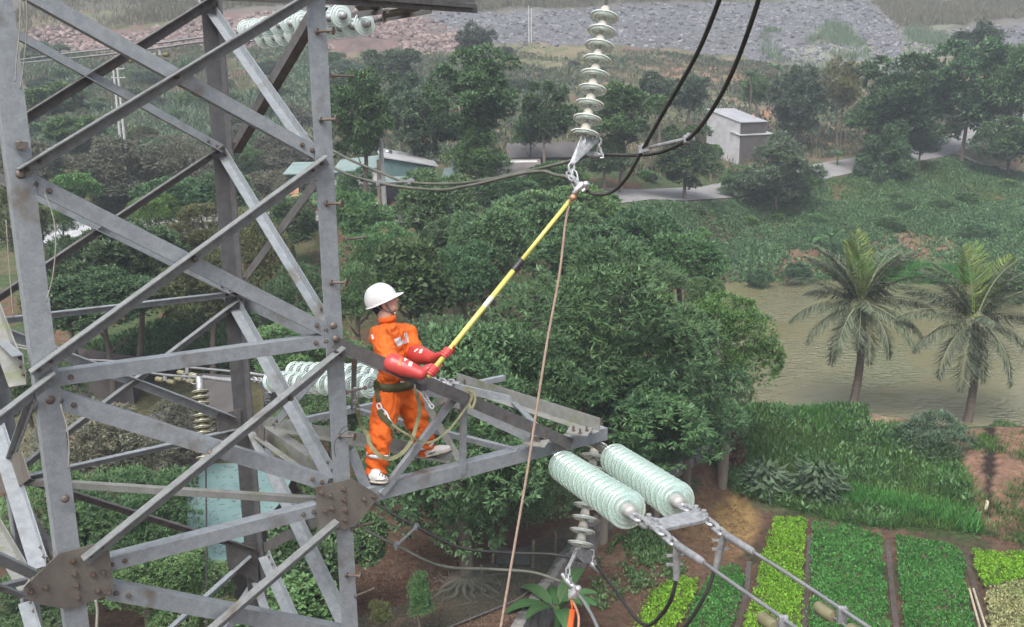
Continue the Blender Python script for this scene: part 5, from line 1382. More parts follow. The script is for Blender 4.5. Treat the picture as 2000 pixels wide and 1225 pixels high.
mb = MB(); mb.sphere(g + X * -.72 + V(0, 0, .80), (.2, .13, .1), rot=np.stack([X, Yv, V(0, 0, 1)], 1)); obj('tail_fairing', mb, REDM, root, True); mb = MB(); mb.sphere(g + X * .45 + V(0, 0, .75), (.12, .16, .3), rot=np.stack([X, Yv, V(0, 0, 1)], 1)); obj('fairing', mb, REDM, root, True)
mb = MB(); mb.tube([g + X * .42 - Yv * .35 + V(0, 0, 1.08), g + X * .5 + V(0, 0, 1.0), g + X * .42 + Yv * .35 + V(0, 0, 1.08)], .02, 6); obj('handlebar', mb, BLK, root)
# stone terrace wall with net and rail
STONE = mat('dry_stone', (.12, .115, .11), .95, 0, (.22, .21, .20), 2.2, 1.0, 5, stain=((.05, .05, .045), 1.6, .55))
mb = MB(); pr = []
W3 = WALL
for i in range(len(W3) - 1):
    a, b = W3[i], W3[i + 1]; n_ = 10
    for j in range(n_):
        t0, t1 = j / n_, (j + 1) / n_; p0, p1 = a * (1 - t0) + b * t0, a * (1 - t1) + b * t1
        d = (p1 - p0) / np.linalg.norm(p1 - p0); nn = V(d[1], -d[0], 0) * .35
        jig = RNG.uniform(-.04, .06)
        A0, B0 = V(*p0, -.3), V(*p1, -.3); top = 2.05 + RNG.uniform(-.06, .1)
        c = (A0 + B0) / 2; c = V(c[0], c[1], (top - .3) / 2) + nn * (.4 + jig)
        mb.box(c, (B0 - A0) * .505, nn * .6, V(0, 0, (top + .3) / 2))
o = obj('stone_wall', mb, STONE); tag(o, 'dark rough stone retaining wall between the shaded yard and the vegetable beds', 'wall')
NET = bpy.data.materials.new('green_net'); NET.use_nodes = True
N = NET.node_tree.nodes; L = NET.node_tree.links; b = N['Principled BSDF']; b.inputs['Base Color'].default_value = (.025, .045, .032, 1); b.inputs['Roughness'].default_value = .9; b.inputs['Alpha'].default_value = .38
top = [onz(x, y, 3.2) for x, y in ((640, 1215), (760, 1190), (860, 1150), (940, 1105), (1010, 1085), (1085, 1040), (1110, 1010))]
bot = [onz(x, y, 1.95) for x, y in ((700, 1300), (830, 1250), (935, 1208), (1010, 1178), (1062, 1140), (1110, 1090), (1130, 1060))]
root = thing('net_fence', 'sagging green shade net along the top of the stone wall', 'fence', bot[0])
mb = MB(); K = len(top); vs = []
for t, bt in zip(top, bot): vs += [bt * (1 - s) + t * s + V(0, 0, -.25 * math.sin(s * math.pi)) for s in np.linspace(0, 1, 5)]
mb.add(vs, [(i * 5 + j, (i + 1) * 5 + j, (i + 1) * 5 + j + 1, i * 5 + j + 1) for i in range(K - 1) for j in range(4)]); obj('net', mb, NET, root, True)
for t, bt in list(zip(top, bot))[1::2]:
    mb = MB(); mb.bar(V(t[0], t[1], 1.8), V(t[0], t[1], 3.25), .07); obj('post', mb, WOOD, root)
mb = MB(); mb.tube([p + V(0, 0, .12) for p in bot[:5]], .045, 8); tag(obj('pipe_rail', mb, R_OLD), 'grey pipe lying along the foot of the shade net at the bottom edge', 'pipe')
for px, py, h, lab in ((962, 1105, 1.0, 'short wooden post behind the big dark tree, left one'), (1040, 1110, 1.2, 'short wooden post behind the big dark tree, right one')):
    c = G(px, py); mb = MB(); mb.bar(c - V(0, 0, .2), c + V(.05, 0, h), .16, .12); tag(obj('wooden_post', mb, WOOD), lab, 'post')
mb = MB(); a, b_ = G(970, 1108), G(1035, 1110)
vs = []
for i in range(9):
    t = i / 8; p = a * (1 - t) + b_ * t
    for s in range(4): vs.append(p + V(0, .3 * s / 3, .15 + .75 * s / 3 - .25 * math.sin(t * math.pi) * s / 3))
mb.add(vs, [(i * 4 + j, (i + 1) * 4 + j, (i + 1) * 4 + j + 1, i * 4 + j + 1) for i in range(8) for j in range(3)]); tag(obj('dark_sheet', mb, mat('dark_sheet', (.05, .045, .045), .8), smooth=True), 'dark sheet slung between the two short wooden posts', 'sheet')
# bamboo poles over the right ditch, drain pipe
BAM = mat('bamboo', (.45, .40, .28), .6, 0, (.35, .3, .2), 4)
for i, (x0, y0, x1, y1) in enumerate(((1893, 1150, 1918, 1240), (1901, 1150, 1930, 1240))):
    mb = MB(); mb.tube([onz(x0, y0, .55), onz(x1, y1, .55)], .045, 8); tag(obj('bamboo_pole', mb, BAM), ('left', 'right')[i] + ' one of two bamboo poles laid across the furrow at the lower right', 'bamboo pole')
mb = MB(); mb.tube([G(1928, 985) + V(0, 0, .1), G(1925, 1003) + V(0, 0, .1)], .08, 8); tag(obj('drain_pipe', mb, BAM), 'short pale pipe at the foot of the dark drain on the right', 'pipe')
# ================================================================== INSULATORS, FITTINGS, CABLES
GLASS = bpy.data.materials.new('green_glass'); GLASS.use_nodes = True
b = GLASS.node_tree.nodes['Principled BSDF']
b.inputs['Base Color'].default_value = (.68, .83, .77, 1); b.inputs['Roughness'].default_value = .06; b.inputs['Transmission Weight'].default_value = .72; b.inputs['IOR'].default_value = 1.45; b.inputs['Coat Weight'].default_value = .4
GLASS2 = mat('pale_glass', (.78, .88, .84), .10, 0, (.70, .82, .77), 6, coat=.4, trans=.40)
GLASSY = mat('dusty_glass', (.86, .93, .87), .12, 0, (.78, .86, .79), 12, coat=.4, trans=.45)
PORC = mat('khaki_porcelain', (.37, .37, .27), .3, 0, (.29, .29, .21), 14, coat=.4)
CAPM = mat('insulator_cap', (.45, .45, .44), .55, .4, (.33, .32, .30), 20)
CAPD = mat('dusty_cap', (.44, .42, .37), .75, .1, (.34, .32, .28), 20)
CAB = mat('dark_cable', (.035, .037, .035), .6, .2, (.06, .06, .055), 6)
CABG = mat('aluminium_conductor', (.36, .37, .38), .5, .6, (.28, .29, .30), 8)
CABM = mat('mossy_cable', (.10, .11, .085), .75, .2, (.16, .16, .14), 5)
def disc_meshes(R, gm, cm, key):
    s = R / .127; fl = .62 if key in ('h', 'u') else .78
    mb = MB(); pr = [(.040, .026), (.058, .024), (.064, .027), (.070, .021), (.090, .014), (.096, .016), (.101, .009), (.116, .004), (.122, .007), (.128, .002), (.129, -.010), (.124, -.015), (.117, -.010), (.108, -.008), (.104, -.034), (.098, -.034), (.094, -.006), (.082, -.004), (.078, -.032), (.072, -.032), (.068, -.002), (.056, .000), (.052, -.026), (.046, -.026), (.040, .0), (.022, .002)]
    mb.lathe([(r * s, h * s * fl) for r, h in pr], V(0, 0, 0), V(0, 0, 1), 40); g = mb.mesh('insulator_disc_' + key); g.materials.append(gm); g.polygons.foreach_set('use_smooth', np.ones(len(g.polygons), bool)); g.set_sharp_from_angle(angle=math.radians(50))
    mb = MB(); mb.lathe([(.008, -.062), (.014, -.062), (.014, .0), (.036, .006), (.048, .026), (.046, .050), (.040, .082), (.030, .094), (.012, .098), (0, .098)], V(0, 0, 0), V(0, 0, 1), 20); mb.v = [v * s for v in mb.v]
    c = mb.mesh('cap_' + key); c.materials.append(cm); c.polygons.foreach_set('use_smooth', np.ones(len(c.polygons), bool)); c.set_sharp_from_angle(angle=math.radians(50))
    return g, c
def link(mb, c, ax, up, L_, w, r):
    """one chain link: stadium ring round c along ax, lying in the plane ax/up"""
    pts = [c + ax * (L_ / 2 - w / 2) * (1 if math.cos(t) > 0 else -1) + ax * math.cos(t) * w / 2 + up * math.sin(t) * w / 2 for t in np.linspace(0, 2 * math.pi, 17)]
    mb.tube(pts, r, 6, cap=False)
def chain(mb, p0, p1, size=.075, r=.011):
    p0, p1 = np.asarray(p0), np.asarray(p1); d = p1 - p0; L_ = np.linalg.norm(d); n = max(1, int(round(L_ / (size * .72)))); ax = d / L_
    a = nrm(np.cross(ax, V(0, 0, 1))); b2 = np.cross(a, ax)
    for i in range(n): link(mb, p0 + ax * L_ * (i + .5) / n, ax, (a, b2)[i % 2], L_ / n * 1.38, size * .55, r)
def istring(name, label, p0, p1, n, dia, capto=1, gm=None, cm=None, key='g', group=None, cat='insulator string', endlink=(.0, .0)):
    """n discs evenly from p0 (first disc centre) to p1 (last); capto=1: caps point towards p1"""
    gm, cm = gm or GLASS, cm or CAPM
    g, c = disc_meshes(dia / 2, gm, cm, key)
    root = thing(name, label, cat, p0, group); ax = nrm(p1 - p0) * capto
    R_ = Vector(ax).to_track_quat('Z', 'Y').to_matrix().to_4x4()
    for i in range(n):
        p = p0 + (p1 - p0) * i / (n - 1)
        o = bpy.data.objects.new('insulator_disc', g); COL.objects.link(o); o.parent = root; o.matrix_parent_inverse = Matrix.Translation(-Vector(p0)); o.matrix_basis = Matrix.Translation(Vector(p)) @ R_
        k = bpy.data.objects.new('cap', c); COL.objects.link(k); k.parent = o
    return root
def fit(root, name, mb, m=HARD): o = obj(name, mb, m, root); auto_smooth(o, 45); return o
def spline(pts, n=10):
    pts = np.array(pts, float); P_ = np.vstack([2 * pts[0] - pts[1], pts, 2 * pts[-1] - pts[-2]]); out = []
    for i in range(1, len(P_) - 2):
        for t in np.linspace(0, 1, n, endpoint=False):
            a, b2, c, d = P_[i - 1:i + 3]; out.append(.5 * ((2 * b2) + (c - a) * t + (2 * a - 5 * b2 + 4 * c - d) * t * t + (3 * b2 - a - 3 * c + d) * t ** 3))
    out.append(pts[-1]); return np.array(out)
def cable(label, pp, r, m=CAB, name='cable', cat='cable', seg=8, parent=None, n=10):
    mb = MB(); mb.tube(spline([P(*q_) for q_ in pp], n), r, seg); o = obj(name, mb, m, parent, True)
    if label: tag(o, label, cat)
    return o
# right tension strings, coming towards the viewer
A0, A1 = P(1102, 912, 9.0), P(1224, 995, 7.15)
B0, B1 = P(1203, 898, 9.4), P(1319, 977, 7.45)
r1 = istring('insulator_string', 'tension string of clear glass discs at the lower right, the left one nearest the worker', A0, A1, 14, .305, 1, key='t')
r2 = istring('insulator_string', 'tension string of greenish glass discs at the lower right, the one farther from the worker', B0, B1, 14, .315, 1, key='t2')
mb = MB(); chain(mb, P(1066, 868, 9.25), P(1085, 886, 9.12), .08, .014); mb.bar(P(1080, 882, 9.15), P(1096, 903, 9.05), .05, .02); fit(r1, 'shackle', mb)
mb = MB(); chain(mb, P(1150, 856, 9.75), P(1160, 868, 9.6), .08, .014); fit(r2, 'shackle', mb)
mb = MB(); mb.bar(P(1158, 866, 9.62), P(1192, 890, 9.45), .012, .07); mb.bar(P(1160, 862, 9.62), P(1194, 884, 9.45), .012, .07); fit(r2, 'link_plate', mb, GALV_MOSS)
mb = MB(); chain(mb, P(1236, 1006, 6.98), P(1262, 1024, 6.84), .105, .016); fit(r1, 'shackle', mb)
mb = MB(); chain(mb, P(1331, 988, 7.28), P(1358, 1003, 7.12), .105, .016); fit(r2, 'shackle', mb)
zy = P(1300, 1030, 6.85)[2]
yr = thing('yoke_plate', 'flat grey yoke plate joining the two lower right insulator strings', 'yoke plate', onz(1310, 1028, zy))
q_ = [onz(x, y, zy) for x, y in ((1252, 1024), (1264, 1013), (1288, 1018), (1344, 1003), (1366, 1002), (1384, 1013), (1374, 1022), (1300, 1038), (1283, 1040))]
mb = MB(); mb.plate(q_ if np.cross(q_[1] - q_[0], q_[2] - q_[1])[2] > 0 else q_[::-1], V(0, 0, 1), .022); fit(yr, 'plate', mb)
for x, y in ((1267, 1019), (1281, 1029), (1359, 1002), (1374, 1011)):
    mb = MB(); mb.lathe([(0, .02), (.034, .02), (.034, .034), (.020, .034), (.020, .06), (0, .06)], onz(x, y, zy), V(0, 0, 1), 8); fit(yr, 'bolt_head', mb)
# dead-end clamps and conductors
def deadend(label, a, chain_to, t1, ends, tail, tailend):
    mb = MB(); chain(mb, P(*a), P(*chain_to), .10, .015); root = thing('dead_end_clamp', label, 'clamp', P(*chain_to)); fit(root, 'shackle', mb)
    mb = MB(); p0, p1 = P(*chain_to), P(*t1); mb.tube([p0, p0 + (p1 - p0) * .06, p0 + (p1 - p0) * .94, p1], [.014, .028, .026, .018], 12); fit(root, 'clamp_tube', mb)
    mb = MB(); mb.tube([p0 + (p1 - p0) * .08, P(*tail), P(*tailend)], [.026, .028, .024], 10)
    mb.bar(P(*tail) + V(-.07, 0, .02), P(*tail) + V(.05, 0, .02), .016); mb.bar(P(*tail) + V(-.07, 0, -.05), P(*tail) + V(.05, 0, -.05), .016); fit(root, 'jumper_lug', mb)
    cable('aluminium conductor leaving ' + label, [t1] + ends, .0125, CABG, 'conductor', 'conductor')
deadend('the left dead-end clamp at the lower right', (1284, 1032, 6.78), (1318, 1062, 6.6), (1374, 1099, 6.15), [(1460, 1160, 5.6), (1545, 1220, 5.15), (1700, 1340, 4.4)], (1321, 1090, 6.62), (1321, 1132, 6.66))
deadend('the right dead-end clamp at the lower right', (1378, 1014, 7.0), (1412, 1042, 6.8), (1472, 1079, 6.35), [(1560, 1135, 5.85), (1700, 1228, 5.2), (1850, 1330, 4.6)], (1410, 1060, 6.82), (1397, 1112, 6.86))
def damper(label, c, d, drop=.08, L_=.32, m=PORC):
    c, d = np.asarray(c), nrm(d); root = thing('vibration_damper', label, 'damper', c)
    mb = MB(); mb.bar(c + V(0, 0, .02), c - V(0, 0, drop), .03, .05); obj('damper_clamp', mb, HARD, root)
    mb = MB(); mb.tube([c - V(0, 0, drop) - d * L_ / 2, c - V(0, 0, drop), c - V(0, 0, drop) + d * L_ / 2], .006, 6); obj('messenger_wire', mb, HARD, root)
    for s in (-1, 1):
        mb = MB(); e = c - V(0, 0, drop) + d * s * L_ / 2; mb.lathe([(0, -.09), (.034, -.085), (.042, -.06), (.042, .05), (.03, .07), (0, .07)], e, d * s, 14); fit(root, 'weight', mb, PORCD)
PORCD = mat('khaki_cast_iron', (.23, .22, .13), .7, .1, (.17, .16, .09), 10)
damper('vibration damper on the right conductor at the bottom', P(1645, 1192, 5.45), P(1645, 1192, 5.45) - P(1560, 1135, 5.85))
damper('vibration damper on the left conductor at the bottom edge', P(1530, 1210, 5.22), P(1545, 1220, 5.15) - P(1460, 1160, 5.6))
# lower hanging string under the crossarm tip
H0, H1 = P(1163, 868, 10.0), P(1134, 1061, 9.6)
r3 = istring('insulator_string', 'hanging string of glass discs below the crossarm tip', H0, H1, 9, .265, -1, GLASSY, CAPD, 'h')
mb = MB(); mb.tube([P(1162, 838, 10.0), P(1163, 860, 10.0)], .016, 8); chain(mb, P(1160, 842, 10), P(1163, 862, 10), .06, .01); fit(r3, 'hanger', mb, GALV_MOSS)
mb = MB(); mb.plate([P(1118, 1078, 9.45), P(1126, 1074, 9.5), P(1156, 1076, 9.7), P(1158, 1100, 9.7), P(1140, 1100, 9.6)], FW, .015); mb.bar(P(1128, 1072, 9.55), P(1109, 1113, 9.35), .035, .03); fit(r3, 'yoke', mb)
for c_, nm in (((1110, 1135, 9.25), 'suspension_clamp'), ((1157, 1100, 9.7), 'suspension_clamp')):
    mb = MB(); c = P(*c_); e = P(c_[0] + 16, c_[1] + 18, c_[2] - .05) - c
    mb.tube([c - e * .8, c + V(0, 0, -.01), c + e * .9], [.02, .036, .024], 10); chain(mb, P(c_[0] - 1, c_[1] - 24, c_[2] + .03), c, .07, .010); mb.bar(c - e * .3 + V(0, 0, .06), c - e * .3 - V(0, 0, .04), .05, .02); mb.bar(c + e * .3 + V(0, 0, .06), c + e * .3 - V(0, 0, .04), .05, .02); fit(r3, nm, mb, HARD)
cable('grey lower jumper cable from beside the tower leg to the lower hanging string', [(655, 985, 9.9), (715, 1035, 9.9), (775, 1066, 9.8), (860, 1105, 9.6), (960, 1112, 9.4), (1040, 1118, 9.3), (1096, 1136, 9.25)], .0155, CABM)
cable('dark upper jumper cable from the tower leg to the lower hanging string', [(690, 950, 10.6), (735, 984, 10.5), (815, 1030, 10.3), (900, 1070, 10.1), (1000, 1080, 9.9), (1080, 1083, 9.8), (1145, 1098, 9.7)], .0155, CAB)
cable('black jumper cable hanging from the lower right clamp to the bottom edge', [(1165, 1106, 9.65), (1200, 1150, 9.0), (1235, 1200, 8.2), (1262, 1222, 7.6), (1288, 1205, 7.1), (1310, 1172, 6.8), (1321, 1130, 6.66)], .0155, CAB)
cable('black jumper cable running from the right dead-end clamp to the bottom edge', [(1396, 1110, 6.86), (1385, 1145, 6.9), (1362, 1190, 7.0), (1335, 1228, 7.2), (1280, 1290, 7.6), (1210, 1280, 8.4), (1150, 1195, 9.0), (1124, 1150, 9.2)], .0155, CAB)
cable('grey jumper cable running from the grounding clamp to the bottom edge', [(1118, 1148, 9.2), (1140, 1175, 9.0), (1160, 1210, 8.7), (1172, 1240, 8.5), (1195, 1300, 8.1)], .017, CABG)
def spacer(label, a, b2):
    root = thing('cable_spacer', label, 'spacer', P(*a)); mb = MB(); a, b2 = P(*a), P(*b2); mb.tube([a, b2], .014, 8); fit(root, 'rod', mb); d = nrm(b2 - a)
    for e in (a, b2): mb = MB(); mb.box(e, d * .05, nrm(np.cross(d, FW)) * .03, FW * .025); mb.lathe([(0, -.04), (.012, -.04), (.012, .04), (0, .04)], e + d * .0, nrm(np.cross(d, FW)), 8); fit(root, 'clamp', mb)
spacer('short grey spacer between the two jumper cables below the worker', (775, 1065, 9.8), (814, 1029, 10.3))
spacer('short grey spacer between the two jumpers right of the tower leg', (742, 358, 10.4), (803, 355, 10.7))
spacer('long grey spacer between the two black cables at the upper right', (1256, 291, 7.6), (1345, 270, 7.3))
# upper hanging string
U0, U1 = P(1180, 33, 8.75), P(1142.5, 262, 8.55)
r4 = istring('insulator_string', 'long hanging string of glass discs at the top right of centre', U0, U1, 9, .268, -1, GLASSY, CAPD, 'u')
mb = MB(); mb.tube([P(1190, -70, 8.8), P(1183, 10, 8.76), P(1181, 22, 8.75)], .012, 8); fit(r4, 'hanger', mb, CAB)
mb = MB(); mb.plate([P(1112, 320, 8.35), P(1121, 322, 8.35), P(1170, 275, 8.6), P(1168, 265, 8.6), P(1134, 268, 8.5)][::-1], FW, .018); fit(r4, 'yoke', mb)
mb = MB(); chain(mb, P(1139, 268, 8.5), P(1140, 290, 8.5), .07, .01); fit(r4, 'shackle', mb); mb = MB(); chain(mb, P(1116, 322, 8.35), P(1117, 345, 8.35), .09, .012); fit(r4, 'shackle', mb)
mb = MB(); mb.tube([P(1106, 344, 8.3), P(1116, 348, 8.34), P(1131, 362, 8.3), P(1140, 369, 8.3)], [.018, .034, .028, .02], 10); chain(mb, P(1111, 338, 8.33), P(1124, 364, 8.25), .1, .008); chain(mb, P(1120, 336, 8.33), P(1128, 368, 8.25), .1, .008); fit(r4, 'suspension_clamp', mb)
mb = MB(); mb.tube([P(1148, 300, 8.7), P(1158, 304, 8.65), P(1178, 303, 8.6)], [.02, .036, .02], 10); chain(mb, P(1170, 272, 8.6), P(1170, 300, 8.6), .07, .01); mb.tube([P(1170, 290, 8.6), P(1178, 303, 8.55), P(1179, 308, 8.55), P(1172, 309, 8.55)], .01, 6); fit(r4, 'suspension_clamp', mb)
cable('dark mossy jumper cable left of the yoke, the upper one', [(468, 88, 14.4), (480, 125, 13.8), (515, 180, 13.0), (570, 238, 12.2), (655, 297, 11.4), (740, 336, 10.9), (800, 356, 10.7), (900, 358, 10.2), (1000, 341, 9.6), (1100, 318, 9.0), (1150, 303, 8.7)], .0165, CABM)
cable('mossy jumper cable left of the yoke, the lower one', [(560, 270, 11.9), (655, 330, 11.0), (742, 358, 10.4), (850, 371, 9.7), (920, 362, 9.3), (1010, 341, 8.9), (1060, 335, 8.6), (1085, 342, 8.45), (1107, 345, 8.3)], .0165, CABM)
cable('black cable sweeping from the yoke to the top right, the outer one', [(1176, 302, 8.6), (1250, 303, 8.2), (1300, 294, 7.7), (1352, 265, 7.2), (1400, 200, 6.6), (1440, 118, 6.1), (1480, 5, 5.6), (1505, -90, 5.2)], .0160, CAB)
cable('black cable sweeping from the steel clamp to the top right, the inner one', [(1140, 370, 8.3), (1165, 380, 8.2), (1196, 374, 8.1), (1225, 346, 7.9), (1256, 291, 7.6), (1300, 213, 7.1), (1360, 108, 6.4), (1403, 5, 5.8), (1440, -100, 5.3)], .0160, CAB)
# grounding clamp held by the stick
gc = thing('grounding_clamp', 'shiny steel grounding clamp at the tip of the yellow pole', 'clamp', P(1132, 366, 8.25))
mb = MB(); mb.box(P(1131, 365, 8.25), (RT * .7 - UP * -.7) * .045, (RT * .7 + UP * -.7) * .02, FW * .025); mb.tube([P(1120, 378, 8.25), P(1128, 370, 8.24), P(1142, 358, 8.23)], [.016, .03, .022], 10); mb.tube([P(1143, 356, 8.23), P(1147, 366, 8.23), P(1138, 374, 8.23)], .018, 8); mb.sphere(P(1144, 360, 8.2), .03); fit(gc, 'clamp_body', mb, mat('bright_steel', (.70, .71, .72), .3, .7, (.5, .5, .5), 30))
COPP = mat('copper_braid', (.50, .27, .17), .5, .4, (.40, .22, .15), 60)
mb = MB(); mb.tube([P(1126, 371, 8.26), P(1117, 385, 8.27), P(1113, 395, 8.28)], .016, 8); mb.tube([P(1131, 370, 8.26), P(1125, 381, 8.27), P(1119, 388, 8.26)], .012, 8); mb.sphere(P(1119, 386, 8.25), .03); fit(gc, 'braid', mb, COPP)
g2 = thing('grounding_clamp', 'steel grounding clamp on the jumper at the bottom, above the orange rod', 'clamp', P(1125, 1155, 9.1))
mb = MB(); mb.tube([P(1113, 1166, 9.1), P(1122, 1158, 9.1), P(1130, 1148, 9.08)], [.03, .05, .035], 10); mb.box(P(1118, 1160, 9.1), RT * .04, UP * .035, FW * .03); mb.sphere(P(1129, 1150, 9.06), .036); fit(g2, 'clamp_body', mb, bpy.data.materials['bright_steel'])
mb = MB(); mb.tube(spline([P(1117, 1172, 9.1), P(1124, 1186, 9.08), P(1130, 1205, 9.05), P(1129, 1235, 9.0), P(1120, 1330, 8.9)]), .014, 8); fit(g2, 'braid', mb, COPP)
mb = MB(); a, b_ = P(1118, 1192, 9.1), P(1105, 1290, 8.8); mb.tube([a, b_], .030, 12); mb.tube([P(1116, 1170, 9.1), a], .012, 8); tag(obj('orange_rod', mb, mat('orange_fibreglass', (.75, .13, .03), .4, 0, (.6, .10, .02), 9), smooth=True), 'orange rod hanging under the clamp at the bottom edge', 'rod')
# upper left tension strings
r5 = istring('insulator_string', 'upper string of the glass pair at the top behind the tower leg', P(666, 31, 12.2), P(482, 58, 14.6), 9, .30, -1, GLASS2, HARD, key='b')
r6 = istring('insulator_string', 'lower string of the glass pair at the top behind the tower leg', P(712, 47, 12.1), P(516, 76, 14.6), 10, .30, -1, GLASS2, HARD, key='b2')
mb = MB(); mb.bar(P(688, 31, 12.2), P(758, 22, 11.2), .03, .05); mb.bar(P(688, 28, 12.2), P(745, 17, 11.4), .02, .04); fit(r5, 'link_plate', mb, GALV_OLD_SHADED)
mb = MB(); mb.bar(P(733, 41, 12.2), P(842, 22, 11.0), .02, .05); chain(mb, P(728, 43, 12.3), P(748, 36, 12.0), .07, .01); fit(r6, 'link_plate', mb, GALV_OLD_SHADED)
mb = MB(); chain(mb, P(470, 62, 15.7), P(440, 67, 16.1), .12, .014); mb.tube([P(440, 67, 16.1), P(395, 73, 16.8)], .02, 8); fit(r5, 'shackle', mb)
mb = MB(); chain(mb, P(505, 78, 15.7), P(468, 84, 16.0), .12, .014); fit(r6, 'shackle', mb)
cable('upper one of the two conductors running left behind the tower', [(440, 66, 16.1), (395, 73, 16.8), (250, 92, 19), (120, 106, 22), (30, 118, 25), (-200, 145, 34)], .020, CABG, 'conductor', 'conductor')
cable('lower one of the two conductors running left behind the tower', [(468, 75, 16), (395, 82, 16.8), (250, 102, 19), (120, 116, 22), (30, 125, 25), (-200, 152, 34)], .020, CABG, 'conductor', 'conductor')
damper('vibration damper on the upper left conductor, right one', P(312, 98, 18), V(1, -.6, 0), .09, .36)
damper('vibration damper on the upper left conductor, left one', P(245, 110, 19), V(1, -.6, 0), .09, .30)
# middle left tension strings
r7 = istring('insulator_string', 'near string of the glass pair left of the worker, at his waist', P(722, 754, 10.9), P(532, 745, 12.6), 13, .285, 1, GLASS2, HARD, key='m')
r8 = istring('insulator_string', 'far string of the glass pair left of the worker, slightly higher', P(740, 733, 11.6), P(575, 726, 13.2), 11, .285, 1, GLASS2, HARD, key='m2')
mb = MB(); mb.tube([P(734, 755, 10.8), P(760, 757, 10.6)], .03, 10); chain(mb, P(755, 756, 10.6), P(880, 752, 10.4), .1, .014); fit(r7, 'shackle', mb)
mb = MB(); chain(mb, P(752, 733, 11.5), P(895, 748, 10.7), .1, .014); fit(r8, 'shackle', mb)
mb = MB(); chain(mb, P(516, 744, 12.8), P(490, 741, 13.1), .11, .015); fit(r7, 'shackle', mb)
mb = MB(); mb.tube([P(562, 726, 13.3), P(514, 733, 13.7), P(488, 729, 13.9)], .02, 8); fit(r8, 'shackle', mb)
cable('near one of the two pale conductors running left at waist height', [(490, 741, 13.1), (400, 738, 14), (290, 728, 15.5), (140, 700, 18.5), (0, 672, 22), (-250, 625, 32)], .020, CABG, 'conductor', 'conductor')
cable('far one of the two pale conductors running left at waist height', [(490, 729, 13.9), (360, 717, 15.5), (230, 706, 17.5), (140, 698, 19.5), (0, 665, 24), (-250, 605, 34)], .020, CABG, 'conductor', 'conductor')
mb = MB(); mb.tube([P(455, 744, 13.4), P(398, 737, 14.05)], .03, 10); tag(fit(None, 'clamp_sleeve', mb, HARD), 'thick pale sleeve on the near waist-high conductor behind the rear tower leg', 'sleeve')
for i, (x, y, lb_) in enumerate(((322, 741, 'left'), (360, 740, 'middle'), (365, 728, 'right'))):
    damper('vibration damper on the waist-high conductors, %s of three' % lb_, P(x, y - 8, 15), V(1, -.6, 0), .09, .30)
# khaki standing string inside the tower
r9 = istring('insulator_string', 'khaki porcelain string hanging inside the tower left of the rear leg', P(391, 765, 13.7), P(401, 905, 13.4), 13, .245, -1, PORC, PORCD, 'k')
mb = MB(); mb.tube([P(389, 738, 13.8), P(391, 762, 13.7)], .05, 10); mb.tube([P(388, 736, 13.8) + V(.07 * math.cos(t) - .07, 0, .07 * math.sin(t) - .04) for t in np.linspace(0, 6.2, 15)], .008, 6); fit(r9, 'hanger', mb)
mb = MB(); mb.tube([P(402, 915, 13.4), P(403, 1000, 13.3), P(404, 1225, 13.0), P(405, 1500, 12.6)], .012, 6); tag(obj('cable', mb, CAB), 'thin black vertical wire in front of the turquoise roof', 'cable')
# loose wires on the left leg, the leg bolt and the rope
ROPE = mat('pinkish_rope', (.37, .28, .215), .9, 0, (.28, .20, .155), 40, .6, 200)
WIRE = mat('pale_wire', (.27, .26, .22), .7, 0, (.20, .19, .16), 20)
cable('thick pinkish rope hanging from the pole tip past the crossarm to the ground', [(1112, 396, 8.3), (1104, 440, 8.28), (1092, 540, 8.2), (1070, 660, 8.1), (1048, 800, 8.0), (1030, 920, 7.9), (1006, 1060, 7.8), (978, 1225, 7.65), (930, 1500, 7.4), (880, 1800, 7.1)], .0115, ROPE, 'rope', 'rope', 10)
cable('pair of pale wires hanging beside the top of the left tower leg, left wire', [(42, -40, 5.6), (38, 60, 5.6), (32, 120, 5.6), (30, 160, 5.6)], .0038, WIRE, 'hanging_wire', 'wire', 6)
cable('pair of pale wires hanging beside the top of the left tower leg, right wire', [(46, -40, 5.65), (53, 30, 5.65), (48, 110, 5.65), (40, 175, 5.65)], .0038, WIRE, 'hanging_wire', 'wire', 6)
cable('dark wire bowing out beside the left tower leg above the worker height', [(88, 380, 5.8), (103, 420, 5.8), (109, 470, 5.8), (103, 540, 5.8), (90, 590, 5.8)], .0038, WIRE, 'hanging_wire', 'wire', 6)
cable('pale wire at the left frame edge', [(12, 430, 6.6), (18, 520, 6.6), (26, 620, 6.6)], .0038, WIRE, 'hanging_wire', 'wire', 6)
cable('pale wire bulging right of the left leg below the joint', [(118, 790, 5.8), (131, 835, 5.8), (135, 880, 5.8), (133, 915, 5.8)], .0038, WIRE, 'hanging_wire', 'wire', 6)
cable('white rope end hanging below the left gusset plate', [(187, 1172, 6.0), (190, 1195, 6.0), (188, 1240, 6.0), (185, 1300, 6.0)], .009, WIRE, 'hanging_wire', 'wire', 6)
cable('thin dark wire looped round a step bolt on the right leg', [(660, 850, 7.2), (668, 838, 7.2), (683, 830, 7.2), (681, 838, 7.2), (665, 850, 7.2), (655, 862, 7.2), (653, 880, 7.2), (656, 892, 7.2)], .003, CAB, 'hanging_wire', 'wire', 5)
cable('thin pale wire crossing behind the right tower face', [(540, 892, 9.5), (570, 905, 9.4), (600, 918, 9.3)], .0038, WIRE, 'hanging_wire', 'wire', 5)
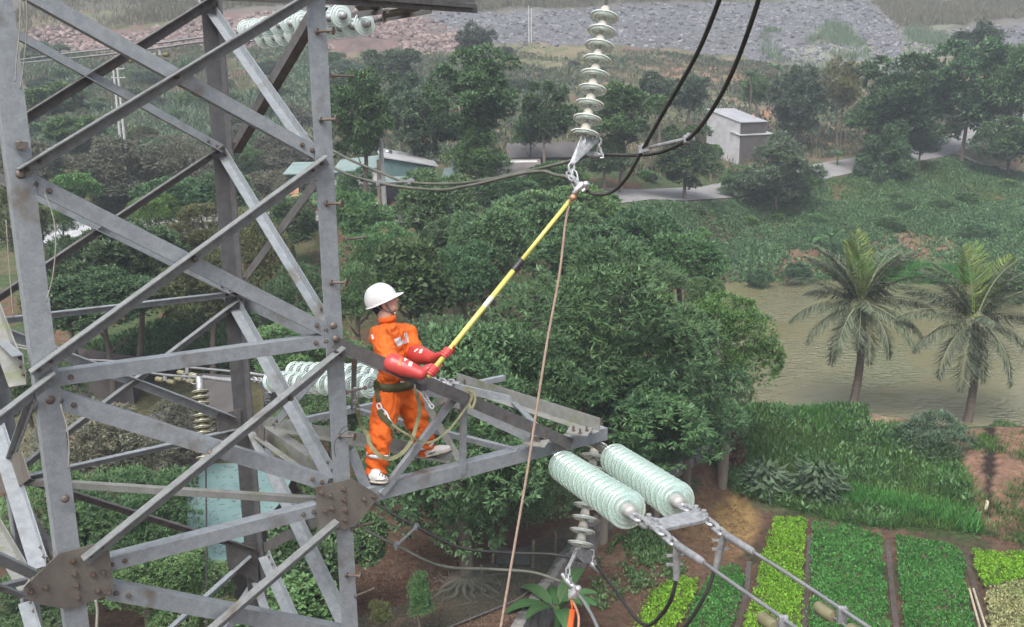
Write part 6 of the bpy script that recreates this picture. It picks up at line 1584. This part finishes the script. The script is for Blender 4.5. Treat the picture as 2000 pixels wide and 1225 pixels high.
# ================================================================== THE WORKER
from mathutils.bvhtree import BVHTree
def blob(name, fill, voxel, smooth=4, factor=.5):
    """one continuous surface from overlapping shapes"""
    mb = MB(); fill(mb); me = mb.mesh(name + '_tmp'); o = bpy.data.objects.new(name + '_tmp', me); COL.objects.link(o)
    r = o.modifiers.new('r', 'REMESH'); r.mode = 'VOXEL'; r.voxel_size = voxel; r.use_smooth_shade = True
    s = o.modifiers.new('s', 'SMOOTH'); s.iterations = smooth; s.factor = factor
    dg = bpy.context.evaluated_depsgraph_get(); dg.update()
    res = bpy.data.meshes.new_from_object(o.evaluated_get(dg)); res.name = name
    bpy.data.objects.remove(o); bpy.data.meshes.remove(me); return res
def cap_(mb, p0, p1, r0, r1, seg=28):
    p0, p1 = np.asarray(p0, float), np.asarray(p1, float); d = p1 - p0; L_ = np.linalg.norm(d); d = d / L_
    pr = [(r0 * math.sin(t), -r0 * math.cos(t)) for t in np.linspace(0.02, math.pi / 2, 5)] + [(r1 * math.cos(t), L_ + r1 * math.sin(t)) for t in np.linspace(0, math.pi / 2 - .02, 5)]
    n0 = mb.n; mb.lathe(pr, p0, d, seg); k = len(pr)
    mb.f.append(tuple(n0 + j for j in range(seg))[::-1]); mb.f.append(tuple(n0 + (k - 1) * seg + j for j in range(seg))); mb.m += [0, 0]
def chaincap(mb, pts, rs):
    for i in range(len(pts) - 1): cap_(mb, pts[i], pts[i + 1], rs[i], rs[i + 1])
HD = math.radians(-24); FD = V(math.cos(HD), math.sin(HD), 0); RG = V(FD[1], -FD[0], 0); ZU = V(0, 0, 1)   # facing, his right, up
ORANGE = mat('orange_cotton', (.80, .155, .017), .88, 0, (.66, .115, .012), 4, .9, 10, stretch=(1, 1, 2.4))
SKIN = mat('skin', (.56, .33, .25), .5, 0, (.62, .33, .25), 9, .05, 80)
RUB = mat('red_rubber', (.44, .038, .038), .40, 0, (.52, .075, .065), 6, .10, 18, coat=.15)
HELM = mat('white_helmet', (.80, .80, .80), .28, 0, (.74, .74, .73), 4, coat=.4)
OLIVE = mat('olive_webbing', (.065, .07, .035), .9, 0, (.10, .10, .05), 20, .3, 120)
REFL = mat('reflective_tape', (.74, .76, .78), .35, .1, (.62, .64, .66), 30)
WHT = mat('white_canvas', (.74, .73, .70), .8, 0, (.62, .60, .56), 12, .2, 60); SOLE = mat('shoe_sole', (.46, .42, .34), .8); NAVY = mat('navy_cloth', (.02, .028, .085), .8); HAIR = mat('black_hair', (.015, .013, .012), .6)
J = dict(pel=P(771, 768, 8.34), wst=P(768, 742, 8.32), chs=P(762, 690, 8.34), shc=P(763, 650, 8.34), nkb=P(756, 631, 8.33),
         shn=P(740, 656, 8.12), shf=P(794, 650, 8.50), eln=P(766, 709, 7.80), elf=P(812, 692, 8.40), wrn=P(822, 730, 7.74), wrf=P(846, 700, 8.10),
         hpn=P(757, 785, 8.22), hpf=P(797, 782, 8.46), knn=P(742, 850, 8.05), knf=P(820, 838, 8.50), ann=P(735, 918, 8.11), anf=P(833, 877, 8.70))
wk = thing('person', 'line worker in orange coveralls, white helmet and red rubber gauntlets standing on the crossarm', 'person', P(760, 940, 8.1))
HC = P(750, 590, 8.32)
pt = math.radians(24); _hy = math.radians(3); HD2 = V(math.cos(_hy), math.sin(_hy), 0); HRG = V(HD2[1], -HD2[0], 0)
HF = HD2 * math.cos(pt) + ZU * math.sin(pt); HU = np.cross(HRG, HF); HU = HU if HU[2] > 0 else -HU
HR = np.stack([HF, HRG, HU], 1)
def hp(f, r, u): return HC + HF * f + HRG * r + HU * u
# body: head, neck, hidden limbs and hands as one surface
def body(mb):
    mb.sphere(hp(-.01, 0, .03), (.098, .078, .095), 24, 16, rot=HR)
    mb.sphere(hp(.035, 0, -.035), (.062, .060, .085), 20, 14, rot=HR)            # face
    mb.sphere(hp(.060, 0, -.095), (.030, .034, .026), 14, 10, rot=HR)            # chin
    for s in (-1, 1):
        mb.sphere(hp(.03, s * .045, -.075), (.05, .018, .032), 12, 8, rot=HR)      # jaw
        mb.sphere(hp(.062, s * .034, -.030), (.030, .022, .022), 12, 8, rot=HR)    # cheek
        mb.sphere(hp(-.005, s * .078, -.022), (.020, .010, .033), 12, 8, rot=HR)   # ear
        mb.sphere(hp(-.012, s * .086, -.018), (.012, .008, .026), 12, 8, rot=HR)
        mb.sphere(hp(.085, s * .030, .018), (.016, .026, .010), 12, 8, rot=HR)     # brow
    cap_(mb, hp(.090, 0, .005), hp(.116, 0, -.034), .009, .014); mb.sphere(hp(.104, 0, -.036), (.015, .019, .011), 12, 8, rot=HR)
    mb.sphere(hp(.093, 0, -.062), (.013, .024, .007), 12, 8, rot=HR); mb.sphere(hp(.089, 0, -.074), (.013, .021, .008), 12, 8, rot=HR)
    chaincap(mb, [hp(-.03, 0, -.04), J['nkb'], J['shc']], [.064, .066, .075])
    cap_(mb, J['shc'], J['chs'], .10, .115); cap_(mb, J['chs'], J['wst'], .115, .10); cap_(mb, J['wst'], J['pel'], .10, .11)
    for a, b_, c in (('shn', 'eln', 'wrn'), ('shf', 'elf', 'wrf')): cap_(mb, J['shc'], J[a], .07, .055); chaincap(mb, [J[a], J[b_], J[c]], [.05, .038, .028])
    for a, b_, c in (('hpn', 'knn', 'ann'), ('hpf', 'knf', 'anf')): cap_(mb, J['pel'], J[a], .09, .08); chaincap(mb, [J[a], J[b_], J[c]], [.075, .05, .038])
bo = obj('body', blob('body', body, .0055, 3), SKIN, wk, True)
# coveralls
def cov(mb):
    TR = np.stack([FD, RG, ZU], 1)
    mb.sphere((J['shc'] + J['chs']) / 2 + ZU * .0, (.135, .195, .20), 24, 16, rot=TR)
    mb.sphere(J['chs'] - ZU * .02, (.140, .178, .17), 24, 16, rot=TR)
    mb.sphere(J['wst'] - ZU * .00, (.132, .165, .13), 24, 16, rot=TR)
    mb.sphere(J['pel'] + ZU * .02, (.142, .178, .15), 24, 16, rot=TR)
    mb.sphere(J['wst'] + FD * .03 + ZU * .06, (.125, .16, .10), 20, 14, rot=TR)   # cloth bloused over the belt
    cap_(mb, J['nkb'] + ZU * .0, J['shc'], .070, .10)
    for a, b_, c, t in (('shn', 'eln', 'wrn', .12), ('shf', 'elf', 'wrf', .10)):
        cap_(mb, J['shc'] - ZU * .02, J[a], .095, .080); e = J[b_] + (J[c] - J[b_]) * t
        chaincap(mb, [J[a], (J[a] + J[b_]) / 2 - ZU * .01, J[b_], e], [.092, .086, .074, .056])
    for a, b_, c, e in (('hpn', 'knn', 'ann', -.0), ('hpf', 'knf', 'anf', .0)):
        cap_(mb, J['pel'], J[a], .125, .118); k = J[b_]; an = J[c]
        chaincap(mb, [J[a], J[a] * .5 + k * .5, k, k * .45 + an * .55, an - ZU * e], [.128, .115, .100, .096, .088])
        mb.sphere(k * .5 + an * .5 + FD * -.02, (.090, .085, .13), 14, 10, rot=TR)
cme = blob('coverall', cov, .009, 4)
# folds: push the cloth in and out along its normal
n_ = len(cme.vertices); co = np.zeros(n_ * 3); cme.vertices.foreach_get('co', co); co = co.reshape(-1, 3); no = np.zeros(n_ * 3); cme.vertices.foreach_get('normal', no); no = no.reshape(-1, 3)
def fold(p):
    f = np.zeros(len(p))
    for key, w_, fr, am in (('eln', .11, 75, .006), ('elf', .11, 75, .006), ('knn', .16, 55, .0075), ('knf', .16, 55, .0075), ('ann', .16, 62, .0085), ('anf', .14, 62, .0085), ('pel', .20, 48, .006), ('wst', .14, 60, .005), ('shn', .13, 50, .005), ('shf', .13, 50, .004)):
        d = p - J[key]; r = np.exp(-(d ** 2).sum(1) / w_ ** 2)
        f += am * r * np.sin(fr * (d[:, 2] + .35 * d[:, 0] * (1 if key[-1] == 'n' else -1)) + 3.0 * np.sin(9 * d[:, 0] + 7 * d[:, 1]))
    return f * 1.7 + .0035 * np.sin(p[:, 2] * 70 + 6 * np.sin(p[:, 0] * 22) + 5 * np.sin(p[:, 1] * 19)) + .007 * np.sin(p[:, 0] * 41 + 4 * np.sin(p[:, 2] * 13)) * np.cos(p[:, 2] * 23 + p[:, 1] * 17)
co += no * fold(co)[:, None]; cme.vertices.foreach_set('co', co.ravel()); cme.update()
cov_o = obj('coverall', cme, ORANGE, wk, True)
bvh = BVHTree.FromPolygons([tuple(v) for v in co], [tuple(p.vertices) for p in cme.polygons])
def hit(px, py, tree_=None):
    r = ray(px, py); h = (tree_ or bvh).ray_cast(Vector(CAM), Vector(nrm(r))); return None if h[0] is None else np.array(h[0])
def patch(quad, m, name, tree_=None, nu=8, nv_=4, off=.004, parent=None):
    """tape lying on the surface: grid between four pixel corners"""
    vs = []; last = None
    for j in range(nv_ + 1):
        for i in range(nu + 1):
            a, b_ = i / nu, j / nv_; q0 = np.array(quad[0]) * (1 - a) + np.array(quad[1]) * a; q1 = np.array(quad[3]) * (1 - a) + np.array(quad[2]) * a; qq = q0 * (1 - b_) + q1 * b_
            h = hit(qq[0], qq[1], tree_)
            if h is None: h = last if last is not None else P(qq[0], qq[1], 8.2)
            last = h; vs.append(h - nrm(h - CAM) * off)
    mb = MB(); mb.add(vs, [(j * (nu + 1) + i, j * (nu + 1) + i + 1, (j + 1) * (nu + 1) + i + 1, (j + 1) * (nu + 1) + i) for j in range(nv_) for i in range(nu)])
    return obj(name, mb, m, parent or cov_o, True)
patch([(770, 663), (782, 658), (786, 667), (773, 672)], REFL, 'reflective_strip')
patch([(773, 671), (797, 661), (799, 668), (777, 677)], REFL, 'reflective_strip')
patch([(789, 652), (795, 649), (798, 662), (791, 664)], REFL, 'reflective_strip')
patch([(724, 654), (728, 653), (731, 662), (726, 663)], REFL, 'reflective_strip', nu=3, nv_=3)
def ring(c, ax, rx, m, name, h=.03, parent=None, ry=None, u=None, seg=28, t=.006):
    ax = nrm(ax); u = nrm(np.cross(ax, V(0, 1, 0) if u is None else u)); v = np.cross(ax, u); ry = ry or rx; vs = []
    for k, (dr, dh) in enumerate(((0, -h / 2), (t, -h / 2), (t, h / 2), (0, h / 2))):
        for j in range(seg):
            a = 2 * math.pi * j / seg; vs.append(c + ax * dh + u * (rx + dr) * math.cos(a) + v * (ry + dr) * math.sin(a))
    mb = MB(); mb.add(vs, [(k * seg + j, k * seg + (j + 1) % seg, ((k + 1) % 4) * seg + (j + 1) % seg, ((k + 1) % 4) * seg + j) for k in range(4) for j in range(seg)])
    return obj(name, mb, m, parent or cov_o, True)
kb = J['knn'] * .48 + J['ann'] * .52; ring(kb, J['knn'] - J['ann'], .097, REFL, 'reflective_band', .032)
kb = J['knf'] * .42 + J['anf'] * .58; ring(kb, J['knf'] - J['anf'], .095, REFL, 'reflective_band', .032)
# collar and seams
ring(J['nkb'] + ZU * .036 + FD * .004, nrm(ZU - FD * .25), .066, ORANGE, 'collar', .05, t=.014)
mb = MB(); pts = [hit(x, y) for x, y in ((776, 640), (782, 655), (787, 680), (790, 705), (790, 730))]; pts = [p - nrm(p - CAM) * .003 for p in pts if p is not None]; mb.tube(pts, .0035, 6); obj('zip_line', mb, mat('dark_orange_seam', (.45, .07, .01), .8), cov_o)
mb = MB(); pts = [hit(x, y) for x, y in ((747, 790), (751, 812), (741, 828), (730, 824))]; pts = [p - nrm(p - CAM) * .002 for p in pts if p is not None]; mb.tube(pts, .0028, 6); obj('pocket_seam', mb, bpy.data.materials['dark_orange_seam'], cov_o)
# face details
for s in (-1, 1):
    mb = MB(); mb.sphere(hp(.083, s * .031, -.002), (.012, .013, .010), 14, 10, rot=HR); e = obj('eye', mb, mat('eye_white', (.75, .72, .70), .3), bo, True)
    mb = MB(); mb.sphere(hp(.092, s * .031, -.001), (.005, .006, .006), 10, 8, rot=HR); obj('pupil', mb, HAIR, e, True)
    mb = MB(); mb.tube([hp(.093, s * .014, .014), hp(.098, s * .030, .019), hp(.087, s * .048, .014)], [.003, .004, .002], 6); obj('eyebrow', mb, HAIR, bo)
mb = MB(); mb.tube([hp(.098, -.022, -.068), hp(.107, 0, -.067), hp(.098, .022, -.068)], [.002, .0042, .002], 6); obj('lips', mb, mat('lips', (.42, .17, .15), .5), bo)
mb = MB(); mb.sphere(hp(-.035, 0, .0), (.082, .083, .085), 20, 14, rot=HR); obj('hair', mb, HAIR, bo, True)
# helmet: shell, rim, peak
mb = MB(); prof = []
n1, n2 = 16, 36; vs = []
for i in range(n1 + 1):
    t = math.pi / 2 * i / n1
    for j in range(n2):
        a = 2 * math.pi * j / n2; ca, sa = math.cos(a), math.sin(a)
        rr = math.cos(t) ** .85; ridge = .006 * max(0, 1 - abs(sa) * 5) * math.sin(t) + .002 * math.cos(6 * a)
        L_ = .146 if ca > 0 else .150; vs.append(hp(-.012 + L_ * ca * rr, .122 * sa * rr, .022 + (.150 + ridge) * math.sin(t) ** .95))
mb.add(vs, [(i * n2 + j, i * n2 + (j + 1) % n2, (i + 1) * n2 + (j + 1) % n2, (i + 1) * n2 + j) for i in range(n1) for j in range(n2)])
he = obj('helmet', mb, HELM, wk, True)
mb = MB(); K = 36; inn, outr = [], []
for j in range(K):
    a = 2 * math.pi * j / K; ca, sa = math.cos(a), math.sin(a)
    ex = .012 + .052 * max(0, ca) ** 2.5; L_ = .146 if ca > 0 else .150; dz = -.010 * max(0, ca) ** 2
    inn.append(hp(-.012 + L_ * ca, .122 * sa, .022)); outr.append(hp(-.012 + (L_ + ex) * ca, (.122 + .012) * sa, .016 + dz))
lo = [p - HU * .006 for p in outr]; li = [p - HU * .008 for p in inn]
mb.add(inn + outr + lo + li, [(j, (j + 1) % K, K + (j + 1) % K, K + j) for j in range(K)] + [(K + j, K + (j + 1) % K, 2 * K + (j + 1) % K, 2 * K + j) for j in range(K)] + [(2 * K + j, 2 * K + (j + 1) % K, 3 * K + (j + 1) % K, 3 * K + j) for j in range(K)])
obj('brim', mb, HELM, he, True)
mb = MB()
mb.tube([hp(.03, .088, .02), hp(.028, .083, -.04), hp(.035, .066, -.095), hp(.040, .02, -.122), hp(.040, -.02, -.122), hp(.035, -.066, -.095), hp(.028, -.083, -.04), hp(.03, -.088, .02)], .0055, 6)
mb.tube([hp(-.07, .085, .02), hp(-.03, .086, -.05), hp(.035, .066, -.095)], .0045, 6); obj('chin_strap', mb, mat('grey_strap', (.20, .20, .19), .8), he)
mb = MB(); mb.sphere(hp(.047, .035, -.125), (.012, .008, .008), 8, 6, rot=HR); obj('buckle', mb, REFL, he)
mb = MB(); mb.sphere(hp(-.085, .0, -.028), (.040, .075, .045), 16, 10, rot=HR); obj('nape_pad', mb, NAVY, he, True)
# insulating stick
S0, S1 = P(838, 733, 7.76), P(1113, 392, 8.30); SX = nrm(S1 - S0)
st = thing('hot_stick', 'long yellow insulating pole held by the worker, with a black joint halfway', 'pole', S0)
YEL = mat('yellow_fibreglass', (.66, .60, .17), .4, 0, (.58, .52, .14), 4, coat=.2); BLKP = mat('black_plastic', (.03, .03, .035), .45)
SJ = S0 + (S1 - S0) * .60
mb = MB(); mb.tube([S0 - SX * .02, SJ], [.0235, .0225], 16); obj('lower_tube', mb, YEL, st, True)
mb = MB(); mb.tube([SJ, S1], [.0195, .0185], 16); obj('upper_tube', mb, YEL, st, True)
mb = MB(); mb.lathe([(0, -.035), (.027, -.035), (.030, -.02), (.030, .028), (.0275, .03), (.0275, .044), (.030, .046), (.030, .075), (.024, .09), (0, .09)], SJ, SX, 20); o = obj('joint_sleeve', mb, BLKP, st); auto_smooth(o, 40)
mb = MB(); mb.lathe([(.0242, 0), (.0244, 0), (.0244, .11), (.0242, .11)], S0 + (S1 - S0) * .375, SX, 16); obj('worn_label', mb, mat('worn_label', (.62, .62, .56), .7, 0, (.55, .55, .35), 40), st)
mb = MB(); mb.tube([S1, P(1118, 385, 8.28)], [.014, .012], 8); mb.tube([P(1116, 386, 8.28), P(1121, 378, 8.26), P(1127, 372, 8.25)], .012, 8); obj('tip_fitting', mb, BLKP, st)
# gauntlets with five fingers closed round the stick
def glove(name, el, wr, S, side, opening, label=None):
    """S: point on the stick axis where the palm sits; side: unit vector from stick to palm (perpendicular to the stick)"""
    side = nrm(side - SX * np.dot(side, SX)); w_ = np.cross(SX, side); R0 = .0235
    def f(mb):
        a = wr; b_ = el
        cap_(mb, a, a * .45 + b_ * .55, .050, .076); cap_(mb, a * .45 + b_ * .55, b_, .076, opening)
        palm = S + side * (R0 + .020)
        cap_(mb, a, palm - SX * .0, .042, .034)
        Rm = np.stack([SX, side, w_], 1); mb.sphere(palm, (.047, .023, .040), 16, 10, rot=Rm)
        for i in range(4):
            o_ = S + SX * (.036 - .0235 * i); rf = (.0115, .0122, .0118, .0105)[i]; Rr = R0 + rf * .9; span = (205, 220, 212, 190)[i]
            pts = []
            for k, t in enumerate(np.linspace(20, span, 6)):
                t_ = math.radians(t); pts.append(o_ + side * Rr * math.cos(t_) * 1.05 + w_ * Rr * math.sin(t_) * 1.05 + SX * .002 * k)
            pts = [palm + SX * (.033 - .022 * i) + w_ * .020] + pts
            chaincap(mb, pts, [.015] + [rf * x for x in (1.08, 1.05, 1.0, 1.0, .95, .86)])
        tb = palm + SX * .022 - w_ * .026; t1 = S + SX * .060 - w_ * (R0 + .010) + side * .016; t2 = S + SX * .082 - w_ * (R0 * .6) - side * (R0 * .55); t3 = S + SX * .088 - w_ * .004 - side * (R0 + .010)
        chaincap(mb, [tb, t1, t2, t3], [.017, .0150, .0140, .0115])
    me = blob(name, f, .0034, 3)
    o = obj(name, me, RUB, wk, True)
    return o, me
Sn, Sf = S0 + SX * .040, P(870, 693, 7.85)
Sf = S0 + SX * (np.dot(Sf - S0, SX))
pn = Sn + nrm(J['wrn'] - Sn) * .04
gn, gme = glove('glove', J['eln'] + (J['wrn'] - J['eln']) * .02, J['wrn'], Sn, J['wrn'] - Sn + RT * -.01, .084)
gf, gmf = glove('glove', J['elf'] + (J['wrf'] - J['elf']) * .02, J['wrf'], Sf, J['wrf'] - Sf, .092)
def bv(me): return BVHTree.FromPolygons([tuple(v.co) for v in me.vertices], [tuple(p.vertices) for p in me.polygons])
bn, bf = bv(gme), bv(gmf)
patch([(789, 697), (795, 694), (796, 702), (790, 706)], WHT, 'white_label', bn, 4, 4, .006, gn)
patch([(800, 703), (807, 704), (804, 716), (797, 714)], WHT, 'white_label', bn, 4, 4, .006, gn)
patch([(780, 700), (786, 696), (783, 716), (777, 713)], mat('orange_print', (.75, .15, .05), .5), 'orange_print', bn, 4, 4, .006, gn)
patch([(820, 683), (826, 682), (823, 690), (818, 690)], WHT, 'white_label', bf, 4, 4, .006, gf)
patch([(808, 686), (816, 680), (817, 682), (810, 688)], WHT, 'white_label', bf, 4, 4, .006, gf)
# shoes
def shoe(name, an, heel, toe):
    d = nrm(toe - heel); s_ = nrm(np.cross(d, ZU)); u_ = np.cross(s_, d); L_ = np.linalg.norm(toe - heel); Rm = np.stack([d, s_, u_], 1)
    def f(mb):
        mb.sphere(heel + d * .055 + u_ * .045, (.065, .042, .048), 18, 12, rot=Rm); mb.sphere(heel + d * L_ * .55 + u_ * .036, (L_ * .40, .046, .040), 18, 12, rot=Rm)
        mb.sphere(toe - d * .06 + u_ * .030, (.070, .046, .032), 18, 12, rot=Rm); cap_(mb, heel + d * .06 + u_ * .06, an, .050, .046)
    o = obj(name, blob(name, f, .006, 3), WHT, wk, True)
    def g_(mb): mb.sphere(heel + d * .05 + u_ * .008, (.055, .043, .014), 18, 10, rot=Rm); mb.sphere(heel + d * L_ * .5 + u_ * .006, (L_ * .46, .044, .013), 18, 10, rot=Rm); mb.sphere(toe - d * .055 + u_ * .008, (.068, .050, .014), 18, 10, rot=Rm)
    obj('sole', blob('sole', g_, .005, 2), SOLE, o, True)
    mb = MB(); 
    for k in range(4):
        c = heel + d * (.10 + .025 * k) + u_ * (.080 - .007 * k); mb.tube([c - s_ * .03 - u_ * .008, c + u_ * .004, c + s_ * .03 - u_ * .008], .004, 5)
    mb.tube([heel + d * .07 - s_ * .045 + u_ * .03, heel + d * .13 - s_ * .045 + u_ * .035, heel + d * .17 - s_ * .035 + u_ * .05], .004, 5); mb.tube([heel + d * .07 + s_ * .044 + u_ * .03, heel + d * .13 + s_ * .046 + u_ * .035, heel + d * .17 + s_ * .035 + u_ * .05], .004, 5)
    obj('laces', mb, BLKP, o)
pf = onz(722, 940, ZB + .005)
sh0, sh1 = P(722, 942, 8.20), P(760, 950, 7.95)
sh0 = onF(722, 940, -.09); sh1 = onF(757, 944, .03); sh0[2] = max(sh0[2], ZB + .012); sh1[2] = sh0[2]
shoe('shoe', J['ann'], sh0, sh1)
fh = onz(829, 891, ZB + .075); ft = onz(873, 886, ZB + .085)
fh = P(831, 893, 8.66); ft = P(880, 880, 8.56)
shoe('shoe', J['anf'], fh, ft)
# belt and harness
TR_ = J['wst'] * .55 + J['pel'] * .45
ring(TR_ + ZU * .015, ZU * 1 - RG * .10 - FD * .05, .155, OLIVE, 'tool_belt', .075, wk, .188, RG, 36, .014)
mb = MB(); bc = hit(786, 752); bc = P(786, 752, 8.1) if bc is None else bc - nrm(bc - CAM) * .02; mb.box(bc, nrm(RT - UP * .35) * .018, UP * .034, FW * .012); obj('belt_buckle', mb, REFL, wk)
def strap(pts, w_, m, label=None, name='strap', parent=None, cat='strap'):
    q_ = spline([np.asarray(p) for p in pts], 8); tn = nv(np.gradient(q_, axis=0)); s_ = nv(np.cross(tn, np.repeat([FW], len(q_), 0)) + 1e-6); nn = np.cross(s_, tn)
    vs = []
    for p, a, b_ in zip(q_, s_, nn): vs += [p - a * w_ / 2 - b_ * .003, p + a * w_ / 2 - b_ * .003, p + a * w_ / 2 + b_ * .003, p - a * w_ / 2 + b_ * .003]
    k = len(q_); mb = MB(); mb.add(vs, [(4 * i + j, 4 * i + (j + 1) % 4, 4 * i + 4 + (j + 1) % 4, 4 * i + 4 + j) for i in range(k - 1) for j in range(4)] + [(0, 1, 2, 3), (4 * k - 1, 4 * k - 2, 4 * k - 3, 4 * k - 4)])
    o = obj(name, mb, m, parent)
    if label: tag(o, label, cat)
    return o
def onbody(pp, lift=.02): return [(lambda h: h - nrm(h - CAM) * lift if h is not None else P(x, y, d))(hit(x, y)) for x, y, d in pp]
OL2 = mat('olive_lanyard', (.16, .165, .09), .9, 0, (.22, .21, .12), 20, .3, 120)
strap(onbody([(735, 745, 8.1), (737, 765, 8.1), (739, 785, 8.1)]), .045, OLIVE, parent=wk)
mb = MB(); pp = onbody([(739, 790, 8.05), (743, 800, 8.05), (752, 808, 8.05), (757, 820, 8.05), (764, 830, 8.05)], .03)
for a, b_ in zip(pp[:-1], pp[1:]): link(mb, (a + b_) / 2, nrm(b_ - a), nrm(np.cross(b_ - a, FW)), np.linalg.norm(b_ - a) * 1.3, .035, .0065)
obj('carabiner', mb, REFL, wk)
strap(onbody([(741, 800, 8.0), (745, 812, 8.0), (755, 822, 8.0), (765, 832, 8.0), (772, 838, 8.0)], .035), .05, OLIVE, parent=wk)
strap([P(765, 828, 7.95), P(785, 842, 7.95), P(806, 854, 7.98), P(826, 864, 8.05), P(850, 860, 8.1), P(880, 836, 8.15), P(904, 805, 8.2), P(920, 782, 8.2), P(924, 765, 8.2)], .018, OL2, 'olive lanyard tied from the harness round the slanted brace to the top chord', 'lanyard', None, 'lanyard')
strap([P(695, 770, 7.75), P(698, 800, 7.8), P(706, 832, 7.9), P(718, 850, 7.9), P(723, 868, 7.85), P(740, 889, 7.8), P(762, 896, 7.85), P(785, 885, 7.9), P(803, 862, 8.0), P(812, 835, 8.1), P(820, 800, 8.1), P(814, 770, 8.1), P(812, 757, 8.15)], .034, OL2, 'long olive lanyard hanging in a loop from the leg to the worker below the knees', 'lanyard', None, 'lanyard')
mb = MB(); pp = [P(694, 760, 7.6), P(697, 772, 7.65), P(694, 784, 7.7), P(699, 797, 7.75)]
for i, (a, b_) in enumerate(zip(pp[:-1], pp[1:])): link(mb, (a + b_) / 2, nrm(b_ - a), nrm(np.cross(b_ - a, FW)), np.linalg.norm(b_ - a) * 1.35, .03, .006)
tag(obj('hook_chain', mb, HARD), 'small hook and chain on a step bolt left of the worker', 'hook')
mb = MB(); pp = [P(813, 748, 8.05), P(818, 762, 8.05), P(826, 768, 8.05), P(834, 780, 8.05), P(840, 790, 8.05), P(845, 796, 8.05)]
for i, (a, b_) in enumerate(zip(pp[:-1], pp[1:])): link(mb, (a + b_) / 2, nrm(b_ - a), nrm(np.cross(b_ - a, FW + (RT if i % 2 else 0))), np.linalg.norm(b_ - a) * 1.4, .03, .0055)
obj('snap_hook', mb, REFL, wk)
strap([P(912, 757, 8.25), P(924, 762, 8.2), P(928, 780, 8.18), P(922, 797, 8.15), P(917, 790, 8.2), P(921, 772, 8.25), P(905, 758, 8.35)], .022, OL2, 'olive webbing loops wound round the top chord of the crossarm', 'webbing_loop', None, 'webbing')
mb = MB(); mb.bar(P(817, 752, 8.0), P(828, 757, 7.9), .05, .06); obj('tool_pouch', mb, mat('dark_pouch', (.08, .08, .085), .8), wk)

# ================================================================== HAZE
hz = bpy.data.materials.new('thin_haze'); hz.use_nodes = True
N = hz.node_tree.nodes; L = hz.node_tree.links; N.remove(N['Principled BSDF'])
pv = N.new('ShaderNodeVolumePrincipled'); pv.inputs['Color'].default_value = (.80, .87, 1.0, 1); pv.inputs['Density'].default_value = .0008; pv.inputs['Anisotropy'].default_value = .0
L.new(pv.outputs[0], N['Material Output'].inputs['Volume'])
zmax = float(max(co_z for co_z in [GZ.max()])) + 12
mb = MB(); mb.box(V(0, 305, (zmax - 4) / 2), V(400, 0, 0), V(0, 400, 0), V(0, 0, (zmax + 4) / 2)); o = obj('haze', mb, hz); o['kind'] = 'stuff'
tag(o, 'thin bluish haze filling the valley', 'haze')
